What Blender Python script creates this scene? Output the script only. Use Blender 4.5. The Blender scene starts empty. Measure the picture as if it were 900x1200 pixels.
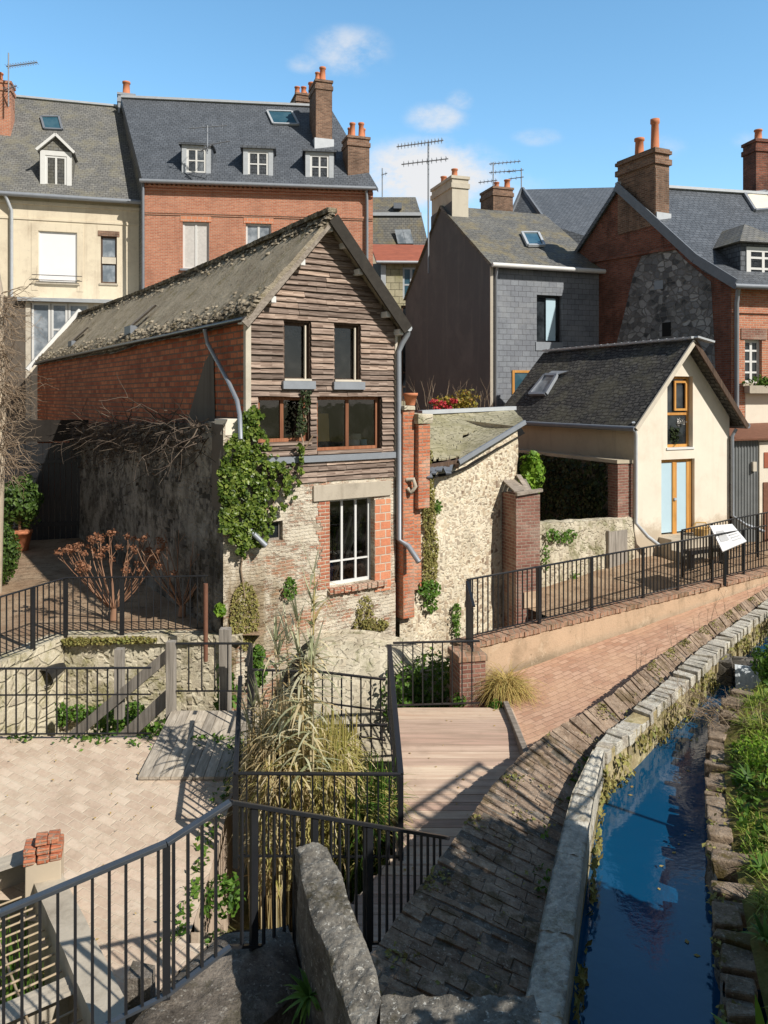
import bpy, math, random
from mathutils import Vector, Matrix, noise
random.seed(7)
R = math.radians
scene = bpy.context.scene
COL = scene.collection
CAMZ, FPX, U0, V0 = 4.9, 900.0, 450.0, 465.0     # eye height above the courtyard, focal length and horizon of the photo

def V(*a): return Vector(a)
def P(u, v, Y):                     # point of the photo at a known distance
    return Vector(((u-U0)/FPX*Y, Y, CAMZ+(V0-v)/FPX*Y))
def W(u, v, z):                     # point of the photo on a known level
    return P(u, v, FPX*(CAMZ-z)/(v-V0))
def hit(u, v, p0, n):               # point of the photo on a plane
    d = Vector(((u-U0)/FPX, 1, (V0-v)/FPX)); o = Vector((0, 0, CAMZ))
    return o + d*((p0-o).dot(n)/d.dot(n))
def lerp(a, b, k): return a+(b-a)*k
def rnd(a, b): return random.uniform(a, b)
def pl(x, pts):                     # piecewise linear
    if x <= pts[0][0]: return pts[0][1]
    for (a, b), (c, d) in zip(pts, pts[1:]):
        if x <= c: return b+(d-b)*(x-a)/(c-a)
    return pts[-1][1]

class Fr:                           # a wall's own frame: s along it, d out of it, z up
    def __init__(s, O, t):
        s.O = Vector((O[0], O[1])); s.t = Vector((t[0], t[1])).normalized(); s.n = Vector((s.t.y, -s.t.x))
    def p(s, a, d, z):
        q = s.O+s.t*a+s.n*d; return Vector((q.x, q.y, z))
    def px(s, u, v=None, d=0):
        O = s.O+s.n*d; a = (u-U0)/FPX
        k = (a*O.y-O.x)/(s.t.x-a*s.t.y); Y = O.y+s.t.y*k
        return k if v is None else (k, CAMZ+(V0-v)/FPX*Y)
    def rect(s, u0, v0, u1, v1, d=0):
        a, b = s.px(u0, v0, d), s.px(u1, v1, d); c, e = s.px(u0, v1, d), s.px(u1, v0, d)
        return a[0], b[0], (b[1]+c[1])/2, (a[1]+e[1])/2

class MB:
    def __init__(s): s.v = []; s.f = []; s.m = []; s.sm = []
    def add(s, vs, fs, m=0, smooth=False):
        o = len(s.v); s.v += [tuple(x) for x in vs]
        for f in fs: s.f.append(tuple(i+o for i in f)); s.m.append(m); s.sm.append(smooth)
        return s
    def poly(s, *pts, m=0): return s.add(pts, [tuple(range(len(pts)))], m)
    def hexa(s, a, m=0):            # 8 corners: bottom 4 ccw, top 4 ccw
        return s.add(a, [(3,2,1,0),(4,5,6,7),(0,1,5,4),(1,2,6,5),(2,3,7,6),(3,0,4,7)], m)
    def box(s, F, s0, s1, d0, d1, z0, z1, m=0):   # d0 = back, d1 = front
        if s0 > s1: s0, s1 = s1, s0
        if d0 > d1: d0, d1 = d1, d0
        if z0 > z1: z0, z1 = z1, z0
        q = F.p
        return s.hexa([q(s0,d1,z0),q(s1,d1,z0),q(s1,d0,z0),q(s0,d0,z0),q(s0,d1,z1),q(s1,d1,z1),q(s1,d0,z1),q(s0,d0,z1)], m)
    def bar(s, p, q, w, h, m=0, up=(0,0,1), roll=0):
        p, q = Vector(p), Vector(q); d = (q-p).normalized(); up = Vector(up)
        if abs(d.dot(up)) > .95: up = Vector((1,0,0)) if abs(d.x) < .9 else Vector((0,1,0))
        a = d.cross(up).normalized(); b = a.cross(d)
        if roll: a, b = a*math.cos(roll)+b*math.sin(roll), b*math.cos(roll)-a*math.sin(roll)
        a *= w/2; b *= h/2
        return s.hexa([p-a-b, p+a-b, q+a-b, q-a-b, p-a+b, p+a+b, q+a+b, q-a+b], m)
    def slab(s, a, b, c, d, th, m=0):   # quad (ccw from above) with thickness below
        a, b, c, d = map(Vector, (a, b, c, d)); n = (b-a).cross(d-a).normalized()*th
        return s.hexa([a-n, b-n, c-n, d-n, a, b, c, d], m)
    def tube(s, pts, r, n=8, m=0, cap=True):
        pts = [Vector(p) for p in pts]; rings = []; k = len(pts)
        rr = r if isinstance(r, (list, tuple)) else [r]*k
        prev = None
        for i, p in enumerate(pts):
            d = (pts[min(i+1,k-1)]-pts[max(i-1,0)]).normalized()
            if prev is None:
                a = d.cross(Vector((0,0,1)));
                if a.length < .05: a = d.cross(Vector((0,1,0)))
            else: a = prev-d*prev.dot(d)
            a.normalize(); prev = a; b = d.cross(a)
            rings.append([p+(a*math.cos(6.28318*j/n)+b*math.sin(6.28318*j/n))*rr[i] for j in range(n)])
        vs = [v for rg in rings for v in rg]; fs = []
        for i in range(k-1):
            for j in range(n): fs.append((i*n+j, i*n+(j+1)%n, (i+1)*n+(j+1)%n, (i+1)*n+j))
        s.add(vs, fs, m, True)
        if cap: s.add(rings[0], [tuple(range(n))[::-1]], m); s.add(rings[-1], [tuple(range(n))], m)
        return s
    def lathe(s, c, prof, n=14, m=0):
        vs = []; fs = []
        for r, z in prof:
            for j in range(n): vs.append((c[0]+r*math.cos(6.28318*j/n), c[1]+r*math.sin(6.28318*j/n), c[2]+z))
        for i in range(len(prof)-1):
            for j in range(n): fs.append((i*n+j, i*n+(j+1)%n, (i+1)*n+(j+1)%n, (i+1)*n+j))
        s.add(vs, fs, m, True)
        s.add(vs[-n:], [tuple(range(n))], m)
        return s
    def grid(s, fn, nu, nv, m=0, smooth=True):   # fn(a,b) a,b in 0..1
        vs = [fn(i/nu, j/nv) for j in range(nv+1) for i in range(nu+1)]
        fs = [(j*(nu+1)+i, j*(nu+1)+i+1, (j+1)*(nu+1)+i+1, (j+1)*(nu+1)+i) for j in range(nv) for i in range(nu)]
        return s.add(vs, fs, m, smooth)
    def wall(s, F, prof, z0, holes=(), d=0, reveal=.15, m=0, mr=None):
        # prof: [(s, ztop)...]; holes: (s0,s1,z0,z1)
        br = sorted(set([p[0] for p in prof]+[h[0] for h in holes]+[h[1] for h in holes]))
        br = [b for b in br if prof[0][0]-1e-6 <= b <= prof[-1][0]+1e-6]
        zt = lambda x: pl(x, prof)
        for a, b in zip(br, br[1:]):
            if b-a < 1e-5: continue
            mid = (a+b)/2; hs = sorted([(h[2], h[3]) for h in holes if h[0] < mid < h[1]]); z = z0
            for lo, hi in hs:
                if lo > z: s.poly(F.p(a,d,z), F.p(b,d,z), F.p(b,d,lo), F.p(a,d,lo), m=m)
                z = hi
            s.poly(F.p(a,d,z), F.p(b,d,z), F.p(b,d,zt(b)), F.p(a,d,zt(a)), m=m)
        mr = m if mr is None else mr
        for a, b, lo, hi in holes:
            e = d-reveal
            s.poly(F.p(a,d,lo), F.p(a,e,lo), F.p(a,e,hi), F.p(a,d,hi), m=mr)
            s.poly(F.p(b,e,lo), F.p(b,d,lo), F.p(b,d,hi), F.p(b,e,hi), m=mr)
            s.poly(F.p(a,d,lo), F.p(b,d,lo), F.p(b,e,lo), F.p(a,e,lo), m=mr)
            s.poly(F.p(a,e,hi), F.p(b,e,hi), F.p(b,d,hi), F.p(a,d,hi), m=mr)
        return s
    def build(s, name, mats, parent=None, bevel=0, jitter=0):
        me = bpy.data.meshes.new(name)
        me.from_pydata(s.v, [], s.f); 
        if not isinstance(mats, (list, tuple)): mats = [mats]
        for m in mats: me.materials.append(m)
        me.polygons.foreach_set('material_index', s.m)
        me.polygons.foreach_set('use_smooth', s.sm)
        uv = me.uv_layers.new(name='UVMap').data
        Z = Vector((0,0,1))
        vv = me.vertices
        for p in me.polygons:
            n = p.normal
            if abs(n.z) > .985: t = Vector((1,0,0))
            else:
                t = Z.cross(n)
                if t.length < 1e-6: t = Vector((1,0,0))
                t.normalize()
            b = n.cross(t)
            for li, vi in zip(p.loop_indices, p.vertices):
                c = vv[vi].co; uv[li].uv = (c.dot(t), c.dot(b))
        me.update()
        o = bpy.data.objects.new(name, me); COL.objects.link(o)
        if parent: attach(o, parent)
        if bevel:
            md = o.modifiers.new('bevel', 'BEVEL'); md.width = bevel; md.segments = 2; md.limit_method = 'ANGLE'
        return o

def attach(o, parent):
    o.parent = parent
    par = Vector((0,0,0)); q = parent
    while q: par += q.location; q = q.parent
    if o.type == 'EMPTY': o.location = o.location-par
    else:
        if par.length > 1e-6:
            for v in o.data.vertices: v.co -= par
def tag(o, label, cat, group=None, kind=None):
    if label: o['label'] = label
    if cat: o['category'] = cat
    if group: o['group'] = group
    if kind: o['kind'] = kind
    return o
def thing(name, label, cat, loc=(0,0,0), group=None):
    o = bpy.data.objects.new(name, None); COL.objects.link(o); o.empty_display_size = .3
    o.location = loc
    return tag(o, label, cat, group)
def struct(o): o['kind'] = 'structure'; return o
def rough(mb, amp, sc, seed=0):      # weather a mesh: move its vertices by smooth noise
    for i, c in enumerate(mb.v):
        q = noise.noise_vector(Vector(c)*sc+Vector((seed,seed*2,0)))
        mb.v[i] = (c[0]+q.x*amp, c[1]+q.y*amp, c[2]+q.z*amp)
    return mb

# ---------------------------------------------------------------- materials
class NG:
    def __init__(s, name):
        s.mat = bpy.data.materials.new(name); s.mat.use_nodes = True; s.nt = s.mat.node_tree
        s.b = s.nt.nodes['Principled BSDF']; s.out = s.nt.nodes['Material Output']
    def n(s, t, attrs=None, **inp):
        nd = s.nt.nodes.new(t)
        for k, v in (attrs or {}).items(): setattr(nd, k, v)
        for k, v in inp.items():
            sk = nd.inputs[int(k[1:])] if k[0] == 'i' and k[1:].isdigit() else nd.inputs[k.replace('_', ' ')]
            s.put(sk, v)
        return nd
    def put(s, sk, v):
        if hasattr(v, 'is_output'): s.nt.links.new(v, sk)
        elif isinstance(v, (tuple, list)) and len(v) == 3 and sk.type == 'RGBA': sk.default_value = (*v, 1)
        else: sk.default_value = v
    def mix(s, f, a, b, mode='MIX'):
        return s.n('ShaderNodeMix', dict(data_type='RGBA', blend_type=mode, clamp_factor=True), i0=f, i6=a, i7=b).outputs[2]
    def math(s, op, a, b=0.0, c=None):
        kw = dict(i0=a, i1=b)
        if c is not None: kw['i2'] = c
        return s.n('ShaderNodeMath', dict(operation=op), **kw).outputs[0]
    def ramp(s, f, a, b):          # smooth step from a to b
        return s.n('ShaderNodeMapRange', dict(interpolation_type='SMOOTHSTEP'), Value=f, From_Min=a, From_Max=b).outputs[0]
    def cr(s, f, stops):
        nd = s.nt.nodes.new('ShaderNodeValToRGB'); e = nd.color_ramp.elements
        while len(e) < len(stops): e.new(.5)
        for el, (p, c) in zip(e, stops): el.position = p; el.color = (*c, 1)
        s.put(nd.inputs[0], f); return nd.outputs[0]
    def uv(s): return s.n('ShaderNodeTexCoord').outputs['UV']
    def pos(s): return s.n('ShaderNodeNewGeometry').outputs['Position']
    def isl(s): return s.n('ShaderNodeNewGeometry').outputs['Random Per Island']
    def noise(s, vec, sc, det=4, ro=.6, dist=0):
        return s.n('ShaderNodeTexNoise', None, Vector=vec, Scale=sc, Detail=det, Roughness=ro, Distortion=dist).outputs[0]
    def stretch(s, vec, x, y, z): return s.n('ShaderNodeMapping', None, Vector=vec, Scale=(x,y,z)).outputs[0]
    def warp(s, vec, sc, amt):
        c = s.n('ShaderNodeTexNoise', None, Vector=vec, Scale=sc, Detail=2.0).outputs['Color']
        c = s.n('ShaderNodeVectorMath', dict(operation='SUBTRACT'), i0=c, i1=(.5,.5,.5)).outputs[0]
        c = s.n('ShaderNodeVectorMath', dict(operation='SCALE'), i0=c, Scale=amt).outputs[0]
        return s.n('ShaderNodeVectorMath', dict(operation='ADD'), i0=vec, i1=c).outputs[0]
    def fin(s, col, rough=.85, bump=None, bs=.4, bd=.02, spec=.3, metal=0):
        s.put(s.b.inputs['Base Color'], col); s.put(s.b.inputs['Roughness'], rough)
        s.b.inputs['Specular IOR Level'].default_value = spec; s.b.inputs['Metallic'].default_value = metal
        if bump is not None:
            bn = s.n('ShaderNodeBump', None, Strength=bs, Distance=bd, Height=bump)
            s.nt.links.new(bn.outputs[0], s.b.inputs['Normal'])
        return s.mat

def mul(c, k): return tuple(x*k for x in c)
def plain(name, c, rough=.6, var=.25, sc=6, metal=0, spec=.4, bs=.15):
    g = NG(name); p = g.pos(); n = g.noise(p, sc, 5)
    col = g.mix(n, mul(c, 1-var), mul(c, 1+var))
    return g.fin(col, rough, g.noise(p, sc*6, 3), bs, .01, spec, metal)
def brickm(name, c1, c2, mortar, bw=.22, bh=.072, ms=.011, dirt=(.05,.04,.035), da=.45, bs=.6, wob=.012, pale=None, moss=None):
    g = NG(name); p = g.pos(); u = g.warp(g.uv(), 5, wob)
    br = g.n('ShaderNodeTexBrick', dict(offset=.5), Vector=u, Color1=c1, Color2=c2, Mortar=mortar, Scale=1.0, Mortar_Size=ms, Mortar_Smooth=.3, Bias=0.0, Brick_Width=bw, Row_Height=bh)
    col = br.outputs[0]
    col = g.mix(g.math('MULTIPLY', g.ramp(g.noise(p, .7, 6, .65), .42, .72), da), col, dirt)
    col = g.mix(g.math('MULTIPLY', g.ramp(g.noise(g.stretch(p, 2.5, 2.5, .35), 1, 5), .5, .75), da*.8), col, mul(dirt, .8))
    fn = g.noise(p, 18, 4, .7)
    col = g.mix(.55, col, g.cr(fn, [(.2,(.35,.35,.35)),(.8,(.75,.75,.75))]), 'OVERLAY')
    if pale: col = g.mix(g.math('MULTIPLY', g.ramp(g.noise(p, 1.3, 7, .7), .5, .62), pale[3]), col, pale[:3])
    if moss: col = g.mix(g.math('MULTIPLY', g.ramp(g.noise(p, 2.2, 8, .7), .5, .66), moss[3]), col, moss[:3])
    h = g.math('ADD', g.math('MULTIPLY', br.outputs[1], -1.0), g.math('MULTIPLY', fn, .9))
    return g.fin(col, .9, h, bs, .02, .2)
def rubblem(name, cols, mortar, sc=4.5, mw=.06, bs=.8, da=.3, dirt=(.06,.05,.04), moss=None, sx=.7, pale=None):
    g = NG(name); p = g.pos(); u = g.warp(g.stretch(g.uv(), sx, 1, 1), 4, .12)
    v = g.n('ShaderNodeTexVoronoi', None, Vector=u, Scale=sc); e = g.n('ShaderNodeTexVoronoi', dict(feature='DISTANCE_TO_EDGE'), Vector=u, Scale=sc)
    r = g.n('ShaderNodeSeparateColor', None, Color=v.outputs['Color']).outputs[0]
    k = len(cols)-1
    col = g.cr(r, [(i/k*.8+.1, c) for i, c in enumerate(cols)])
    ed = g.ramp(e.outputs[0], mw*.3, mw*1.6)
    mm = g.mix(g.noise(p, 9, 4), mul(mortar, .7), mul(mortar, 1.15))
    col = g.mix(ed, mm, col)
    fn = g.noise(p, 22, 5, .7)
    col = g.mix(.6, col, g.cr(fn, [(.2,(.3,.3,.3)),(.8,(.75,.75,.75))]), 'OVERLAY')
    if pale: col = g.mix(g.math('MULTIPLY', g.ramp(g.noise(p, .9, 8, .72), .47, .58), pale[3]), col, pale[:3])
    col = g.mix(g.math('MULTIPLY', g.ramp(g.noise(g.stretch(p, 2, 2, .5), .8, 6), .48, .72), da), col, dirt)
    if moss: col = g.mix(g.math('MULTIPLY', g.ramp(g.noise(p, 2.5, 8, .72), .5, .64), moss[3]), col, moss[:3])
    h = g.math('ADD', g.math('MULTIPLY', ed, .8), g.math('MULTIPLY', fn, .7))
    return g.fin(col, .92, h, bs, .03, .2)
def plasterm(name, c, dirt, da=.35, sc=.6, streak=.4, bs=.15, crack=0, splash=None, bare=None):
    g = NG(name); p = g.pos()
    col = g.mix(g.noise(p, 2.2, 6, .65), mul(c, .88), mul(c, 1.08))
    col = g.mix(g.math('MULTIPLY', g.ramp(g.noise(p, sc, 8, .7), .45, .72), da), col, dirt)
    col = g.mix(g.math('MULTIPLY', g.ramp(g.noise(g.stretch(p, 3, 3, .25), 1, 6, .65), .5, .75), streak), col, dirt)
    if splash:       # damp, stained foot: (low z, high z, strength)
        z = g.n('ShaderNodeSeparateXYZ', None, Vector=p).outputs[2]
        k = g.math('ADD', g.ramp(z, splash[1], splash[0]), g.math('MULTIPLY', g.math('SUBTRACT', g.noise(p, 3.5, 8, .75), .5), 1.6))
        col = g.mix(g.math('MULTIPLY', g.ramp(k, .25, .9), splash[2]), col, dirt)
    if bare: col = g.mix(g.math('MULTIPLY', g.ramp(g.noise(p, 1.7, 9, .75), .56, .64), bare[3]), col, bare[:3])
    if crack: col = g.mix(g.math('MULTIPLY', g.ramp(g.noise(p, 9, 6, .8), .6, .68), crack), col, mul(dirt, .6))
    return g.fin(col, .9, g.noise(p, 30, 5, .7), bs, .01, .2)
def slatem(name, c1, c2, w=.2, h=.14, lichen=None, la=.5, rough=.6, bs=.5, gap=.012):
    g = NG(name); p = g.pos(); u = g.warp(g.uv(), 3, .01)
    br = g.n('ShaderNodeTexBrick', dict(offset=.5), Vector=u, Color1=c1, Color2=c2, Mortar=mul(c1, .35), Scale=1.0, Mortar_Size=gap, Mortar_Smooth=.2, Bias=0.0, Brick_Width=w, Row_Height=h)
    col = g.mix(.45, br.outputs[0], g.cr(g.noise(p, 1.2, 7, .7), [(.25,(.25,.25,.25)),(.75,(.75,.75,.75))]), 'OVERLAY')
    fn = g.noise(p, 14, 5, .7)
    col = g.mix(.4, col, g.cr(fn, [(.25,(.3,.3,.3)),(.75,(.7,.7,.7))]), 'OVERLAY')
    if lichen: col = g.mix(g.math('MULTIPLY', g.ramp(g.noise(p, 1.0, 9, .75), .46, .64), la), col, lichen)
    # each course leans out a little: a saw-tooth height up the slope
    y = g.n('ShaderNodeSeparateXYZ', None, Vector=u).outputs[1]
    saw = g.math('FRACT', g.math('DIVIDE', y, h))
    hh = g.math('ADD', g.math('ADD', g.math('MULTIPLY', saw, -.8), g.math('MULTIPLY', br.outputs[1], -.6)), g.math('MULTIPLY', fn, .4))
    return g.fin(col, rough, hh, bs, .02, .35)
def woodm(name, c, c2, axis='x', sc=1.0, rough=.8, isl=.6, bs=.3):
    g = NG(name); u = g.uv() if axis in 'uv' else g.pos()
    st = {'x': (1.2,25,25), 'y': (25,1.2,25), 'z': (25,25,1.2), 'u': (1.3,26,1), 'v': (26,1.3,1)}[axis]
    r = g.isl()
    sh = g.n('ShaderNodeVectorMath', dict(operation='ADD'), i0=u, i1=g.n('ShaderNodeCombineXYZ', None, X=g.math('MULTIPLY', r, 17.0), Y=g.math('MULTIPLY', r, 9.0)).outputs[0]).outputs[0]
    n = g.noise(g.stretch(sh, *[k*sc for k in st]), 1, 6, .65, .4)
    col = g.mix(g.ramp(n, .3, .72), c, c2)
    col = g.mix(isl, col, g.cr(r, [(0,(.22,.22,.22)),(.5,(.5,.5,.5)),(1,(.78,.76,.72))]), 'OVERLAY')
    col = g.mix(g.math('MULTIPLY', g.ramp(g.noise(g.pos(), 2.0, 6), .5, .75), .35), col, mul(c, .5))
    return g.fin(col, rough, n, bs, .01, .25)
def leafm(name, cols, rough=.5, tr=.25):
    g = NG(name); r = g.isl(); k = len(cols)-1
    col = g.cr(r, [(i/k, c) for i, c in enumerate(cols)])
    col = g.mix(.35, col, g.cr(g.noise(g.pos(), 1.8, 3), [(.3,(.3,.3,.3)),(.7,(.7,.7,.7))]), 'OVERLAY')
    g.put(g.b.inputs['Base Color'], col); g.b.inputs['Roughness'].default_value = rough; g.b.inputs['Specular IOR Level'].default_value = .35
    t = g.n('ShaderNodeBsdfTranslucent', None, Color=col)
    mx = g.n('ShaderNodeMixShader', None, i0=tr, i1=g.b.outputs[0], i2=t.outputs[0])
    g.nt.links.new(mx.outputs[0], g.out.inputs[0]); return g.mat
def glassm(name, c=(.012,.015,.018), c2=(.05,.06,.07), rough=.04):  # lighter patches in the base colour stand in for reflections
    g = NG(name); p = g.pos(); n = g.noise(p, 1.7, 3)
    g.fin(g.mix(g.ramp(n, .35, .7), c, c2), rough, g.noise(p, 2.5, 1), .03, .02, .6); return g.mat
def clearglass(name):               # a pane one can look through
    g = NG(name); t = g.n('ShaderNodeBsdfTransparent', None, Color=(.75,.78,.78)); gl = g.n('ShaderNodeBsdfGlossy', None, Roughness=.02)
    f = g.math('ADD', g.n('ShaderNodeFresnel', None, IOR=1.55).outputs[0], .07)
    p = g.pos(); bn = g.n('ShaderNodeBump', None, Strength=.06, Distance=.02, Height=g.noise(p, 3.0, 2)); g.nt.links.new(bn.outputs[0], gl.inputs['Normal'])
    mx = g.n('ShaderNodeMixShader', None, i0=f, i1=t.outputs[0], i2=gl.outputs[0])
    df = g.n('ShaderNodeBsdfDiffuse', None, Color=(.45,.43,.4)); dust = g.math('MULTIPLY', g.ramp(g.noise(p, 2.3, 7, .7), .42, .75), .05)
    m2 = g.n('ShaderNodeMixShader', None, i0=dust, i1=mx.outputs[0], i2=df.outputs[0]); g.nt.links.new(m2.outputs[0], g.out.inputs[0]); return g.mat
M = {}
M['red_brick'] = brickm('red brick', (.46,.16,.09), (.60,.25,.15), (.50,.40,.31), dirt=(.26,.12,.08), da=.35)
M['barn_brick'] = brickm('weathered orange brick', (.34,.085,.04), (.60,.21,.10), (.20,.14,.10), bw=.33, bh=.125, ms=.018, dirt=(.14,.055,.035), da=.5, bs=.8, wob=.02)
M['dark_brick'] = brickm('sooty brick', (.20,.065,.042), (.34,.125,.08), (.22,.17,.14), dirt=(.05,.035,.03), da=.75, bs=.9, wob=.02)
M['chimney_brick'] = brickm('brown chimney brick', (.17,.095,.065), (.34,.2,.135), (.34,.27,.21), dirt=(.06,.045,.035), da=.6, bs=.9)
M['jamb_brick'] = brickm('hollow orange brick', (.62,.22,.12), (.70,.30,.17), (.6,.5,.4), bw=.26, bh=.17, ms=.014, dirt=(.4,.2,.12), da=.3)
M['old_brick'] = brickm('old crumbling brick', (.42,.14,.085), (.56,.22,.13), (.58,.48,.37), dirt=(.25,.15,.1), da=.4, pale=(.62,.54,.42,.5), bs=.9, wob=.03)
M['buttress_brick'] = brickm('dull purple brick', (.22,.10,.075), (.34,.17,.13), (.36,.28,.22), dirt=(.1,.06,.05), da=.4, pale=(.5,.42,.34,.35), bs=.8)
M['kerb_brick'] = brickm('kerb brick on edge', (.36,.2,.13), (.46,.29,.2), (.34,.27,.2), bw=.11, bh=.3, ms=.012, dirt=(.12,.1,.07), da=.5, moss=(.09,.08,.03,.5))
M['orange_render'] = plasterm('orange render', (.58,.42,.285), (.27,.2,.13), .7, 1.6, .65, .9, .6, (-.1,.5,.7), (.66,.52,.37,.6))
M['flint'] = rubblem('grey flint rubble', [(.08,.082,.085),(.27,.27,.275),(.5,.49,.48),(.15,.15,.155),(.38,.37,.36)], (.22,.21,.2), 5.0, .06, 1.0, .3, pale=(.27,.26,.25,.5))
M['shed_stone'] = rubblem('pale limestone rubble', [(.62,.53,.38),(.80,.71,.54),(.22,.155,.11),(.66,.54,.38),(.40,.30,.21)], (.80,.71,.54), 6.5, .10, .55, .35, dirt=(.34,.26,.17), pale=(.84,.76,.6,.3))
M['garden_stone'] = rubblem('mossy rubble', [(.55,.48,.36),(.66,.59,.45),(.38,.33,.25),(.6,.55,.42)], (.58,.52,.4), 4.6, .07, .8, .4, dirt=(.24,.2,.13), moss=(.14,.15,.04,.6), pale=(.66,.6,.47,.6))
M['moat_stone'] = rubblem('yellowed retaining rubble', [(.56,.49,.36),(.68,.61,.46),(.42,.36,.27),(.64,.57,.42)], (.6,.53,.39), 4.0, .07, .9, .4, dirt=(.25,.2,.12), moss=(.22,.2,.06,.65), pale=(.66,.6,.46,.6))
M['pier_brick'] = brickm('eroded orange brick', (.50,.15,.075), (.66,.27,.15), (.42,.3,.22), dirt=(.24,.1,.06), da=.5, bs=1.0, wob=.035, pale=(.66,.55,.43,.35))
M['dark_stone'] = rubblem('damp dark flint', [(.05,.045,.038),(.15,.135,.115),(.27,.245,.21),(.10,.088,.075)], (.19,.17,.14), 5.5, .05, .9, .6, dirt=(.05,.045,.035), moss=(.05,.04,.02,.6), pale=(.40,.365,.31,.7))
M['cream_render'] = plasterm('cream render', (.84,.765,.64), (.46,.37,.26), .25, .8, .32, .12, .12, (.9,2.0,.75))
M['beige_render'] = plasterm('shaded beige render', (.56,.49,.37), (.30,.25,.18), .4, .8, .5, .12)  # darker copy of the cream render, shade put into its colour
M['yellow_render'] = plasterm('yellow ochre render', (.78,.685,.52), (.46,.37,.27), .45, .9, .6, .12, .5)
M['black_render'] = plasterm('charcoal render', (.135,.142,.15), (.22,.22,.222), .6, .5, .5, .12)
M['black_wall'] = plasterm('near black wall', (.035,.03,.026), (.015,.013,.011), .6, 1.0, .5, .4)  # near black base with darker mottling
M['concrete'] = plasterm('old concrete', (.52,.46,.37), (.20,.165,.12), .5, 1.5, .5, .5)
M['pale_concrete'] = plasterm('pale concrete post', (.62,.57,.47), (.36,.3,.23), .4, 1.5, .4, .3)
M['dirt_concrete'] = plasterm('blotched dark cement', (.16,.135,.11), (.06,.048,.038), .6, 1.2, .6, .5)
M['slate_new'] = slatem('blue slate', (.095,.106,.122), (.13,.144,.165), .22, .16, None, 0, .5)
M['slate_old'] = slatem('worn grey slate', (.15,.15,.145), (.21,.207,.195), .22, .15, (.25,.23,.16), .55, .7)
M['slate_ochre'] = slatem('lichen slate', (.135,.135,.13), (.19,.185,.165), .24, .17, (.26,.21,.10), .6, .7)
M['slate_wall'] = slatem('slate hanging', (.19,.205,.235), (.235,.255,.285), .32, .2, (.3,.31,.32), .4, .55, .3, .008)
M['tile_dark'] = slatem('dark flat tile', (.05,.048,.046), (.115,.11,.10), .2, .13, (.16,.15,.10), .45, .85, 1.2, .018)
M['shed_tile'] = slatem('lichened diamond sheet', (.36,.33,.22), (.46,.42,.29), .42, .34, (.24,.22,.10), .6, .85, .7, .014)
M['zinc'] = plain('weathered zinc', (.30,.325,.36), .5, .2, 5, .3, .5)
M['zinc_pale'] = plain('pale zinc flashing', (.5,.53,.56), .55, .2, 5, .2, .5)
M['lead'] = plain('lead sheet', (.2,.22,.25), .55, .25, 5, .2)
M['roof_edge'] = plain('tarred roof edge', (.045,.04,.034), .85, .5, 7, 0, .2, .8)
M['white_paint'] = plain('white paint', (.74,.74,.72), .5, .08, 3)
M['cream_paint'] = plain('old cream paint', (.62,.56,.46), .6, .2, 5)
M['dark_wood'] = woodm('dark stained frame', (.06,.04,.03), (.13,.085,.06), 'z')
M['red_wood'] = woodm('red brown frame', (.22,.085,.045), (.36,.16,.085), 'z')
M['orange_wood'] = woodm('varnished orange timber', (.55,.25,.06), (.68,.36,.11), 'z', 1, .5, .2)
M['clad'] = woodm('silvered oak boards', (.115,.075,.057), (.44,.345,.285), 'u', 1, .9, .8, .9)
M['grey_board'] = woodm('grey weathered timber', (.2,.18,.155), (.42,.38,.33), 'z', 1, .9, .3, .4)
M['beam'] = woodm('old silver beam', (.2,.17,.14), (.38,.33,.28), 'x', 1, .9, .4, .4)
M['board_yellow'] = plain('plywood board', (.62,.40,.15), .7, .15, 3)
M['deck'] = woodm('sun bleached deck plank', (.48,.345,.26), (.66,.50,.39), 'x', .8, .85, .45, .3)
M['platform_wood'] = woodm('grey platform plank', (.30,.26,.21), (.54,.48,.4), 'y', .8, .9, .5, .4)
M['black_metal'] = plain('black painted steel', (.018,.019,.022), .38, .3, 8, 0, .5, .08)
M['grey_metal'] = plain('worn handrail steel', (.075,.085,.10), .33, .35, 6, .3, .5, .08)
M['rust'] = plain('rusty steel', (.2,.09,.055), .8, .4, 9)
M['rust_bar'] = plain('corroded pale bar', (.42,.33,.22), .8, .35, 9)
M['rust_roof'] = plain('rusted sheet', (.36,.11,.06), .75, .45, 2.2)
M['terracotta'] = plain('terracotta', (.58,.22,.11), .8, .25, 6)
M['glass'] = glassm('dark glass')
M['glass_sky'] = glassm('pale glass with painted reflection', (.16,.19,.22), (.42,.46,.5), .1)  # pale base colour paints in the reflected sky
M['glass_blue'] = glassm('sky blue glass', (.03,.09,.13), (.06,.13,.17), .05)
M['clear'] = clearglass('thin window glass')
M['curtain'] = plain('lace curtain', (.62,.6,.57), .9, .25, 9)
M['shutter'] = plain('white roller shutter', (.85,.84,.84), .6, .04, 3)
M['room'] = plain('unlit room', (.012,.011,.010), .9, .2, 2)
M['blue_panel'] = plain('pale blue panel', (.50,.67,.76), .5, .06, 3)
M['blue_paint'] = plain('blue plastic', (.02,.10,.35), .5, .2, 3)
M['iron_sheet'] = plain('grey corrugated iron', (.2,.21,.21), .7, .3, 3)
M['white_sign'] = plain('white sign face', (.86,.86,.86), .4, .03, 3)
M['grey_print'] = plain('grey print', (.5,.5,.5), .6, .1, 3)
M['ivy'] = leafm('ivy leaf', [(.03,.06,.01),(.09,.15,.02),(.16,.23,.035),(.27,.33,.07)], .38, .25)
M['ivy_dark'] = leafm('shaded ivy leaf', [(.012,.022,.006),(.03,.05,.012),(.05,.07,.02)], .6, .15)  # ivy leaf colours darkened, shade put into them
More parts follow.
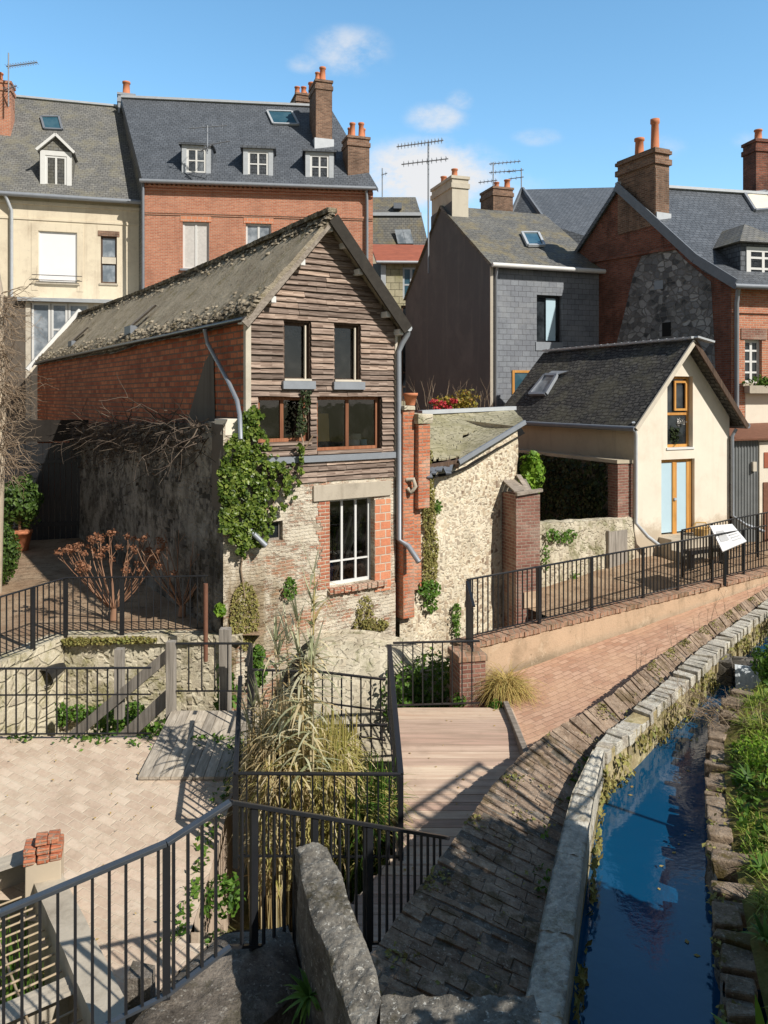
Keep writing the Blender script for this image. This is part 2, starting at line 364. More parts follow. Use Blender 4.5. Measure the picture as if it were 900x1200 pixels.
M['green'] = leafm('fresh green leaf', [(.05,.12,.015),(.1,.21,.025),(.18,.3,.05)], .5, .3)
M['bright'] = leafm('bright spring leaf', [(.09,.2,.01),(.2,.36,.03),(.3,.45,.06)], .5, .35)
M['box_leaf'] = leafm('clipped box leaf', [(.03,.065,.012),(.07,.13,.022),(.12,.19,.04)], .5, .2)
M['moss_leaf'] = leafm('dry moss', [(.16,.13,.04),(.27,.23,.07),(.36,.33,.11),(.2,.22,.06)], .8, .2)
M['dry_reed'] = leafm('dry reed', [(.45,.33,.15),(.66,.53,.29),(.78,.68,.45),(.55,.46,.18)], .6, .3)
M['reed_green'] = leafm('yellow green reed', [(.30,.29,.07),(.48,.42,.13),(.6,.5,.19),(.3,.32,.08)], .6, .3)
M['reed_pale'] = leafm('grey green reed leaf', [(.34,.36,.2),(.52,.52,.34),(.66,.62,.44),(.28,.33,.15)], .6, .3)
M['straw'] = leafm('straw tussock', [(.4,.28,.09),(.58,.43,.16),(.5,.4,.12)], .7, .3)
M['grass'] = leafm('bank grass', [(.09,.17,.015),(.22,.33,.03),(.38,.46,.07),(.48,.44,.17)], .6, .3)
M['twig'] = leafm('bare twig', [(.20,.14,.09),(.34,.25,.17),(.46,.36,.26)], .85, 0)
M['twig_red'] = leafm('red brown twig', [(.20,.10,.06),(.33,.18,.11),(.42,.26,.17)], .85, 0)
M['dead_flower'] = leafm('dried flower head', [(.2,.085,.045),(.33,.15,.08),(.42,.22,.13)], .85, .2)
M['dead_vine'] = leafm('dead vine', [(.06,.045,.035),(.12,.09,.07),(.19,.15,.115)], .9, 0)
M['bark'] = plain('pale bark', (.50,.42,.32), .9, .35, 5, 0, .2, .8)
M['red_flower'] = leafm('red blossom', [(.55,.03,.05),(.7,.1,.1),(.6,.05,.12)], .6, .2)
M['autumn'] = leafm('yellow foliage', [(.35,.3,.04),(.5,.38,.06),(.2,.2,.04),(.45,.25,.05)], .6, .3)

def paverm():
    g = NG('herringbone setts'); p = g.pos(); u = g.warp(g.n('ShaderNodeMapping', None, Vector=p, Rotation=(0,0,R(28))).outputs[0], 3, .02)
    br = g.n('ShaderNodeTexBrick', dict(offset=.5), Vector=u, Color1=(.54,.415,.315), Color2=(.67,.54,.42), Mortar=(.62,.51,.39), Scale=1.0, Mortar_Size=.011, Mortar_Smooth=.5, Bias=0.0, Brick_Width=.24, Row_Height=.115)
    col = g.mix(.4, br.outputs[0], g.cr(g.noise(p, 1.1, 7, .7), [(.25,(.3,.3,.3)),(.75,(.7,.7,.7))]), 'OVERLAY')
    fn = g.noise(p, 16, 5, .7); col = g.mix(.35, col, g.cr(fn, [(.2,(.3,.3,.3)),(.8,(.72,.72,.72))]), 'OVERLAY')
    col = g.mix(g.math('MULTIPLY', g.ramp(g.noise(p, .55, 4), .55, .75), .35), col, (.60,.30,.20))
    col = g.mix(g.math('MULTIPLY', g.ramp(g.noise(p, 1.5, 9, .75), .5, .66), .4), col, (.36,.27,.19))
    col = g.mix(g.math('MULTIPLY', g.ramp(g.noise(p, 7, 8, .8), .58, .68), .4), col, (.22,.17,.12))
    return g.fin(col, .9, g.math('ADD', g.math('MULTIPLY', br.outputs[1], -.7), g.math('MULTIPLY', fn, .6)), .5, .015, .2)
M['paver'] = paverm()
def pathm():
    g = NG('red path brick'); p = g.pos(); u = g.warp(g.n('ShaderNodeMapping', None, Vector=p, Rotation=(0,0,R(-38))).outputs[0], 3, .02)
    br = g.n('ShaderNodeTexBrick', dict(offset=.5), Vector=u, Color1=(.45,.255,.17), Color2=(.60,.385,.27), Mortar=(.40,.25,.17), Scale=1.0, Mortar_Size=.012, Mortar_Smooth=.4, Bias=0.0, Brick_Width=.22, Row_Height=.11)
    col = g.mix(g.math('MULTIPLY', g.ramp(g.noise(p, .8, 7, .7), .4, .66), .7), br.outputs[0], (.62,.40,.26))
    fn = g.noise(p, 15, 5, .7); col = g.mix(.4, col, g.cr(fn, [(.2,(.3,.3,.3)),(.8,(.72,.72,.72))]), 'OVERLAY')
    return g.fin(col, .9, g.math('ADD', g.math('MULTIPLY', br.outputs[1], -.6), g.math('MULTIPLY', fn, .7)), .5, .015, .2)
M['path'] = pathm()
def earthm(name, a, b, c, sc=1.4):
    g = NG(name); p = g.pos()
    col = g.mix(g.ramp(g.noise(p, sc, 8, .7), .38, .62), a, b); col = g.mix(g.ramp(g.noise(p, sc*3, 8, .75), .5, .68), col, c)
    return g.fin(col, .95, g.noise(p, 12, 8, .75), .9, .05, .1)
M['earth'] = earthm('earth', (.34,.23,.15), (.46,.34,.23), (.2,.14,.09))
M['moat_floor'] = earthm('weedy bed', (.2,.17,.1), (.12,.13,.04), (.3,.26,.16))
M['bank'] = earthm('grassy bank', (.13,.13,.03), (.24,.2,.07), (.16,.11,.06), 3.0)
def stonecap(name, a, b, spk, moss, ma=.6, isl=.5):
    g = NG(name); p = g.pos(); r = g.isl()
    col = g.mix(g.ramp(g.noise(p, 3.2, 8, .7), .35, .65), a, b)
    col = g.mix(.75, col, g.cr(g.noise(p, 11, 10, .8), [(.3,(.18,.17,.16)),(.5,(.5,.5,.5)),(.7,(.82,.81,.78))]), 'OVERLAY')
    col = g.mix(isl, col, g.cr(r, [(0,(.34,.33,.32)),(.5,(.5,.5,.5)),(1,(.66,.65,.62))]), 'OVERLAY')
    col = g.mix(g.math('MULTIPLY', g.ramp(g.noise(p, 26, 6, .75), .56, .64), .75), col, spk)
    col = g.mix(g.math('MULTIPLY', g.ramp(g.noise(p, 38, 4, .7), .6, .68), .6), col, mul(a, .25))
    col = g.mix(g.math('MULTIPLY', g.ramp(g.noise(p, 2.1, 9, .75), .52, .62), ma), col, moss)
    h = g.math('ADD', g.noise(p, 9, 6, .7), g.math('MULTIPLY', g.noise(p, 45, 4, .7), .5))
    return g.fin(col, .92, h, .9, .03, .2)
M['parapet'] = stonecap('lichened parapet stone', (.11,.10,.085), (.26,.24,.205), (.66,.64,.57), (.06,.05,.025), .8, .2)
M['coping'] = stonecap('canal coping stone', (.46,.43,.37), (.60,.56,.48), (.70,.67,.6), (.16,.13,.06), .5, .6)
M['canal_face'] = stonecap('wet mossy canal stone', (.30,.24,.13), (.42,.36,.22), (.5,.46,.3), (.12,.11,.02), .85, .7)
M['band'] = stonecap('worn bank brick', (.22,.155,.11), (.37,.28,.21), (.54,.46,.37), (.11,.08,.035), .75, .6)
M['bank_stone'] = stonecap('mossy bank stone', (.21,.155,.11), (.33,.255,.19), (.46,.4,.32), (.11,.085,.02), .8, .5)
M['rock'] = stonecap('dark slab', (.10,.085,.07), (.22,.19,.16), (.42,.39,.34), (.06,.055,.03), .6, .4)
def barnroof():
    g = NG('mossy cement sheet'); p = g.pos()
    z = g.n('ShaderNodeSeparateXYZ', None, Vector=p).outputs[2]; edge = g.math('MAXIMUM', g.ramp(z, 7.0, 6.3), g.ramp(z, 7.7, 8.4))
    n1 = g.noise(p, .9, 9, .75); n2 = g.noise(p, 5, 8, .75); n3 = g.noise(p, 2.1, 9, .75)
    col = g.mix(g.ramp(n1, .35, .65), (.38,.32,.235), (.52,.45,.34))
    col = g.mix(g.math('MULTIPLY', g.ramp(g.math('ADD', n2, g.math('MULTIPLY', g.math('SUBTRACT', edge, .5), .16)), .5, .6), .85), col, (.10,.08,.055))
    col = g.mix(g.math('MULTIPLY', g.ramp(n3, .54, .64), .6), col, (.20,.17,.065))
    col = g.mix(g.math('MULTIPLY', g.ramp(g.noise(p, 14, 5, .7), .58, .66), .6), col, (.55,.52,.45))
    return g.fin(col, .95, g.math('ADD', n2, g.noise(p, 16, 6, .75)), 1.0, .06, .1)
M['barn_roof'] = barnroof()
def oldwall():
    # the gable's foot: rows of old brick showing through worn lime plaster
    g = NG('worn lime plaster over brick'); p = g.pos(); u = g.warp(g.warp(g.uv(), 1.5, .09), 7, .05)
    br = g.n('ShaderNodeTexBrick', dict(offset=.5), Vector=u, Color1=(.46,.20,.13), Color2=(.60,.40,.28), Mortar=(.70,.61,.47), Scale=1.0, Mortar_Size=.013, Mortar_Smooth=.4, Bias=0.0, Brick_Width=.2, Row_Height=.066)
    fn = g.noise(p, 20, 5, .7)
    pl_ = g.mix(g.noise(p, 3, 7, .7), (.58,.50,.38), (.86,.79,.65))
    f = g.ramp(g.noise(g.stretch(p, 1, 1, 1.9), 1.7, 10, .75), .40, .50)
    red = g.ramp(g.noise(g.stretch(p, .8, .8, 1.2), 1.1, 6, .65), .54, .6)
    brc = g.mix(g.math('MULTIPLY', red, .75), br.outputs[0], g.mix(br.outputs[1], (.46,.17,.095), (.60,.46,.34)))
    f = g.math('MULTIPLY', f, g.math('SUBTRACT', 1.0, g.math('MULTIPLY', red, .75)))
    col = g.mix(f, brc, pl_)
    col = g.mix(.5, col, g.cr(fn, [(.2,(.3,.3,.3)),(.8,(.72,.72,.72))]), 'OVERLAY')
    xyz = g.n('ShaderNodeSeparateXYZ', None, Vector=p)
    left = g.ramp(xyz.outputs[0], -1.1, -2.6)      # damp brown growth towards the left corner
    low = g.ramp(xyz.outputs[2], 2.6, 1.0)
    mo = g.math('MULTIPLY', g.math('MULTIPLY', g.ramp(g.noise(g.stretch(p, 2, 2, .5), 1.3, 9, .75), .38, .55), left), low)
    col = g.mix(g.math('MULTIPLY', mo, .85), col, (.22,.145,.06))
    col = g.mix(g.math('MULTIPLY', g.ramp(g.noise(p, 1.3, 9, .75), .52, .62), .65), col, (.27,.21,.14))
    col = g.mix(g.math('MULTIPLY', g.ramp(g.noise(p, 6, 8, .8), .6, .68), .7), col, (.14,.1,.065))
    h = g.math('ADD', g.math('MULTIPLY', g.math('SUBTRACT', 1.0, br.outputs[1]), .5), g.math('ADD', fn, g.math('MULTIPLY', f, .6)))
    return g.fin(col, .92, h, .9, .03, .15)
M['old_wall'] = oldwall()
def waterm():
    g = NG('canal water'); p = g.pos()
    h = g.math('ADD', g.noise(g.stretch(p, 1, 1, 1), 5, 3, .55), g.math('MULTIPLY', g.noise(p, 1.6, 2), .8))
    h = g.math('ADD', h, g.math('MULTIPLY', g.noise(g.stretch(p, 1, 1, 1), 16, 4, .6), .35))
    g.fin(g.mix(g.noise(p, .8, 3), (.0015,.05,.125), (.003,.068,.155)), .02, h, .10, .02, .5)
    g.b.inputs['IOR'].default_value = 1.5; return g.mat
M['water'] = waterm()
M['foam'] = plain('falling water', (.7,.75,.78), .25, .25, 14, 0, .5, .6)
# ---------------------------------------------------------------- levels
FLAT = Fr((0,0), (1,0))
def gz(Y): return pl(Y, [(3,-.75),(5,-.7),(8.5,-.45),(11.2,0)])      # courtyard and deck fall towards the viewer
def pz(Y): return .02+.075*max(0, Y-12)                             # the path climbs to the right
ZW, ZC, ZB = -.05, .5, .55                                          # water, coping, bank band
# ground sheet
mb = MB(); mb.poly((-600,-300,-1.75),(600,-300,-1.75),(600,900,-1.75),(-600,900,-1.75))
struct(mb.build('ground', M['moat_floor']))
# courtyard paving: a grid of quads with the reed pit and the channel left out
def pave(a, b):
    X, Y = a, b
    return Vector((X, Y, gz(Y)+.015*noise.noise(Vector((X*.7, Y*.7, 3)))))
mb = MB(); n = 0
xs = [-16+.35*i for i in range(46)]; xs = [x for x in xs if x < -1.95]+[-1.95]
ys = [2.5+.3*i for i in range(29)]+[11.12]
for i in range(len(xs)-1):
    for j in range(len(ys)-1):
        mb.add([pave(xs[i],ys[j]),pave(xs[i+1],ys[j]),pave(xs[i+1],ys[j+1]),pave(xs[i],ys[j+1])], [(0,1,2,3)])
# strip in front of the reed pit
for j in range(len(ys)-1):
    if ys[j+1] < 7.8:
        mb.add([pave(-1.95,ys[j]),pave(-.9,ys[j]),pave(-.9,ys[j+1]),pave(-1.95,ys[j+1])], [(0,1,2,3)])
# cut the channel (keep cells on the courtyard side of its kerb)
CH0, CH1 = Vector((-3.75,8.15,0)), Vector((-2.25,6.1,0))
chd = (CH1-CH0).normalized(); chn = Vector((-chd.y, chd.x, 0))       # towards the courtyard
def in_channel(c):
    q = Vector(c)-CH0; return q.dot(chn) < .05 and c[1] < 8.15
keep = [(f, m_, s_) for f, m_, s_ in zip(mb.f, mb.m, mb.sm) if not in_channel(sum((Vector(mb.v[k]) for k in f), Vector())/4)]
mb.f = [k[0] for k in keep]; mb.m = [k[1] for k in keep]; mb.sm = [k[2] for k in keep]
# skirts
mb.poly((-16,11.12,-1.75),(-1.95,11.12,-1.75),(-1.95,11.12,gz(11.12)),(-16,11.12,gz(11.12)))
for j in range(len(ys)-1):
    if ys[j] > 7.6: mb.poly((-1.95,ys[j],-1.75),(-1.95,ys[j+1],-1.75),(-1.95,ys[j+1],gz(ys[j+1])),(-1.95,ys[j],gz(ys[j])))
mb.poly((-1.95,7.75,-1.75),(-.9,7.75,-1.75),(-.9,7.75,gz(7.75)),(-1.95,7.75,gz(7.75)))
struct(mb.build('courtyard', M['paver']))
# terrace behind the moat
mb = MB()
TE = [(-30,9.0),(-7.4,9.0),(-6.75,11.1),(-6.25,12.5),(-5.75,13.85),(-2.9,13.95)]
mb.grid(lambda a, b: Vector((lerp(-30,-2.2,a), lerp(13.85,33,b), .6+.03*noise.noise(Vector((a*40,b*30,1)))-(0 if lerp(13.85,33,b)<17 else 0))), 40, 30)
mb.poly((-30,9,.59),(-7.4,9,.59),(-6.75,11.1,.59),(-6.25,12.5,.59),(-5.75,13.86,.59),(-30,13.86,.59))
struct(mb.build('terrace', M['earth']))
# yard behind the path kerb
KERB = [W(553,747,.73), W(632,730,.73), W(693,717,.73), W(748,704,.73), W(794,693,.73), W(830,681,.73)]
kd = (KERB[-1]-KERB[0]).normalized(); KD = Vector((kd.x, kd.y, 0)).normalized(); KN = Vector((KD.y, -KD.x, 0))
K0 = Vector((1.55,13.0,0))
def kp(s, d=0, z=0): return K0+KD*s+KN*d+Vector((0,0,z))
mb = MB()
mb.grid(lambda a, b: (lambda s, e: (kp(s+3.6, -e, pl(13+.61*s+.79*e, [(13.5,.1),(19,.62),(22,.75)]))+Vector((0,0,.03*noise.noise(Vector((s,e,0)))))))(lerp(0,16,a), lerp(.35,22,b)), 30, 30)
struct(mb.build('yard', M['earth']))
# ------------------------------------------------------------- canal, bank band, coping
CR = [(662,1178),(683,1014),(698,930),(700,885),(733,863),(755,845),(775,823),(807,797),(838,768),(869,737),(900,714)]
CL = [(615,1169),(640,1051),(667,930),(700,868),(722,847),(751,821),(771,806),(798,779),(824,757),(860,730),(895,705)]
BL = [(440,1110),(508,1017),(553,953),(587,907),(620,877),(650,853),(687,833),(720,812),(773,768),(807,746),(842,723),(889,694)]
WR = [(833,1170),(828,1075),(820,1002),(825,930),(822,890),(842,855),(855,833)]
def smooth(pts, n, ext0=0, ext1=0):
    pts = [Vector(p) for p in pts]
    for _ in range(2):
        q = [pts[0]]
        for a, b in zip(pts, pts[1:]): q += [a*.75+b*.25, a*.25+b*.75]
        pts = q+[pts[-1]]
    if ext0: pts = [pts[0]+(pts[0]-pts[2]).normalized()*ext0]+pts
    if ext1: pts = pts+[pts[-1]+(pts[-1]-pts[-3]).normalized()*ext1]
    L = [0]
    for a, b in zip(pts, pts[1:]): L.append(L[-1]+(b-a).length)
    def at(k):
        x = k*L[-1]
        for i in range(len(L)-1):
            if x <= L[i+1]+1e-9: return pts[i].lerp(pts[i+1], (x-L[i])/max(1e-9, L[i+1]-L[i]))
        return pts[-1].copy()
    return at, L[-1]
cr, Lr = smooth([W(u,v,ZC) for u, v in CR], 0, 4, 6)
cl, Ll = smooth([W(u,v,ZC) for u, v in CL], 0, 4, 6)
bl, Lb = smooth([W(u,v,ZB) for u, v in BL], 0, 3, 6)
wr, Lw = smooth([W(u,v,ZW) for u, v in WR], 0, 4, 0)
def near(curve, p):                 # closest point of a curve in plan
    best = min((((curve(k/160)-p).to_2d().length), k/160) for k in range(161)); return curve(best[1])
# water
mb = MB(); N = 60
for i in range(N):
    a, b = cr(i/N), cr((i+1)/N)
    def rt(p, k):
        q = wr(min(1, k*1.0)); return q
    mb.poly((a.x-.1,a.y,ZW),(a.x+3.2,a.y-1.6,ZW),(b.x+3.2,b.y-1.6,ZW),(b.x-.1,b.y,ZW))
mb2 = MB(); mb2.grid(lambda a, b: (lambda q: Vector((q.x-.15+2.6*a, q.y-.9*a, ZW)))(cr(b)), 6, 60)
struct(mb2.build('canal_water', M['water']))
# canal wall: coping stones over a mossy face
cw = thing('canal_wall', 'curved canal wall topped with pale brick coping along the blue water', 'wall', (3,10,0))
mb = MB(); faceb = MB(); k = 0.0; si = 0
while k < 1:
    nearpart = cr(k).y < 8.8
    ln = (rnd(.8,1.3) if nearpart else rnd(.13,.19)); k2 = min(1, k+ln/Lr)
    g_ = .004 if nearpart else .018
    a, b = cr(k+g_/Lr*.5), cr(k2-g_/Lr*.5); a2, b2 = near(cl, a), near(cl, b)
    if (a2-b2).length < .02: b2 = a2+(b-a)*.8
    dz = rnd(-.02,.02); ex = rnd(-.02,.03)
    if 9.9 < a.y < 10.6: dz -= rnd(.0,.12)
    o = (a-a2).normalized()*ex
    st = MB()
    if nearpart:
        st.grid(lambda x, y: (a2.lerp(b2, y)).lerp(a.lerp(b, y), x)+V(0,0,dz+.02*noise.noise(V(x*4,y*9,k*50))+.012*noise.noise(V(x*15,y*40,k*50))-(.02 if x in (0,1) else 0)), 8, 24)
        for p0, p1 in ((a,b),(b,b2),(b2,a2),(a2,a)): st.poly(p0+V(0,0,dz), p0+V(0,0,-.3), p1+V(0,0,-.3), p1+V(0,0,dz))
    else:
        h = .16
        st.hexa([a2+V(0,0,-h), a+o+V(0,0,-h), b+o+V(0,0,-h), b2+V(0,0,-h), a2+V(0,0,dz), a+o+V(0,0,dz), b+o+V(0,0,dz-.01), b2+V(0,0,dz)])
        rough(st, .018, 7, si)
    mb.v_off = len(mb.v); mb.add(st.v, st.f)
    # stones of the face below
    hh = [ -.16, -.16-rnd(.12,.2), ZW-.3-ZC]
    for z0, z1 in zip(hh, hh[1:]):
        e = o+(a-a2).normalized()*rnd(-.05,.0)
        fs = MB(); fs.hexa([a2+V(0,0,z1), a+e+V(0,0,z1), b+e+V(0,0,z1), b2+V(0,0,z1), a2+V(0,0,z0-.006), a+e+V(0,0,z0-.006), b+e+V(0,0,z0-.006), b2+V(0,0,z0-.006)])
        rough(fs, .02, 6, si); faceb.add(fs.v, fs.f)
    k = k2; si += 1
mb.build('coping', M['coping'], cw, bevel=.012); faceb.build('wall_face', M['canal_face'], cw)
core = MB(); core.grid(lambda a, b: [near(cl, cr(b)).lerp(cr(b), .06)+V(0,0,-.05), near(cl, cr(b)).lerp(cr(b), .93)+V(0,0,-.05), near(cl, cr(b)).lerp(cr(b), .93)+V(0,0,-.8)][round(a*2)], 2, 60)
core.build('wall_core', M['canal_face'], cw)
# bank band: rows of worn brick on a sloping core between path and coping
bw = thing('bank_wall', 'broad sloping brick bank wall between the canal coping and the timber deck', 'wall', (1,8,0))
mb = MB(); k = 0.0; si = 0
def brow(k):
    a = bl(k); q = cl(0); b = near(cl, a+V(.15,.0,0)); return a, b
while k < 1:
    a0 = bl(k); far = a0.y > 10.2
    ln = rnd(.10,.14) if far else rnd(.095,.125); k2 = min(1, k+ln/Lb)
    a, b = bl(k), bl(k2-.012/Lb); c, d = near(cl, b), near(cl, a)
    wid = (d-a).length; nb = max(1, int(wid/rnd(.14,.25))) if not far else random.choice((1,2))
    cuts = sorted([0, 1]+[min(.95,max(.05,(i+rnd(-.2,.2))/nb)) for i in range(1, nb)])
    for x0, x1 in zip(cuts, cuts[1:]):
        x1 -= .008/max(.2,wid)
        z = lambda x: lerp(0, -.24, min(1, x*1.0))+rnd(-.016,.016)
        dz = rnd(-.014,.014) if far else rnd(-.014,.010)
        st = MB(); pa, pb, pc, pd = a.lerp(d,x0), a.lerp(d,x1), b.lerp(c,x1), b.lerp(c,x0)
        zz = [lerp(0,-.24,x0)+dz, lerp(0,-.24,x1)+dz]
        st.hexa([pa+V(0,0,-.35), pb+V(0,0,-.35), pc+V(0,0,-.35), pd+V(0,0,-.35), pa+V(0,0,zz[0]), pb+V(0,0,zz[1]), pc+V(0,0,zz[1]), pd+V(0,0,zz[0])])
        rough(st, .018 if far else .013, 6, si*.37); mb.add(st.v, st.f); si += 1
    k = k2
mb.build('brick_course', M['band'], bw, bevel=.012)
mb = MB()
mb.grid(lambda a, b: (lambda p, q: p.lerp(q, a)+V(0,0,lerp(-.012 if bl(b).y < 10 else -.03,-.252,a)+.012*noise.noise(V(a*5,b*90,0))))(bl(b), near(cl, bl(b))), 6, 120)
mb.build('mortar_bed', M['rock'], bw)
mb = MB(); mb.grid(lambda a, b: bl(b)+V(.02*noise.noise(V(b*80,a*6,2)),0,lerp(-.02,-2.3,a)), 4, 90)
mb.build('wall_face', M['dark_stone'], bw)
# ------------------------------------------------------------- path and deck
mb = MB()
KB0 = next(k/200 for k in range(200) if bl(k/200).y > 9.6)
def pathp(a, b):
    q = bl(lerp(KB0, 1, b)); l = V(pl(b,[(0,1.9),(.12,1.9),(.2,1.66),(1,kp(13.5).x)]), pl(b,[(0,9.75),(.12,12.0),(.2,12.9),(1,kp(13.5).y)]), 0)
    p = l.lerp(q, a); p.z = pz(p.y)+.02*noise.noise(V(p.x,p.y,0)); return p
mb.grid(pathp, 10, 60); struct(mb.build('path', M['path']))
mb = MB(); y = 3.0
DK = thing('timber_deck', 'pinkish timber deck between the reed pit and the brick bank wall', 'deck', (.8,10,0))
dl = lambda Y: pl(Y, [(4,-.1),(6.6,-.42),(7.8,-.5),(8.7,.1),(12,.12)])
while y < 11.95:
    w = .145; yy = y+w-.008
    xr = lambda Y: near(bl, V(1.5,Y,0)).x
    def redge(Y):
        lo, hi = 0., 1.
        for _ in range(24):
            m_ = (lo+hi)/2
            if bl(m_).y < Y: lo = m_
            else: hi = m_
        return bl(lo).x+.05
    a, b = dl(y), redge(y); b = min(b, 2.0)
    if b > a+.1:
        z0, z1 = gz(y)+.05+rnd(-.003,.003), gz(yy)+.05
        mb.hexa([V(a,y,z0-.04),V(b,y,z0-.04),V(b,yy,z1-.04),V(a,yy,z1-.04),V(a,y,z0),V(b,y,z0),V(b,yy,z1),V(a,yy,z1)])
    y += w
mb.build('planks', M['deck'], DK)
mb = MB(); mb.grid(lambda a, b: V(dl(lerp(4,11.9,b))-.03, lerp(4,11.9,b), gz(lerp(4,11.9,b))+lerp(.055,-1.7,a)), 1, 20); mb.build('edge_board', M['grey_board'], DK)
# timber upstand at the deck's end (the slanting plank)
mb = MB(); p, q = V(1.9,12.0,0), V(1.93,9.85,-.05); mb.bar(p, q, .09, .3); rough(mb, .01, 5)
tag(mb.build('edge_plank', M['beam'], None, bevel=.01), 'short weathered plank on edge where the deck meets the red path', 'plank')
# earth fill under path
# ------------------------------------------------------------- kerb wall and pier
kw = thing('kerb_wall', 'low orange rendered wall with brick coping under the long path railing', 'wall', (1.6,12.9,0))
KF = Fr((K0.x,K0.y),(KD.x,KD.y))
mb = MB(); mb.box(KF, -.2, 14.5, -.34, 0, -.9, .66); mb.build('wall_body', M['orange_render'], kw)
mb = MB(); s = -.25
while s < 14.5:
    mb.box(KF, s, s+.105, -.38, .04+rnd(-.012,.012), .655, .735+rnd(-.008,.006)); s += .114
rough(mb, .006, 8).build('coping', M['kerb_brick'], kw)
PF = Fr((1.22,12.35),(.97,.25))
mb = MB(); mb.box(PF, 0, .44, -.5, 0, -1.2, .62)
mb.build('pier', M['buttress_brick'], kw)
mb = MB(); mb.box(PF, -.03, .47, -.53, .03, .62, .72); rough(mb, .012, 6).build('pier_cap', M['kerb_brick'], kw, bevel=.015)
# front strip of orange earth along the kerb
# ------------------------------------------------------------- moat walls
mw = thing('retaining_wall', 'yellowed rubble retaining wall below the terrace railing', 'wall', (-4.5,13.9,-1.7))
mb = MB()
mb.grid(lambda a, b: V(lerp(-5.75,-2.75,a), 13.86+.05*noise.noise(V(a*9,b*5,0))-.12*(1-b), lerp(-1.75,.5,b)), 30, 16)
mb.grid(lambda a, b: V(pl(a,[(0,-7.4),(.5,-6.62),(1,-5.75)]), pl(a,[(0,9.2),(.5,11.3),(1,13.86)])+0, lerp(-1.75,.5,b)), 20, 8)
mb.build('wall_face', M['moat_stone'], mw)
mb = MB(); x = -5.8
while x < -2.8:
    w = rnd(.2,.3); mb.box(FLAT, x, x+w-.012, -14.1, -13.78+rnd(-.02,.02), .47, .61+rnd(-.01,.01)); x += w
for i in range(20):
    a = V(pl(i/20,[(0,-7.4),(.5,-6.62),(1,-5.75)]), pl(i/20,[(0,9.2),(.5,11.3),(1,13.86)]), 0); b = V(pl((i+1)/20,[(0,-7.4),(.5,-6.62),(1,-5.75)]), pl((i+1)/20,[(0,9.2),(.5,11.3),(1,13.86)]), 0)
    b = a.lerp(b, .96); o = V(-.3,.08,0); mb.hexa([a+V(.03,0,.47),b+V(.03,0,.47),b+o+V(0,0,.47),a+o+V(0,0,.47),a+V(.03,0,.6),b+V(.03,0,.6),b+o+V(0,0,.6),a+o+V(0,0,.6)])
rough(mb, .012, 5).build('coping', M['moat_stone'], mw)
# drain pipe mouth with a dark hood in the retaining wall
dp = thing('drain_outlet', 'pale drain pipe mouth under a dark hood in the rubble wall', 'pipe', (-5.2,13.4,-.2))
c = P(52,795,13.35)
mb = MB(); mb.tube([c+V(0,1.0,0), c+V(.02,0,-.02)], .14, 16, cap=False); mb.tube([c+V(.02,0,-.02), c+V(0,.6,0)], .11, 16, cap=False); mb.build('pipe', M['pale_concrete'], dp)
mb = MB(); mb.tube([c+V(.01,.5,0), c+V(.01,.52,0)], .115, 16); mb.build('opening', M['room'], dp)
mb = MB(); mb.grid(lambda a, b: c+V(.18*math.cos(R(150-150*a)), lerp(-.1,.5,b), .175*math.sin(R(150-150*a))), 14, 2); mb.build('hood', M['black_metal'], dp)
# low sloping mound wall at the back of the moat, right of the reeds
mb = MB()
mb.grid(lambda a, b: V(lerp(-1.4,1.5,a), lerp(12.7,14.9,b), -1.75+ (2.05+.2*math.sin(a*3))*math.sin(min(1,b*1.5)*1.57)*(1-.35*a*a)+.08*noise.noise(V(a*7,b*7,0))), 24, 16)
tag(mb.build('rubble_mound', M['garden_stone']), 'rounded rubble mound against the foot of the timber gable', 'rubble')
# wood platform over the moat and its stair
pf = thing('wooden_platform', 'small grey wooden platform at the edge of the paved courtyard', 'platform', (-2.7,10.9,0))
mb = MB()
for i in range(9):
    x0 = -3.25+i*.145; mb.hexa([V(x0,10.15,-.16),V(x0+.137,10.15,-.16),V(x0+.137,11.75,.04),V(x0,11.75,.04),V(x0,10.15,-.12),V(x0+.137,10.15,-.12),V(x0+.137,11.75,.1),V(x0,11.75,.1)])
mb.build('planks', M['platform_wood'], pf)
for x in (-3.33,): 
    mb = MB(); mb.box(FLAT, x, x+.13, -11.85, -11.72, -1.7, 1.15); mb.build('post', M['grey_board'], pf)
mb = MB(); mb.box(FLAT, -2.62, -2.45, -12.35, -12.2, -1.7, 1.2); mb.build('post', M['grey_board'], pf)
mb = MB(); mb.bar((-3.3,11.8,.95),(-5.0,12.3,-.55), .06, .16); mb.build('stair_rail', M['grey_board'], pf)
mb = MB(); mb.bar((-3.3,11.85,.3),(-4.9,12.35,-1.25), .07, .2); mb.build('stringer', M['grey_board'], pf)
mb = MB(); mb.bar((-4.2,12.2,-.2),(-4.2,12.2,.9), .13,.13); mb.build('stair_post', M['grey_board'], pf)
# rusty post beside the barn's corner
mb = MB(); mb.tube([P(241,775,13.2),P(241,684,13.2)], .04, 8)
tag(mb.build('rusty_post', M['rust']), 'rusty brown steel post at the corner of the timber fronted house', 'post')
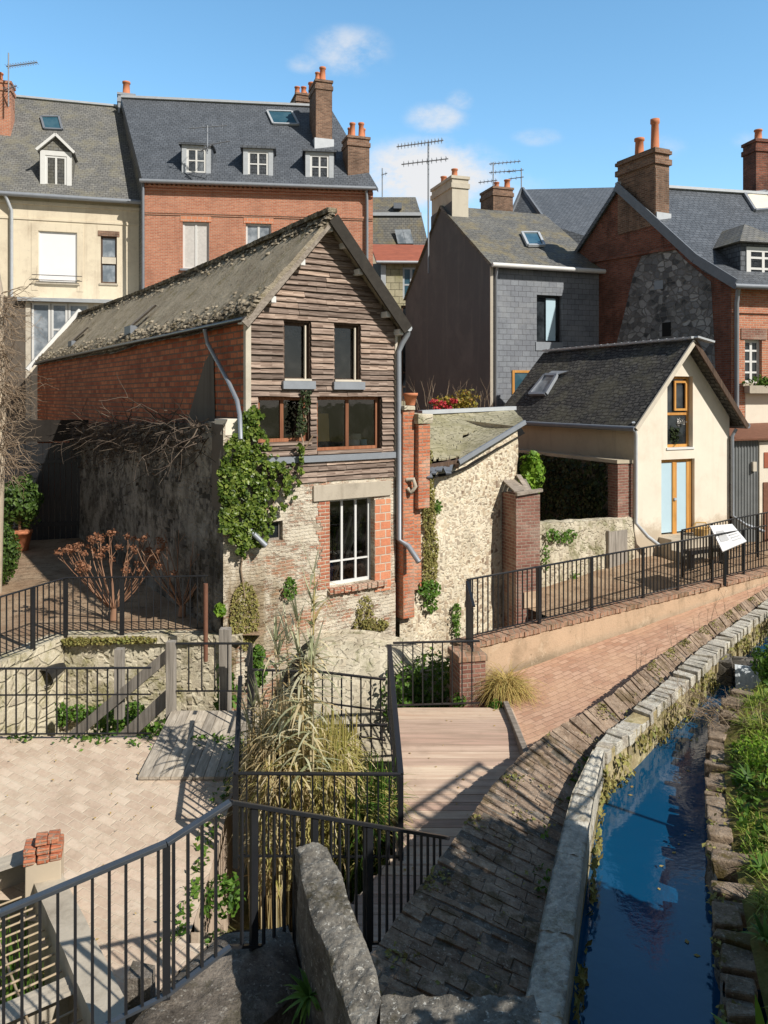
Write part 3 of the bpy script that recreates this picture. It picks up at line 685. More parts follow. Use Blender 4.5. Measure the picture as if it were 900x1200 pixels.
# ------------------------------------------------------------- foreground parapet, landing, channel
pw = thing('parapet_wall', 'rough lichened stone parapet with an L shaped top in the foreground', 'wall', (0,4.4,0))
mb = MB(); ZP = 1.55
A = [W(345,992,ZP), W(378,982,ZP), W(395,1009,ZP), W(407,1049,ZP), W(435,1115,ZP), W(451,1167,ZP)]
Lp = [W(345,992,ZP), W(352,1020,ZP), W(362,1060,ZP), W(385,1120,ZP), W(415,1195,ZP), W(432,1240,ZP)]
rcv, _ = smooth(A, 0); lcv, _ = smooth(Lp, 0)
def cap(a, b):
    p = lcv(b).lerp(rcv(b), a); q = noise.noise_vector(p*4)
    return p+V(0, 0, -.02*(abs(a-.5)*2)**6+.014*noise.noise(p*6)+.014*noise.noise(p*17)+.010*noise.noise(p*41))+V(q.x*.02,q.y*.02,0)
mb.grid(cap, 24, 130)
mb.build('parapet_top', M['parapet'], pw); mb = MB()
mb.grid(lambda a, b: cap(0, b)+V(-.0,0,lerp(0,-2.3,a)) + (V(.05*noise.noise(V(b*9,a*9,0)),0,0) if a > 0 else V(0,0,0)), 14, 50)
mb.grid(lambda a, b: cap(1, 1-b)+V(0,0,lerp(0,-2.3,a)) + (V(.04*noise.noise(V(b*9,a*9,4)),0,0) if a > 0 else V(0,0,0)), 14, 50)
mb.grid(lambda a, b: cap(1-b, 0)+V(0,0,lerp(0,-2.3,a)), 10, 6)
mb.build('parapet_side', M['rock'], pw)  # side stone darker than the cap, shade painted into its colour
mb = MB()
B0, B1 = W(440,1166,ZP), W(640,1176,ZP)
def cap2(a, b):
    p = V(lerp(-.02,.84,a), lerp(B0.y, 2.6, b)+.02*noise.noise(V(a*8,0,3))*(1-b), ZP-.004)
    return p+V(0,0,.014*noise.noise(p*6)+.014*noise.noise(p*18)+.010*noise.noise(p*41))
mb.grid(cap2, 70, 80)
mb.grid(lambda a, b: cap2(1-b,0)+V(0,0,lerp(0,-1.6,a)), 8, 20)
mb.grid(lambda a, b: cap2(1,b)+V(0,0,lerp(0,-1.6,a)), 8, 20)
mb.build('parapet_end', M['parapet'], pw)
# rough stone landing under the near railing
ld = thing('stone_landing', 'dark broken stone slabs under the near railing', 'steps', (-1,5,0))
mb = MB()
def slabp(pts, z0, z1, sd):
    st = MB(); c = sum((V(*p,0) for p in pts), V(0,0,0))/len(pts)
    n_ = len(pts); N_ = 7
    def f(a, b):
        i = a*n_; k_ = int(i) % n_; e = V(*pts[k_],0).lerp(V(*pts[(k_+1) % n_],0), i-int(i))
        p = c.lerp(e, b); p.z = z1+.05*noise.noise(p*3+V(sd,0,0))+.02*noise.noise(p*9)-.05*b**6; return p
    st.grid(f, n_*8, N_)
    st.grid(lambda a, b: (lambda p: V(p.x+.05*noise.noise(p*4),p.y+.05*noise.noise(p*5),lerp(p.z, z0, b)))(f(a,1)), n_*8, 4)
    return st
for pts, z0, z1, sd in [([(-1.75,4.75),(-1.05,4.6),(-.55,5.35),(-.75,5.95),(-1.25,5.85)], -1, .86, 1),
                        ([(-2.6,4.2),(-1.7,4.3),(-1.3,5.0),(-1.5,5.35),(-2.3,4.9)], -1, .62, 5),
                        ([(-1.3,3.8),(-.55,3.8),(-.62,4.55),(-1.1,4.75),(-1.5,4.4)], -1, .98, 9),
                        ([(-.55,5.3),(-.1,5.2),(.15,5.8),(-.3,6.5),(-.8,6.0)], -1, .3, 13),
                        ([(-3.4,3.2),(-1.2,3.2),(-1.2,3.9),(-2.4,4.3)], -1, .5, 17)]:
    slabp(pts, z0, z1, sd).build('slab', M['rock'], ld)
mb = MB(); rough(mb.box(FLAT, -1.92,-1.74,-5.9,-5.75,-.7,.55), .05, 4).build('upright_stone', M['rock'], ld)
# channel with kerb, iron grid, broken brick pier
cn = thing('channel_kerb', 'grey concrete kerb round the sunken planting channel', 'kerb', (-3,7.2,0))
CF = Fr((CH0.x,CH0.y),(chd.x,chd.y))   # normal of CF points to the left-near side
mb = MB()
def kerb(s0, s1, d0, d1, z0, z1, sd): 
    st = MB(); st.grid(lambda a, b: CF.p(lerp(s0,s1,a), lerp(d0,d1,b), z1+.02*noise.noise(V(a*9+sd,b*3,0))), 16, 3)
    st.grid(lambda a, b: CF.p(lerp(s0,s1,a), d1, lerp(z1,z0,b)+(.02*noise.noise(V(a*9+sd,3,0)) if b==0 else 0)), 16, 2)
    st.grid(lambda a, b: CF.p(lerp(s1,s0,a), d0, lerp(z1,z0,b)+(.02*noise.noise(V((1-a)*9+sd,0,0)) if b==0 else 0)), 16, 2)
    st.grid(lambda a, b: CF.p(s0 if a < .5 else s0, lerp(d1,d0,b), lerp(z0,z1,a)), 1, 1)
    return st
kerb(-.1, 2.9, -.28, 0, -1.75, -.18, 0).build('kerb_side', M['concrete'], cn)
kerb(1.55, 1.8, 0, 2.5, -1.75, -.3, 7).build('kerb_cross', M['concrete'], cn)
kerb(-.4, -.12, -.05, 2.6, -1.75, -.1, 4).build('kerb_end', M['concrete'], cn)
gr = thing('iron_grid', 'grid of corroded iron bars over the planted channel', 'grid', (-3.4,6.6,-.4))
s = .05
while s < 2.6:
    if not (1.5 < s < 1.85):
        mb = MB(); mb.tube([CF.p(s,.02,-.34), CF.p(s+.1,1.6,-.34)], .011, 6); mb.build('bar', M['rust_bar'], gr)
    s += .135
for d in (.42,):
    mb = MB(); mb.tube([CF.p(-.1,d,-.365), CF.p(2.7,d-.05,-.365)], .012, 6); mb.build('cross_bar', M['rust_bar'], gr)
bp = thing('brick_pier', 'broken stub of a brick pier on a pale plastered post beside the channel', 'pier', (-3.6,8.0,-.5))
BF = Fr((-3.72,8.0),(.95,.3))
mb = MB(); mb.box(BF, -.02, .33, -.32, 0, -.6, .02); rough(mb,.012,5).build('post', M['cream_render'], bp, bevel=.01)
mb = MB()
for i, (n_, z) in enumerate([(3,.02),(3,.09),(2,.16)]):
    for j in range(n_):
        st = MB(); st.box(BF, -.04+(3-n_)*.1+j*.13, .08+(3-n_)*.1+j*.13, -.3+.02*i, .02-.04*i, z, z+.064); rough(st, .02, 4, i*3+j); mb.add(st.v, st.f)
mb.build('brickwork', M['pier_brick'], bp, bevel=.012)
# right bank: stone edging, grassy slope, street embankment behind
def redge2(k): return wr(k)
bk = thing('bank_edging', 'crumbling mossy stone edging on the right bank of the canal', 'wall', (3.5,8,0))
mb = MB(); k = 0; si = 0
while k < 1:
    ln = rnd(.12,.3); k2 = min(1, k+ln/Lw); a, b = wr(k), wr(max(k+.3*ln/Lw,k2-rnd(.01,.05)/Lw))
    for lev in range(1):
        z0, z1 = .16, .34+rnd(-.05,.03); w = rnd(.2,.36); off = .05+rnd(-.03,.04)
        if random.random() < .15: continue
        t = (b-a).normalized(); nn = V(t.y,-t.x,0)
        st = MB(); p = [a+nn*off, a+nn*(off+w), b+nn*(off+w), b+nn*off]
        dz = rnd(-.02,.02)
        st.hexa([q+V(0,0,z0-ZW) for q in p]+[q+V(0,0,z1-ZW+dz) for q in p]); rough(st,.045,3.5,si*.7); rough(st,.03,11,si*.3); mb.add(st.v, st.f); si += 1
    k = k2
mb.build('stones', M['bank_stone'], bk, bevel=.018)
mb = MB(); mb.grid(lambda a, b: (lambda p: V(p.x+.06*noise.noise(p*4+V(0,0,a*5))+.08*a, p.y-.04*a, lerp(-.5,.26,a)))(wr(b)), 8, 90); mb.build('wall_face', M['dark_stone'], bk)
def bankz(x, y):
    e = near(wr, V(x,y,0)) if y < 10.7 else near(cr, V(x-1.35,y+.6,0))+V(1.2,-.6,0)
    d = max(0, x-e.x-.3); return .3+.35*min(d,1.0)+.5*max(0,d-1.0)+.06*noise.noise(V(x*2,y*2,0))
mb = MB()
def bk_pt(a, b):
    y = lerp(2, 24, b); e = wr(min(1,max(0,(y-2.5)/(10.7-2.5)))) if y < 10.9 else cr(1)
    xl = pl(y, [(2,1.7),(6.4,3.05),(7.4,3.4),(8.4,3.75),(9.6,4.25),(10.6,4.7),(12.4,6.1),(14.6,7.9),(16,9.3),(24,17)])
    x = xl+a*a*9; d = max(0, x-xl); z = .32+.3*min(d,1.2)+.45*max(0,d-1.2)
    return V(x, y, min(3.3, z)+.08*noise.noise(V(x*2,y*2,0))+.04*noise.noise(V(x*6,y*6,0)))
mb.grid(bk_pt, 40, 90); struct(mb.build('bank', M['bank']))
# weir with falling water
wv = thing('weir', 'small dark weir with white water falling into the canal', 'weir', (6.3,13.3,0))
c = W(882,808,ZW)
WF = Fr((c.x-.55,c.y+.25),(.93,-.36))
mb = MB(); mb.box(WF, -.25, .3, -.5, 0, -.3, .36); mb.box(WF, .88, 1.6, -.5, .05, -.3, .42); mb.box(WF, .3, .88, -.6, -.08, -.3, .3)
rough(mb,.03,4).build('stonework', M['dark_stone'], wv, bevel=.02)
mb = MB(); mb.grid(lambda a, b: WF.p(lerp(.33,.85,a), .03+.16*b**.5+.02*noise.noise(V(a*30,0,0)), lerp(.34,-.06,b)), 26, 10); mb.build('falling_water', M['foam'], wv)
# ---------------------------------------------------------------- building helpers
def window(parent, F, r, d, fm, gm, nx=2, ny=1, fw=.06, bar=.03, sill=None, name='window', sillm=None, sub=True):
    # frame at depth d, glass a little behind; sub=False packs the pane into the same mesh
    s0, s1, z0, z1 = r; mb = MB(); t = .05
    mb.box(F, s0, s0+fw, d-t, d, z0, z1); mb.box(F, s1-fw, s1, d-t, d, z0, z1)
    mb.box(F, s0+fw, s1-fw, d-t, d-.002, z0, z0+fw); mb.box(F, s0+fw, s1-fw, d-t, d-.002, z1-fw, z1)
    for i in range(1, nx):
        x = lerp(s0+fw/2, s1-fw/2, i/nx); mb.box(F, x-bar*.7, x+bar*.7, d-t, d-.004, z0+fw, z1-fw)
    ys = ny if isinstance(ny, (list, tuple)) else [i/ny for i in range(1, ny)]
    for y in ys:
        z = lerp(z0, z1, y); mb.box(F, s0+fw, s1-fw, d-t, d-.008, z-bar/2, z+bar/2)
    pq = [F.p(s0+fw/2,d-t*.6,z0+fw/2), F.p(s1-fw/2,d-t*.6,z0+fw/2), F.p(s1-fw/2,d-t*.6,z1-fw/2), F.p(s0+fw/2,d-t*.6,z1-fw/2)]
    if sub:
        w = mb.build(name, fm, parent)
        g = MB(); g.poly(*pq); g.build('pane', gm, w)
    else:
        mb.poly(*pq, m=1); w = mb.build(name, [fm, gm], parent)
    if sill and sub:
        sm = MB(); sm.box(F, s0-sill[0], s1+sill[0], d-.05, sill[1], z0-sill[2], z0-.003); sm.build('sill', sillm or M['zinc'], w)
    return w
def pot(parent, c, h=.7, r=.13, m=None):
    mb = MB(); mb.lathe(c, [(r*1.25,0),(r*1.25,.08*h),(r,.12*h),(r*.86,.85*h),(r*1.08,.88*h),(r*1.08,h),(r*.7,h),(r*.7,h*.8)], 12)
    return mb.build('chimney_pot', m or M['terracotta'], parent)
def chimney(parent, F, s0, s1, d0, d1, z0, z1, mat, pots, capm=None, mr=.05, potm=None):
    mb = MB(); mb.box(F, s0, s1, d0, d1, z0, z1-.5)
    mb.box(F, s0-mr, s1+mr, d0-mr, d1+mr, z1-.5, z1-.3); mb.box(F, s0, s1, d0, d1, z1-.3, z1-.12); mb.box(F, s0-mr, s1+mr, d0-mr, d1+mr, z1-.12, z1)
    ch = mb.build('chimney', mat, parent)
    for s, d, h, r in pots: pot(ch, F.p(s,d,z1), h, r, potm)
    return ch
def roofpane(parent, corners, fm, gm, n, name='skylight', lift=.06):
    mb = MB(); c = [Vector(p)+n*lift for p in corners]; ctr = sum(c, Vector())/4
    for a, b in zip(c, c[1:]+c[:1]): mb.bar(a, b, .1, .1, up=n)
    f = mb.build(name, fm, parent)
    g = MB(); g.poly(*c); g.build('pane', gm, f); return f
def pipe(parent, pts, r, m, name='downpipe'):
    mb = MB(); mb.tube(pts, r, 8); return mb.build(name, m, parent)
def nrm(a, b, c): return (Vector(b)-Vector(a)).cross(Vector(c)-Vector(a)).normalized()
BZ = -1.75
# ================================================================ the timber fronted house
GF = Fr((-2.49,14.0),(.834,.552)); BL_ = 21.8
bn = thing('timber_house', 'old narrow house with silvered timber boarded gable, mossy long roof and orange brick side', 'house', (-1.1,15,BZ))
ZE, ZA, WG = 6.36, 8.35, 3.26; HM = 1.62
SF = Fr((-2.49,14.0), (GF.n.x, GF.n.y)); # side wall frame: runs from far (negative) to the corner
SFr = Fr((-2.49,14.0),(.552,-.834))
mb = MB(); mb.wall(SFr, [(-BL_,ZE),(0,ZE)], 3.2); mb.build('side_wall', M['barn_brick'], bn)
# far and right walls
mb = MB(); q = GF.p
mb.poly(q(WG,0,BZ),q(WG,-BL_,BZ),q(WG,-BL_,ZE),q(WG,0,ZE)); mb.poly(q(WG,-BL_,BZ),q(0,-BL_,BZ),q(0,-BL_,ZE),q(HM,-BL_,ZA),q(WG,-BL_,ZE)); mb.build('rear_wall', M['barn_brick'], bn)
# gable: openings from the photo
O1 = GF.rect(333,378,363,446); O2 = GF.rect(392,381,421,447); O3 = GF.rect(303,465,362,518); O4 = GF.rect(372,465,446,527); O5 = GF.rect(386,583,438,684); O6 = GF.rect(311,611,331,634)
zcl = GF.px(400,562)[1]
prof = [(0,ZE),(HM,ZA),(WG,ZE)]
mb = MB(); mb.wall(GF, prof, zcl, [O1,O2,O3,O4], d=-.02, reveal=.14); mb.build('sheathing', M['dark_wood'], bn)
mb = MB(); z = zcl; row = 0
holes = [O1,O2,O3,O4]
while z < ZA-.1:
    h = rnd(.098,.122); zm = z+h/2
    k = (zm-ZE)/(ZA-ZE); a, b = (0.0, WG) if k < 0 else (HM*k+.02, WG-(WG-HM)*k-.02)
    segs = [(a, b)]
    for o in holes:
        if o[2]-.02 < zm < o[3]+.03:
            ns = []
            for x0, x1 in segs:
                if o[1]+.02 <= x0 or o[0]-.02 >= x1: ns.append((x0,x1)); continue
                if o[0]-.02 > x0: ns.append((x0,o[0]-.02))
                if o[1]+.02 < x1: ns.append((o[1]+.02,x1))
            segs = ns
    for x0, x1 in segs:
        cuts = [x0]
        if x1-x0 > 1.6: cuts.append(rnd(x0+.5, x1-.5) if random.random() < .7 else lerp(x0,x1,.5))
        cuts.append(x1)
        for c0, c1 in zip(cuts, cuts[1:]):
            if c1-c0 < .04: continue
            N_ = max(1, int((c1-c0)/.2)); o = rnd(-.006,.008); t0 = rnd(-.012,.012); t1 = rnd(-.012,.012); sd = rnd(0,99)
            rows = []
            for i in range(N_+1):
                s = lerp(c0+.003,c1-.003,i/N_); w = .008*noise.noise(V(s*3,sd,0)); tz = lerp(t0,t1,i/N_); dd = o+.008*noise.noise(V(s*2.5,sd,5))
                if random.random() < .05: w -= rnd(0,.012)
                rows.append([GF.p(s,.046+dd,z-.004+w+tz*.4), GF.p(s,.004+dd,z+h-.004+tz*.4), GF.p(s,-.015,z+h+tz*.4), GF.p(s,.0,z-.004+w+tz*.4)])
            vs = [v for r_ in rows for v in r_]; fs = []
            for i in range(N_):
                for j in range(4): fs.append((i*4+j, (i+1)*4+j, (i+1)*4+(j+1)%4, i*4+(j+1)%4))
            fs += [(0,1,2,3), tuple(N_*4+j for j in (3,2,1,0))]
            mb.add(vs, fs)
    z += h
mb.build('cladding', M['clad'], bn)
# foot of the gable
mb = MB(); mb.wall(GF, [(-.47,4.43),(-.02,4.43),(-.0199,zcl),(WG,zcl)], BZ, [O5,O6], d=.015, reveal=.2); mb.build('foot_wall', M['old_wall'], bn)
mb = MB(); a = GF.px(366,585); b = GF.px(457,568); mb.box(GF, GF.px(366), GF.px(457), -.1, .06, GF.px(410,584)[1], GF.px(410,566)[1]); mb.build('lintel', M['concrete'], bn, bevel=.01)
mb = MB(); r = GF.rect(438.5,586,457,690); mb.box(GF, r[0], r[1], -.1, .03, GF.px(447,692)[1], GF.px(447,585)[1]); rough(mb,.004,6).build('brick_jamb', M['jamb_brick'], bn)
mb = MB()
zz = GF.px(380,690)[1]; ztop = GF.px(380,586)[1]
while zz < ztop-.05:
    w = rnd(.16,.3); mb.box(GF, GF.px(385.5)-w, GF.px(385.5), -.1, .028+rnd(-.006,.006), zz, min(ztop,zz+.068)); zz += .072
mb.build('brick_jamb', M['old_brick'], bn)
mb = MB()
s = GF.px(384)
while s < GF.px(447):
    mb.box(GF, s, s+.07, -.1, .12+rnd(-.02,.02), O5[2]-.12, O5[2]-.01); s += .078
rough(mb,.008,8).build('brick_sill', M['old_brick'], bn, bevel=.008)
# room behind the panes
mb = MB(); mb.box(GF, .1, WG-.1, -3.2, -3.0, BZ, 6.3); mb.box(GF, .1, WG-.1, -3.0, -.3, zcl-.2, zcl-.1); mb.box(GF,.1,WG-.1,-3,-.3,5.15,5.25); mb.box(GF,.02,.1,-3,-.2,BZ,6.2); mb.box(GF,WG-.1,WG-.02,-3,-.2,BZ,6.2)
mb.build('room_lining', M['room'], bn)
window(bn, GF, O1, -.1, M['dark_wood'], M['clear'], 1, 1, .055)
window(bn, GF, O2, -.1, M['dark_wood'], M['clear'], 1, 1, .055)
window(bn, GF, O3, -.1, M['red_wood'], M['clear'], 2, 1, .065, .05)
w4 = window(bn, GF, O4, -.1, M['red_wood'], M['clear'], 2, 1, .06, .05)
w5 = window(bn, GF, O5, -.12, M['white_paint'], M['clear'], 3, [.27], .065, .032, (.03,-.03,.07), 'window', M['cream_paint'])
window(bn, GF, O6, -.08, M['grey_board'], M['glass'], 1, 1, .04)
for o in (O1,O2):
    mb = MB(); mb.box(GF, o[1]-.08, o[1]-.05, -.1, -.05, o[2]+.03, o[3]-.04); mb.build('shutter_edge', M['cream_paint'], bn)
    mb = MB(); mb.box(GF, o[0]-.06, o[1]+.08, -.02, .1, o[2]-.16, o[2]-.01); mb.build('window_apron', M['zinc'], bn)
    mb = MB(); mb.box(GF, o[0]-.01, o[1]+.02, -.06, .05, o[2]-.005, o[2]+.035); mb.build('window_sill', M['cream_paint'], bn)
mb = MB(); mb.box(GF, O3[0]+.1, WG-.03, -.02, .085, O4[2]-.2, O4[2]-.08); mb.build('flashing_strip', M['zinc'], bn)
mb = MB(); mb.box(GF, O3[0]-.02, O3[1]+.04, -.08, .06, O3[2]-.06, O3[2]); mb.build('window_sill', M['clad'], bn)
mb = MB(); mb.box(GF, O4[0]-.02, O4[1]+.02, -.08, .06, O4[2]-.06, O4[2]); mb.build('window_sill', M['clad'], bn)
# corner posts, roof, bargeboards, purlin ends
mb = MB(); mb.box(GF, -.06, .05, -.05, .06, 4.4, ZE-.05); mb.build('corner_post', M['pale_concrete'], bn, bevel=.01)
mb = MB(); mb.box(GF, WG-.03, WG+.03, -.05, .05, zcl-.02, ZE-.1); mb.build('corner_post', M['cream_paint'], bn, bevel=.01)
OV = .3
def roofside(sgn):
    def f(a, b):
        d = lerp(OV, -BL_-.2, b); 
        if sgn < 0: s, z = lerp(-.14, HM, a), lerp(ZE-.14*(ZA-ZE)/HM+.06, ZA-.06, a)
        else: s, z = lerp(HM, WG+.08, a), lerp(ZA-.06, ZE-.08*(ZA-ZE)/(WG-HM)+.04, a)
        p = GF.p(s, d, z+.13); nn = noise.noise(p*.5)*.07+noise.noise(p*3.5)*.025+.02*noise.noise(p*9)
        sag = -.12*math.sin(max(0,-d)/BL_*3.14)*(1-abs(2*a-1)*.3)
        return p+V(0,0,nn+sag)
    return f
mb = MB(); L_ = roofside(-1); R_ = roofside(1)
mb.grid(L_, 26, 200); mb.grid(R_, 26, 200)
low = lambda f, a, b: f(a,b)-V(0,0,.15)
mb.grid(lambda a, b: L_(a,0)-V(0,0,.12*b), 20, 1, smooth=False); mb.grid(lambda a, b: R_(a,0)-V(0,0,.12*b), 20, 1, smooth=False)
mb.grid(lambda a, b: L_(0,a)-V(0,0,.09*b), 160, 1, smooth=False); mb.grid(lambda a, b: R_(1,a)-V(0,0,.09*b), 160, 1, smooth=False)
mb.grid(lambda a, b: low(L_,b,a), 40, 4); mb.grid(lambda a, b: low(R_,b,a), 40, 4)
# clumps of moss along eaves and ridge
for i in range(1500):
    b = random.random()**1.5; side = random.random(); a = abs(random.gauss(0,.10)) if side < .55 else 1-abs(random.gauss(0,.07))
    a = min(1,max(0,a)); p = L_(a,b); r_ = rnd(.02,.06)
    st = MB(); st.lathe((p.x,p.y,p.z-.02), [(r_*1.4,0),(r_*1.2,r_*.6),(r_*.5,r_*.95)], 6); mb.add(st.v, st.f, 0, True)
rf = mb.build('roof', M['barn_roof'], bn)
# ridge tiles (right edge visible from the front)
mb = MB()
for i in range(60):
    d0 = OV-.02-i*.37; a = GF.p(HM,d0,ZA+.11); b = GF.p(HM,d0-.36,ZA+.095)
    k = -.12*math.sin(max(0,-d0)/BL_*3.14); mb.bar(a+V(0,0,k), b+V(0,0,k), .2, .09)
rough(mb, .015, 5).build('ridge_tile', M['barn_roof'], bn)
mb = MB(); mb.bar(GF.p(-.17,OV-.03,ZE-.14*(ZA-ZE)/HM-.0), GF.p(HM,OV-.03,ZA-.06), .05, .15); mb.build('bargeboard', M['beam'], bn)
mb = MB(); mb.bar(GF.p(HM,OV+.01,ZA-.04), GF.p(WG+.1,OV+.01,ZE-.08*(ZA-ZE)/HM-.0), .05, .24); mb.build('bargeboard', M['roof_edge'], bn)
for s, z in [(-.1,ZE-.08),(.42,ZE+.32),(1.02,ZE+1.06),(HM,ZA-.22),(HM+.35,ZA-.5),(2.3,ZE+1.0),(2.95,ZE+.2),(3.26,ZE-.14)]:
    mb = MB(); mb.bar(GF.p(s,-.1,z), GF.p(s,OV-.07,z), .1, .12); mb.build('purlin_end', M['white_paint'], bn, bevel=.01)
mb = MB(); mb.tube([GF.p(-.17,OV-.05,ZE-.07), GF.p(-.17,-BL_,ZE-.07)], .045, 8); mb.build('gutter', M['black_metal'], bn)
rk = [GF.p(-.3,-BL_-.22,ZE-.3), GF.p(HM,-BL_-.22,ZA+.12)]
mb = MB(); mb.bar(GF.p(-.45,-BL_+.3,ZE-.35), GF.p(HM,-BL_+.3,ZA+.25), .3, .16); mb.build('verge_board', M['white_paint'], bn)
# skylights on the long slope
def onroof(u, v): return hit(u, v, GF.p(-.3,0,ZE-.3*(ZA-ZE)/HM+.15), nrm(GF.p(-.3,0,ZE-.3*(ZA-ZE)/HM), GF.p(-.3,-1,ZE-.3*(ZA-ZE)/HM), GF.p(HM,0,ZA)))
for u0, v0, u1, v1 in [(149,388,180,361),(82,404,102,386)]:
    a, b = onroof(u0,v0), onroof(u1,v1); mb = MB(); nn = V(-.5,-.3,.8); up_ = nn*.07
    mb.slab(a+up_, a+V(.3,-.5,0)*.6+up_, b+V(.3,-.5,0)*.6+up_, b+up_, .05) ; mb.build('roof_board', M['beam'], bn)
    mb = MB(); mb.box(Fr((a.x,a.y),(.55,-.83)), -.1,.5,-.3,.05,a.z-.1,a.z+.12); mb.build('roof_vent', M['lead'], bn)
# pipes
a = GF.px(457,395); pp = [GF.p(WG+.16,OV-.06,GF.px(465,384)[1]), GF.p(WG+.16,.22,GF.px(465,392)[1]), GF.p(WG+.1,.12,GF.px(458,402)[1]), GF.p(WG+.02,.1,GF.px(458,412)[1]), GF.p(WG+.03,.1,GF.px(458,632)[1])]
pipe(bn, pp+[GF.p(WG+.12,.3,GF.px(462,638)[1]), hit(491,659, GF.p(0,.55,0), V(GF.n.x,GF.n.y,0))], .055, M['zinc'])
mb = MB(); mb.tube([GF.p(WG+.15,OV+.0,ZE-.06), GF.p(WG+.15,-BL_,ZE-.06)], .07, 8); mb.build('gutter', M['zinc_pale'], bn)
shit = lambda u, v, d: hit(u, v, SFr.p(0,d,0), V(SFr.n.x,SFr.n.y,0))
pipe(bn, [shit(240,386,.22), shit(243,402,.15), shit(268,448,.2), shit(278,470,.3), shit(281,487,.45), shit(282,515,.5)], .04, M['zinc'])
pipe(bn, [hit(289,618,GF.p(0,.1,0),V(GF.n.x,GF.n.y,0)), hit(312,640,GF.p(0,.35,0),V(GF.n.x,GF.n.y,0))], .05, M['zinc'])
# grey cement triangle on the brick side
mb = MB(); sr = SFr
a = hit(219,494,sr.p(0,.02,0),V(sr.n.x,sr.n.y,0)); b = hit(252,494,sr.p(0,.02,0),V(sr.n.x,sr.n.y,0)); c = hit(250,408,sr.p(0,.02,0),V(sr.n.x,sr.n.y,0)); d = hit(240,424,sr.p(0,.02,0),V(sr.n.x,sr.n.y,0))
mb.poly(a,b,c,d); mb.build('cement_patch', M['dirt_concrete'], bn)
# things inside the windows
mb = MB(); F2 = Fr(GF.p(0,-.22,0).to_2d(), (GF.t.x,GF.t.y)); r = GF.rect(375,485,391,518); mb.hexa([GF.p(r[0],-.2,r[2]),GF.p(r[1]+.02,-.2,r[2]),GF.p(r[1],-.24,r[2]),GF.p(r[0],-.24,r[2]),GF.p(r[0]+.06,-.3,r[3]),GF.p(r[1]+.05,-.3,r[3]),GF.p(r[1]+.05,-.34,r[3]),GF.p(r[0]+.06,-.34,r[3])])
tag(mb.build('plywood_board', M['board_yellow']), 'yellow plywood board leaning inside the wide upper window', 'board')
mb = MB(); r = GF.rect(393,388,397,444); mb.box(GF, r[0], r[1]+.03, -.3,-.22, O2[2], r[3]); tag(mb.build('window_plank', M['board_yellow']), 'yellow plank standing inside the small upper right window', 'board')
st_ = thing('paint_tins', 'pale tins stacked on a board in the wide window', 'tins', GF.p(2.45,-.35,O4[2]+.06))
for i, (s, z, rr, m_) in enumerate([(2.5,.06,.1,'white_paint'),(2.52,.18,.11,'cream_paint'),(2.3,.06,.07,'zinc'),(2.7,.06,.08,'blue_panel')]):
    mb = MB(); c = GF.p(s,-.34,O4[2]+z); mb.lathe(c, [(rr,0),(rr,.1),(rr*.9,.11),(rr*.9,.115)], 14); mb.build('tin', M[m_], st_)
mb = MB(); mb.box(GF, 2.15, 2.85, -.5,-.2, O4[2]+.0, O4[2]+.05); mb.build('shelf', M['board_yellow'], st_)
for k_, (s0, s1) in enumerate([(O5[0]+.3,O5[1]-.35),(O5[0]+.42,O5[1]-.12)]):
    mb = MB(); mb.bar(GF.p(s0,-.3,O5[2]+.1), GF.p(s1+.12,-.5,O5[2]+1.25), .04,.05); tag(mb.build('leaning_lath', M['cream_paint']), ['thin pale lath leaning behind the lower window','second longer lath leaning behind the right part of the lower window'][k_], 'lath')
mb = MB(); c = GF.p(O5[0]+.15,-.4,O5[2]+.02); mb.lathe(c, [(.13,0),(.15,.3),(.12,.42),(.05,.48)], 14); tag(mb.build('blue_drum', M['blue_paint']), 'blue plastic drum inside the lower window', 'drum')
# ---- stone wall along the left of the house
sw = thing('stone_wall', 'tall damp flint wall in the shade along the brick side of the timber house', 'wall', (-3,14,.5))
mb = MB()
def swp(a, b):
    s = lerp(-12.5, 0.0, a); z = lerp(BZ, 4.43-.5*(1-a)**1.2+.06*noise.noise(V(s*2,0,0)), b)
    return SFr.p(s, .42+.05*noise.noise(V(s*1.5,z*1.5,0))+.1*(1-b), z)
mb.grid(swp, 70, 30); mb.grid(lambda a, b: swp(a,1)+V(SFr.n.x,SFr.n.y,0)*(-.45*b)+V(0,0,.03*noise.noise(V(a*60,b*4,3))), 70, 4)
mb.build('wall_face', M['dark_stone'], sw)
mb = MB(); mb.grid(lambda a, b: SFr.p(lerp(-.62,.012,a), .44+.015*noise.noise(V(a*5,b*9,0))+.02*(1-b), lerp(BZ,4.4,b)), 6, 24); mb.build('end_pier', M['dirt_concrete'], sw)
mb = MB(); mb.box(GF, -.44, -.05, -.5, .03, 4.2, 4.5); rough(mb,.015,5).build('pier_cap', M['cream_render'], sw, bevel=.015)
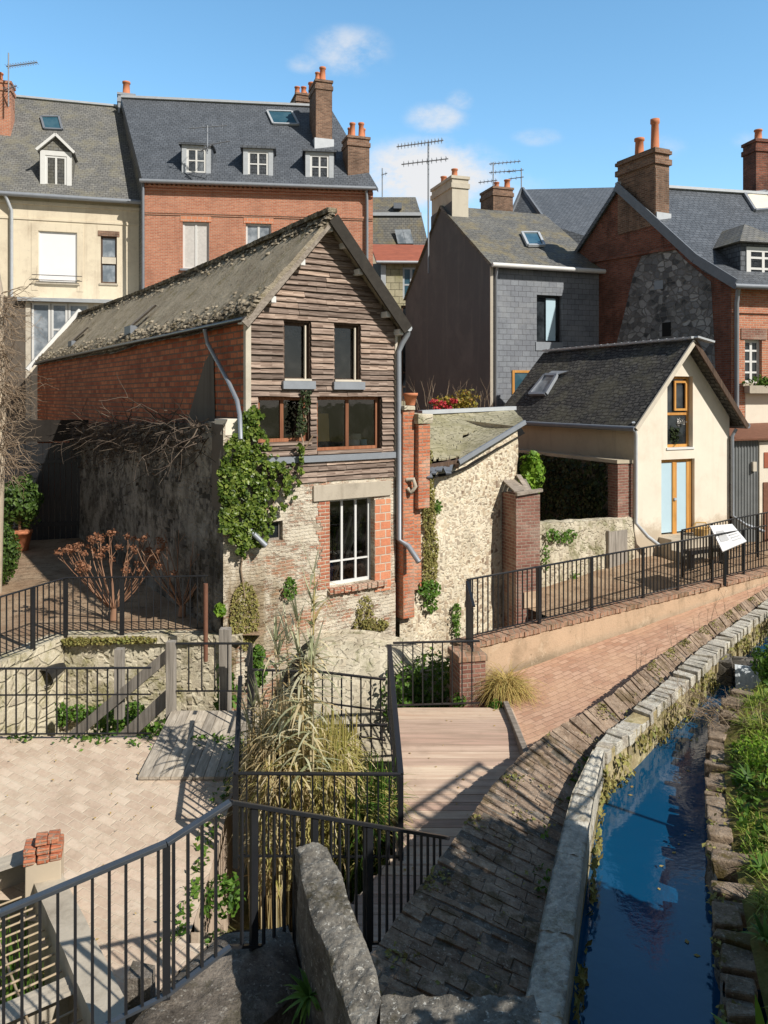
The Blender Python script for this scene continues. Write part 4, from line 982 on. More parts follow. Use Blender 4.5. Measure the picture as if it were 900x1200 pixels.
# gate at the end of the yard
gt = thing('timber_gate', 'tall black timber gate in the dark end of the yard', 'gate', (-10,23,.6))
g0 = SFr.p(-11.5,.3,0); GTF = Fr((g0.x-3.0,g0.y-.9),(.95,.3))
for i in range(20):
    mb = MB(); mb.box(GTF, i*.16, i*.16+.15, -.05, rnd(0,.012), .55, 3.5); mb.build('board', M['black_metal'], gt)
for z_ in (1.0,2.9):
    mb = MB(); mb.box(GTF, -.1, 3.2, .013, .06, z_, z_+.12); mb.build('rail', M['black_metal'], gt)
mb = MB(); mb.box(GTF, .2, .45, .014, .03, 2.1, 2.26); mb.build('notice', M['grey_print'], gt)
yw = MB(); yw.wall(GTF, [(-9,4.2),(-.12,4.2)], .4); yw.wall(GTF, [(-.12,4.2),(3.2,4.2)], 3.55, d=-.03)
tag(yw.build('yard_wall', M['black_wall']), 'dark wall at the far end of the yard around the black gate', 'wall')
# ================================================================ stone shed with the patched roof
sh = thing('stone_shed', 'ruined pale stone shed with lichened sheet roof and brick corners', 'shed', (1.8,17,BZ))
HF = Fr((.23,15.79),(.834,.552)); sB = HF.px(533); sA = HF.px(606)
profS = [(0,3.44),(sB,3.49),(sA,4.22)]
mb = MB()
def shp(a, b):
    s = lerp(0.1, sA, a); zt = pl(s, profS); z = lerp(BZ, zt, b)
    return HF.p(s, .06*noise.noise(V(s*1.3,z*1.3,0))+.02*noise.noise(V(s*5,z*5,0)), z)
mb.grid(shp, 50, 60); mb.build('front_wall', M['shed_stone'], sh)
mb = MB(); mb.poly(HF.p(sA,0,BZ),HF.p(sA+.2,-4,BZ),HF.p(sA+.2,-4,4.4),HF.p(sA,0,4.22)); mb.build('side_wall', M['garden_stone'], sh)
fr = [V(.62,15.9,3.36), HF.p(sB-.35,.12,3.40), HF.p(sB,.14,3.46), HF.p(sA+.12,.14,4.27)]
bk_ = [P(492,487,19.3), P(530,485.5,19.9), P(548,485,20.1), P(602,482.5,21)]
kx = [0,.33,.45,1]
def shr(a, b):
    f = lambda L: V(pl(a,list(zip(kx,[p.x for p in L]))), pl(a,list(zip(kx,[p.y for p in L]))), pl(a,list(zip(kx,[p.z for p in L]))))
    p = f(fr).lerp(f(bk_), b); return p+V(0,0,.03*noise.noise(p*1.2)+.05)
mb = MB(); n0 = len(mb.f); mb.grid(shr, 36, 26)
def drop(i, j): 
    a, b = i/36, j/26
    return (a < .44 and b < .08+.12*abs(noise.noise(V(a*20,0,0))) and a > .12) or (.44<a<.5 and .42<b<.5) or (.66<a<.72 and .62<b<.69) or (.5<a<.54 and .45<b<.5)
fs = [f for q_, f in enumerate(mb.f) if not drop(q_ % 36, q_//36)]
mb.m = mb.m[:len(fs)]; mb.sm = [False]*len(fs); mb.f = fs
o = mb.build('roof', M['shed_tile'], sh); md = o.modifiers.new('solid','SOLIDIFY'); md.thickness = .04
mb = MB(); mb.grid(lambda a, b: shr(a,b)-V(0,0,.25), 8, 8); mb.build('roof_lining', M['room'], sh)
mb = MB(); mb.bar(bk_[0]+V(0,0,.08), bk_[3]+V(0,0,.1), .22, .1); mb.build('ridge_flashing', M['zinc_pale'], sh)
mb = MB(); mb.bar(fr[2]+V(0,0,.03), fr[3]+V(0,0,.05), .05, .1); mb.build('verge_strip', M['zinc'], sh)
for i in range(6):
    p = shr(.12+.05*i, .03); mb = MB(); mb.bar(p+V(0,0,-.06), p+V(rnd(-.1,.1),-.35,-.16+rnd(-.1,.05)), .12, .03); mb.build('broken_slate', M['lead'], sh)
mb = MB()
for a in (.35,.43): mb.bar(shr(a,.0)-V(0,0,.1), shr(a,.25)-V(0,0,.1), .08,.1)
mb.bar(shr(.08,.04)-V(0,0,.05), shr(.46,.03)-V(0,0,.05), .1,.08); mb.build('rafter', M['dark_wood'], sh)
# red brick pier in the corner
mb = MB()
def pier(a0, a1, d1, z0, z1, cap=True):
    mb.box(HF, a0, a1, -.3, d1, z0, z1)
pier(.08, HF.px(480), .20, .35, 4.62); pier(HF.px(479.5), HF.px(494), .32, 2.6, 4.35); pier(HF.px(475), HF.px(489), .14, .9, 2.6)
rough(mb, .04, 2.5).build('brick_pier', M['pier_brick'], sh, bevel=.02)
mb = MB(); mb.box(HF, HF.px(479)-.02, HF.px(494)+.03, -.32, .36, 4.35, 4.55); mb.box(HF, .06, HF.px(479), -.32, .24, 4.62, 4.72); rough(mb,.02,5).build('pier_cap', M['garden_stone'], sh, bevel=.015)
# brown brick buttress at the right corner
BFt = Fr(HF.p(HF.px(588),.0,0).to_2d(), (.93,.36))
mb = MB(); mb.box(BFt, .0, .62, -.1, .62, -1.8, 2.75); rough(mb,.015,3).build('buttress', M['buttress_brick'], sh, bevel=.015)
mb = MB()
for i in range(5): mb.bar(BFt.p(.05+.13*i,.6-.08*i+rnd(-.05,.05),2.78+rnd(0,.06)), BFt.p(.1+.13*i,-.1,3.02+rnd(-.05,.1)), .12,.03)
mb.bar(BFt.p(0,.64,2.78), BFt.p(.64,.64,2.83), .08, .07); rough(mb,.02,4).build('buttress_cover', M['beam'], sh)
mb = MB(); mb.box(BFt, .2,.6,.55,.64,.25,.6); mb.build('buttress_foot', M['orange_render'], sh)
tp = MB(); c = HF.p(.42,-.05,4.72); tp.lathe(c, [(.09,0),(.14,.2),(.155,.2),(.155,.26),(.12,.26),(.11,.2)], 14)
tag(tp.build('flower_pot', M['terracotta']), 'terracotta flower pot on the red brick pier', 'pot')
mb = MB(); c = HF.p(HF.px(475),.25,GF.px(475,568)[1]); mb.tube([c+V(-.12,0,.12),c+V(.02,-.04,.14),c+V(.06,-.05,0),c+V(-.02,-.04,-.14),c+V(-.1,0,-.05)], .045, 8)
tag(mb.build('plaster_ornament', M['concrete']), 'weathered curled stone ornament fixed to the red brick pier', 'ornament')
mb = MB(); c = HF.p(HF.px(548),.03,HF.px(548,704)[1]); mb.tube([c-V(HF.n.x,HF.n.y,0)*.05,c+V(HF.n.x,HF.n.y,0)*.06], .085, 14); mb.build('wall_drain', M['room'], sh)
# garden wall right of the buttress, with a grey door
gw = thing('garden_wall', 'lit mossy rubble garden wall between the buttress and the cream cottage', 'wall', (5,19,.2))
QF = Fr((3.25,17.9),(6.67-3.25,20.45-17.9)); QL = math.hypot(6.67-3.25,20.45-17.9)
mb = MB()
mb.grid(lambda a, b: QF.p(QL*a, .04*noise.noise(V(a*9,b*5,0)), lerp(-.3, lerp(1.92,1.66,a)+.05*noise.noise(V(a*12,0,0)), b)), 40, 20)
mb.grid(lambda a, b: QF.p(QL*a, -.35*b, lerp(1.92,1.66,a)+.05*noise.noise(V(a*12,0,0))+.03*math.sin(b*3.1)), 40, 4)
mb.build('wall_face', M['garden_stone'], gw)
mb = MB(); s0, s1 = QF.px(712), QF.px(733); mb.box(QF, s0, s1, -.03, .06, .2, QF.px(722,622)[1]); mb.build('door', M['grey_board'], gw)
mb = MB(); mb.box(QF, s0-.06, s0, -.03, .08, .2, QF.px(722,620)[1]); mb.build('door_post', M['grey_board'], gw)
# ================================================================ cream cottage
ct = thing('cream_cottage', 'small cream rendered cottage with dark tiled roof and orange window', 'house', (8.3,21.3,.6))
CO = (6.67,20.5); CFg = Fr(CO, (.9,.43)); CW, CL_, CE, CA = 3.6, 6.1, 4.38, 6.42; CM = 1.82
D1 = CFg.rect(775,538,814,626); W1 = CFg.rect(782,441,812,525)
mb = MB(); mb.wall(CFg, [(0,CE),(CM,CA),(CW,CE)], -.4, [D1,W1], reveal=.2); mb.build('gable_wall', M['cream_render'], ct)
CS = Fr(CO, (CFg.n.x,CFg.n.y))
mb = MB(); mb.wall(CS, [(-CL_,CE),(0,CE)], -.4); q = CFg.p
mb.poly(q(CW,0,-.4),q(CW,-CL_,-.4),q(CW,-CL_,CE),q(CW,0,CE)); mb.poly(q(CW,-CL_,-.4),q(0,-CL_,-.4),q(0,-CL_,CE),q(CM,-CL_,CA),q(CW,-CL_,CE)); mb.build('side_wall', M['beige_render'], ct)
def gable_roof(parent, F, w, L, ze, za, mid, ov, oe, mat, th=.1, nu=10, nv=30, wav=.02, lift=.04):
    k1 = (za-ze)/mid; k2 = (za-ze)/(w-mid); mb = MB()
    def f1(a, b): p = F.p(lerp(-oe,mid,a), lerp(ov,-L-ov*.5,b), lerp(ze-oe*k1,za,a)+lift); return p+V(0,0,wav*noise.noise(p*1.1))
    def f2(a, b): p = F.p(lerp(mid,w+oe,a), lerp(ov,-L-ov*.5,b), lerp(za,ze-oe*k2,a)+lift); return p+V(0,0,wav*noise.noise(p*1.1))
    for f in (f1, f2):
        mb.grid(f, nu, nv); mb.grid(lambda a, b: f(b,a)-V(0,0,th), nv, nu)
        mb.grid(lambda a, b: f(a,0)-V(0,0,th*b), nu, 1, smooth=False); mb.grid(lambda a, b: f(1-a,1)-V(0,0,th*b), nu, 1, smooth=False)
    mb.grid(lambda a, b: f1(0,1-a)-V(0,0,th*b), nv, 1, smooth=False); mb.grid(lambda a, b: f2(1,a)-V(0,0,th*b), nv, 1, smooth=False)
    return mb.build('roof', mat, parent), f1, f2
rf, c1, c2 = gable_roof(ct, CFg, CW, CL_, CE, CA, CM, .38, .28, M['tile_dark'], .1)
mb = MB()
for i in range(22): mb.bar(CFg.p(CM,.36-i*.3,CA+.1), CFg.p(CM,.36-i*.3-.29,CA+.09), .22,.06)
mb.build('ridge_tile', M['zinc_pale'], ct)
mb = MB(); mb.bar(c1(1,0)+V(0,0,.06), CFg.p(CM+.5,.5,CA-.02), .3,.05); mb.build('ridge_cap', M['zinc_pale'], ct)
mb = MB(); mb.bar(c1(0,0)-V(0,0,.06), c1(1,0)-V(0,0,.06), .05,.12); mb.build('bargeboard', M['cream_paint'], ct)
mb = MB(); mb.bar(c2(0,0)-V(0,0,.06), c2(1,0)-V(0,0,.06), .05,.14); mb.build('bargeboard', M['dark_wood'], ct)
window(ct, CFg, (W1[0]+.0,W1[1]-.0,W1[2]+.02,W1[3]), -.15, M['orange_wood'], M['glass'], 1, [.47], .075, .07, (.04,.03,.06), 'window', M['white_paint'])
mb = MB(); a, b = lerp(W1[0],W1[1],.40), W1[1]-.1; zl, zh = lerp(W1[2],W1[3],.52), W1[3]-.12
mb.box(CFg,a,a+.06,-.15,-.11,zl,zh); mb.box(CFg,b-.06,b,-.15,-.11,zl,zh); mb.box(CFg,a+.06,b-.06,-.15,-.111,zl,zl+.06); mb.box(CFg,a+.06,b-.06,-.15,-.111,zh-.06,zh); mb.build('casement', M['orange_wood'], ct)
dr = MB(); fw = .08
for a, b in ((D1[0],D1[0]+.07),(D1[1]-.09,D1[1])): dr.box(CFg,a,b,-.18,-.1,D1[2],D1[3])
dr.box(CFg,D1[0]+.07,D1[1]-.09,-.18,-.102,D1[3]-.09,D1[3]); mid = lerp(D1[0],D1[1],.45); dr.box(CFg,mid-.05,mid+.05,-.18,-.09,D1[2],D1[3]-.09)
dr.box(CFg,mid+.05,mid+.12,-.18,-.105,D1[2],D1[3]-.09); dr.box(CFg,D1[1]-.2,D1[1]-.1,-.18,-.104,D1[2],D1[3]-.09)
dd = dr.build('door', M['orange_wood'], ct)
mb = MB(); mb.box(CFg,D1[0]+.07,mid-.05,-.17,-.12,D1[2]+.05,D1[3]-.09); mb.build('door_panel', M['blue_panel'], dd)
mb = MB(); mb.box(CFg,mid+.12,D1[1]-.2,-.17,-.12,D1[2]+.05,D1[3]-.09); mb.build('door_panel', M['blue_panel'], dd)
mb = MB(); mb.box(CFg,mid-.02,mid+.06,-.09,-.05,lerp(D1[2],D1[3],.45),lerp(D1[2],D1[3],.48)); mb.build('handle', M['zinc_pale'], dd)
mb = MB(); mb.box(CFg,D1[0]-.1,D1[1]+.15,-.1,.45,D1[2]-.3,D1[2]-.02); mb.box(CFg,D1[0]-.1,D1[1]+.4,-.1,.8,D1[2]-.6,D1[2]-.3); rough(mb,.01,3).build('door_step', M['concrete'], ct)
pipe(ct, [CFg.p(-.2,.2,CE-.15), CFg.p(-.03,.1,CE-.5), CFg.p(-.03,.1,1.55), CFg.p(.2,.3,1.2), CFg.p(.55,.35,.95)], .05, M['zinc_pale'])
pipe(ct, [CFg.p(CW+.1,.15,CE-.4), CFg.p(CW+.0,.1,CE-.6), CFg.p(CW+.0,.1,1.5), CFg.p(CW+.3,.3,1.25), CFg.p(CW+.8,.5,1.05)], .05, M['zinc'])
mb = MB(); mb.tube([CFg.p(-.3,.36,CE-.32),CFg.p(-.3,-CL_,CE-.32)], .07, 8); mb.build('gutter', M['lead'], ct)
mb = MB(); mb.tube([CFg.p(CW+.3,.4,CE-.3),CFg.p(CW+.3,-CL_,CE-.3)], .08, 8); mb.build('gutter', M['lead'], ct)
def onplane(f): 
    p0, p1, p2 = f(.1,.1), f(.9,.1), f(.1,.9); n_ = nrm(p0,p1,p2); n_ = n_ if n_.z > 0 else -n_
    return (lambda u, v: hit(u,v,p0,n_)), n_
fn_, n_ = onplane(c1)
roofpane(ct, [fn_(622,463),fn_(641,463),fn_(654,441),fn_(640,441)], M['zinc'], M['glass_sky'], n_)
mb = MB(); a, b = fn_(640,441), fn_(668,436); mb.slab(a+n_*.06, fn_(652,441)+n_*.06, b+n_*.06, fn_(648,436)+n_*.06, .03); mb.build('roof_flashing', M['zinc_pale'], ct)
# planter of baskets on the step
bs = thing('wicker_basket', 'orange wicker planter on the cottage step under the blue door', 'basket', CFg.p(D1[1]-.2,.35,D1[2]))
mb = MB(); c = CFg.p(D1[1]-.15,.35,D1[2]-.02); mb.lathe(c, [(.16,0),(.24,.2),(.25,.22),(.2,.22),(.14,.05)], 14); mb.build('bowl', M['board_yellow'], bs)
mb = MB(); mb.tube([c+V(-.22,0,.2),c+V(-.13,0,.36),c+V(.13,0,.36),c+V(.22,0,.2)], .02, 6); mb.build('handle', M['board_yellow'], bs)
# house plants behind the cottage window are added with the vegetation
# ledge wall with dark ivy along the cottage side, brick end pier
lw = thing('ivy_wall', 'low wall under the cottage eaves hung with dark ivy', 'wall', CS.p(-3,.4,.5))
mb = MB(); mb.wall(CS, [(-6.5,3.12),(-.25,3.12)], -.3, d=.45); mb.poly(CS.p(-6.5,.45,3.12),CS.p(-.25,.45,3.12),CS.p(-.25,0,3.14),CS.p(-6.5,0,3.14)); mb.build('wall_face', M['dark_stone'], lw)
mb = MB(); mb.box(CS, -.42,-.04, .0,.52, .2,3.1); rough(mb,.01,3).build('brick_end', M['buttress_brick'], lw, bevel=.01)
mb = MB(); mb.box(CS, -6.5,-.02,.01,.56,3.13,3.22); rough(mb,.015,3).build('ledge', M['beige_render'], lw)
# ================================================================ slate hung house
sl = thing('slate_house', 'tall slate hung house with charcoal gable and lichened roof', 'house', (3.9,28,0))
SFr2 = Fr((3.9,28.0),(.95,.32)); SW = 4.75; ZSE = 9.78; DB = V(-.32,.948,0); SD = 9.0; ZSR = 12.85
WS = SFr2.rect(629,346,659,401)
mb = MB(); mb.wall(SFr2, [(0,ZSE),(SW,ZSE)], 0, [WS], reveal=.25); mb.build('front_wall', M['slate_wall'], sl)
A0 = SFr2.p(0,0,0); 
def sp(s, k, z): p = SFr2.p(s,0,0)+DB*k; return V(p.x,p.y,z)
def gz2(k): return ZSE+(ZSR-ZSE)*(1-abs(k-SD/2)/(SD/2))
mb = MB(); mb.poly(sp(0,SD,0),sp(0,0,0),sp(0,0,ZSE),sp(0,SD/2,ZSR),sp(0,SD,ZSE-.3)); mb.build('gable_wall', M['black_render'], sl)
mb = MB(); mb.bar(sp(.04,0,0)+V(-.02,-.03,0), sp(.04,0,ZSE-.1)+V(-.02,-.03,0), .12,.1); mb.build('corner_board', M['cream_paint'], sl)
mb = MB()
def srf(a, b): p = sp(lerp(-.12,SW+.1,a), lerp(-.25,SD/2,b), lerp(ZSE-.15,ZSR,b)+.08); return p+V(0,0,.02*noise.noise(p))
mb.grid(srf, 12, 12); mb.grid(lambda a, b: srf(0,1-a)-V(0,0,.14*b), 12, 1, smooth=False); mb.grid(lambda a, b: srf(a,0)-V(0,0,.1*b), 12, 1, smooth=False)
mb.poly(srf(0,1),srf(1,1),sp(SW+.1,SD,ZSE-.3),sp(-.12,SD,ZSE-.3)); mb.build('roof', M['slate_ochre'], sl)
mb = MB(); mb.tube([SFr2.p(-.1,.32,ZSE-.12),SFr2.p(SW,.32,ZSE-.12)], .09, 8); mb.build('gutter', M['white_paint'], sl)
pipe(sl, [SFr2.p(.12,.3,ZSE-.15),SFr2.p(.16,.08,ZSE-.5),SFr2.p(.16,.08,0)], .055, M['zinc'])
window(sl, SFr2, WS, -.2, M['black_metal'], M['glass'], 2, 1, .07, .05)
mb = MB(); mb.box(SFr2, lerp(WS[0],WS[1],.45), lerp(WS[0],WS[1],.82), -.195,-.17, WS[2]+.07, WS[3]-.1); mb.build('blind', M['blue_panel'], sl)
mb = MB(); mb.box(SFr2, WS[0]-.05, WS[1], -.1,.03, WS[2]-.32, WS[2]); mb.build('window_apron', M['zinc'], sl)
window(sl, SFr2, SFr2.rect(600,434,626,462), .04, M['orange_wood'], M['glass_blue'], 1, 1, .09)
fn_, n_ = onplane(srf)
roofpane(sl, [fn_(618,290),fn_(637,290),fn_(630,275),fn_(611,275)], M['zinc_pale'], M['glass_blue'], n_, lift=.09)
# chimney on the gable
CHF = Fr((A0+DB*SD/2).to_2d(), (-DB.x,-DB.y))   # along the gable, outward normal = left
mb = MB(); a = CHF.p(0,0,0)
chimney(sl, CHF, -1.25, .95, -.75, -.02, 11.6, 13.95, M['pale_concrete'], [(-.7,-.35,.42,.13),(.45,-.35,.42,.13)])
mb = MB(); mb.poly(CHF.p(-1.3,.004,11.4),CHF.p(1.0,.004,11.4),CHF.p(.98,.004,12.9),CHF.p(-1.28,.004,12.75)); mb.build('chimney_base', M['black_render'], sl)
# ================================================================ big brick house on the right
rb = thing('brick_house', 'large house with dark flint and brick gable, blue slate roof and two pot chimney', 'house', (10.85,24,0))
RO = V(10.85,24,0); RD = V(-.43,.9,0).normalized(); RDL = 9.8; RZE, RZR = 8.4, 12.6
RG = Fr((RO+RD*RDL).to_2d(), (-RD.x,-RD.y))     # gable frame, s from far to near
RFr = Fr((RO.x,RO.y), (.975,.222)); RW = 16
mb = MB(); mb.wall(RG, [(0,RZE),(RDL/2,RZR),(RDL,RZE)], 0); mb.build('gable_wall', M['dark_brick'], rb)
pts = [(784,322),(840,318),(846,400),(838,470),(722,470),(728,405),(742,330)]
mb = MB(); gp = [hit(u,v,RG.p(0,.012,0),V(RG.n.x,RG.n.y,0)) for u, v in [(716,470),(722,404),(731,370),(742,322),(752,300),(790,291),(803,305),(833,330),(836,380),(840,470)]]
mb.poly(*gp); mb.build('flint_panel', M['flint'], rb)
for u, v, w_, h_ in [(781,386,.38,.48),(772,334,.4,.3)]:
    p = hit(u,v,RG.p(0,.02,0),V(RG.n.x,RG.n.y,0)); s = (p-RG.p(0,0,p.z)).to_2d().dot(RG.t); mb = MB(); mb.box(RG, s-w_/2, s+w_/2, .013,.03, p.z-h_/2, p.z+h_/2); mb.build('blocked_opening', M['room'] if u > 775 else M['zinc'], rb)
mb = MB(); a = hit(690,307,RG.p(0,.04,0),V(RG.n.x,RG.n.y,0)); b = hit(796,290,RG.p(0,.04,0),V(RG.n.x,RG.n.y,0)); mb.bar(a,b,.1,.1); mb.build('string_course', M['dark_brick'], rb)
W2 = RFr.rect(873,398,893,449); W3 = RFr.rect(905,398,930,449)
mb = MB(); mb.wall(RFr, [(0,RZE),(RW,RZE)], 0, [W2,W3], reveal=.22); mb.build('front_wall', M['red_brick'], rb)
mb = MB(); mb.box(RFr, .5, RW, -.1, .015, 2.7, RFr.px(880,455)[1]-.05); mb.build('render_band', M['cream_render'], rb)
mb = MB(); mb.box(RFr, 0, RW, -.1, .06, RFr.px(880,412)[1]+1.2, RFr.px(880,412)[1]+1.32); mb.build('string_course', M['red_brick'], rb)
mb = MB(); mb.box(RFr, -.02, RW, -.1, .03, 2.2, 2.95); rough(mb,.02,2).build('plinth_band', M['garden_stone'], rb)
for r in (W2,W3):
    window(rb, RFr, r, -.12, M['white_paint'], M['glass'], 2, 4, .09, .06, (.15,.12,.1), 'window', M['concrete'])
    mb = MB(); mb.box(RFr, r[0]-.15, r[1]+.15, -.1, .03, r[3]+.0, r[3]+.35); mb.build('lintel', M['buttress_brick'], rb)
def rp(s, k, z): p = RFr.p(s,0,0)+RD*k; return V(p.x,p.y,z)
def rrf(a, b):
    k = lerp(-.35,RDL/2,b); z = pl(b,[(0,RZE-.12),(.25,RZE+.68),(1,RZR)]); p = rp(lerp(-.15,RW,a),k,z+.1); return p+V(0,0,.015*noise.noise(p))
mb = MB(); mb.grid(rrf, 20, 16); mb.grid(lambda a, b: rrf(0,1-a)-V(0,0,.2*b), 16, 1, smooth=False); mb.grid(lambda a, b: rrf(a,0)-V(0,0,.12*b), 16, 1, smooth=False)
mb.poly(rrf(0,1),rrf(1,1),rp(RW,RDL+.2,RZE),rp(-.15,RDL+.2,RZE)); mb.grid(lambda a, b: lerp(rrf(0,1),rp(-.15,RDL+.2,RZE),a)-V(0,0,.2*b), 8, 1, smooth=False)
mb.build('roof', M['slate_new'], rb)
mb = MB(); mb.bar(rrf(0,0)-V(.03,0,.0), rrf(0,.3)-V(.03,0,0), .05,.3); mb.bar(rrf(0,.3)-V(.03,0,0), rrf(0,1)-V(.03,0,0), .05,.3); mb.build('verge_flashing', M['lead'], rb)
mb = MB(); mb.tube([RFr.p(-.2,.42,RZE-.1),RFr.p(RW,.42,RZE-.1)], .09, 8); mb.build('gutter', M['lead'], rb)
mb = MB(); mb.bar(rrf(0,1)+V(0,0,.08), rrf(1,1)+V(0,0,.08), .2,.1); mb.build('ridge_flashing', M['zinc_pale'], rb)
pipe(rb, [RFr.p(.0,.35,RZE-.1),RFr.p(.12,.1,RZE-.6),RFr.p(.12,.1,.5)], .07, M['zinc'])
# chimney along the gable
sC = lambda u, v: ((hit(u,v,RG.p(0,.03,0),V(RG.n.x,RG.n.y,0))-RG.p(0,0,0)).to_2d()).dot(RG.t)
c0, c1_ = sC(724,215), sC(768,215)
chimney(rb, RG, c0, c1_, -.62, .04, 10.9, 13.55, M['chimney_brick'], [(c0+.75,-.3,.75,.17),(c1_-.35,-.3,1.2,.15)], mr=.07)
mb = MB(); mb.box(RG, c0-.02, c1_+.02, -.64, .06, 13.56, 13.62); mb.box(RG, c1_+.005, c1_+.02, -.6, .02, 11.2, 12.9); mb.build('chimney_face', M['chimney_brick'], rb)
mb = MB(); mb.box(RG, c1_-.3, c1_+.06, -.66, .02, 10.9, 11.35); mb.build('chimney_flashing', M['zinc_pale'], rb)
# dormer with hipped slate roof on the right edge
fn_, n_ = onplane(lambda a, b: rrf(a, .3+.7*b))
mb = MB(); dF = RFr; dd_ = -.55
ds0, dz0 = RFr.px(875,327,dd_); ds1 = ds0+1.25; dz1 = RFr.px(878,289,dd_)[1]
mb.box(dF, ds0-.2, ds1+.2, -4.0, dd_-.03, dz0-.2, dz1+.1); do = mb.build('dormer', M['slate_new'], rb)
mb = MB(); e = .22
ra, rb_, rc, rd_ = [dF.p(s,d,dz1+.12) for s, d in ((ds0-.2-e,dd_+e),(ds1+.2+e,dd_+e),(ds1+.2+e,-4.6),(ds0-.2-e,-4.6))]
h0, h1 = dF.p((ds0+ds1)/2,dd_-.9,dz1+.95), dF.p((ds0+ds1)/2,-4.6,dz1+.95)
mb.poly(ra,rb_,h0); mb.poly(rb_,rc,h1,h0); mb.poly(rd_,ra,h0,h1); mb.poly(ra-V(0,0,.0),rd_,rc,rb_); mb.build('dormer_roof', M['slate_old'], do)
window(do, dF, (ds0,ds1,dz0,dz1), dd_, M['white_paint'], M['glass'], 2, 3, .16, .07, sub=False)
roofpane(rb, [fn_(884,248),fn_(912,246),fn_(897,226),fn_(872,229)], M['zinc'], M['board_yellow'] if False else M['cream_render'], n_)
CR2 = Fr(rp(6.6,RDL/2+.8,0).to_2d(), (1,.2)); chimney(rb, CR2, 0, 1.7, -.8, 0, 11.5, 15.2, M['dark_brick'], [(.4,-.4,.5,.15)])
mb = MB(); c = rp(1.2,RDL/2+.6,RZR-.1); mb.tube([c, c+V(.7,0,.12)], .22, 8); mb.build('ridge_vent', M['terracotta'], rb)
# corrugated shed on the far right
cs = thing('iron_shed', 'grey corrugated iron shed with rusty red door beside the cottage', 'shed', (11.2,23,.6))
IF = Fr((10.05,22.15),(.97,.24))
mb = MB()
def corr(F, s0, s1, z0, z1, d=0, pitch=.1):
    n_ = int((s1-s0)/pitch*6); mb.grid(lambda a, b: F.p(lerp(s0,s1,a), d+.022*math.sin(a*(s1-s0)/pitch*6.283), lerp(z0,z1,b)), n_, 1)
z1_ = IF.px(875,514)[1]; corr(IF, 0, IF.px(889), .3, z1_); mb.build('iron_wall', M['iron_sheet'], cs)
mb = MB(); mb.box(IF, IF.px(889), IF.px(889)+2.5, -.3, .04, .3, z1_-.1); rough(mb,.01,3).build('end_wall', M['cream_render'], cs)
mb = MB(); mb.box(IF, IF.px(893), IF.px(893)+1, .041, .07, .4, IF.px(893,565)[1]); mb.build('door', M['rust'], cs)
mb = MB(); mb.box(IF, IF.px(894), IF.px(894)+1, .041, .06, IF.px(893,548)[1], IF.px(893,530)[1]); mb.build('board', M['rust_roof'], cs)
mb = MB(); mb.slab(IF.p(-.15,.2,z1_), IF.p(3.4,.2,z1_+.05), IF.p(3.4,-2,z1_+.5), IF.p(-.15,-2,z1_+.4), .05); mb.build('roof', M['rust'], cs)
mb = MB(); mb.box(IF, IF.px(880), IF.px(884), .03,.1, IF.px(882,552)[1], IF.px(882,541)[1]); mb.build('meter_box', M['cream_paint'], cs)
# ================================================================ far row: red brick terrace
BKD = V(-.48,.877,0)
rr = thing('brick_terrace', 'broad red brick house with blue slate roof and three small dormers', 'house', (-6,36,0))
TF = Fr((-11.28,36),(.9924,.1229)); TW = 10.82; TZE = 14.98; TL = 5.2; TZR = 20.6
def tp_(s, k, z, d=0): p = TF.p(s,d,0)+BKD*k; return V(p.x,p.y,z)
H1 = TF.rect(214,260,245,315); H2 = TF.rect(288,262,318,312); H3 = TF.rect(362,262,392,315)
mb = MB(); mb.wall(TF, [(0,TZE),(TW,TZE)], 0, [H1,H2,H3], reveal=.18); mb.build('front_wall', M['red_brick'], rr)
mb = MB(); mb.poly(tp_(0,TL,0),tp_(0,0,0),tp_(0,0,TZE),tp_(0,TL,TZR)); mb.poly(tp_(TW,0,0),tp_(TW,TL,0),tp_(TW,TL,TZR),tp_(TW,0,TZE)); mb.build('party_wall', M['slate_old'], rr)
mb = MB()
for i, (z, d) in enumerate([(TZE-.18,.16),(TZE-.3,.1),(TZE-1.35,.07),(TZE-1.43,.04),(TZE-4.9,.06)]): mb.box(TF, 0, TW, -.1, d, z-.1, z)
mb.build('brick_cornice', M['red_brick'], rr)
mb = MB(); s = .05
while s < TW-.1: mb.box(TF, s, s+.11, -.05, .2, TZE-.19, TZE-.07); s += .22
mb.build('dentil_course', M['red_brick'], rr)
def trf(a, b): p = tp_(lerp(-.1,TW+.12,a), lerp(-.3,TL,b), lerp(TZE-.08,TZR,b)+.06); return p+V(0,0,.015*noise.noise(p))
mb = MB(); mb.grid(trf, 16, 14); mb.grid(lambda a, b: trf(0,1-a)-V(0,0,.45*b), 14, 1, smooth=False); mb.grid(lambda a, b: trf(1,a)-V(0,0,.2*b), 14, 1, smooth=False); mb.grid(lambda a, b: trf(a,0)-V(0,0,.1*b), 14, 1, smooth=False)
mb.poly(trf(0,1),trf(1,1),tp_(TW,2*TL,TZE),tp_(0,2*TL,TZE)); mb.build('roof', M['slate_new'], rr)
mb = MB(); mb.bar(trf(0,1)+V(0,0,.08), trf(1,1)+V(0,0,.08), .25,.12); mb.build('ridge_flashing', M['zinc_pale'], rr)
mb = MB(); mb.tube([TF.p(-.1,.36,TZE-.05),TF.p(TW+.1,.36,TZE-.05)], .1, 8); mb.build('gutter', M['zinc'], rr)
pipe(rr, [TF.p(TW-.35,.3,TZE-.1),TF.p(TW-.3,.12,TZE-.6),TF.p(TW-.3,.12,0)], .07, M['zinc'])
pipe(rr, [TF.p(.02,.2,TZE-.1),TF.p(.02,.12,0)], .07, M['lead'])
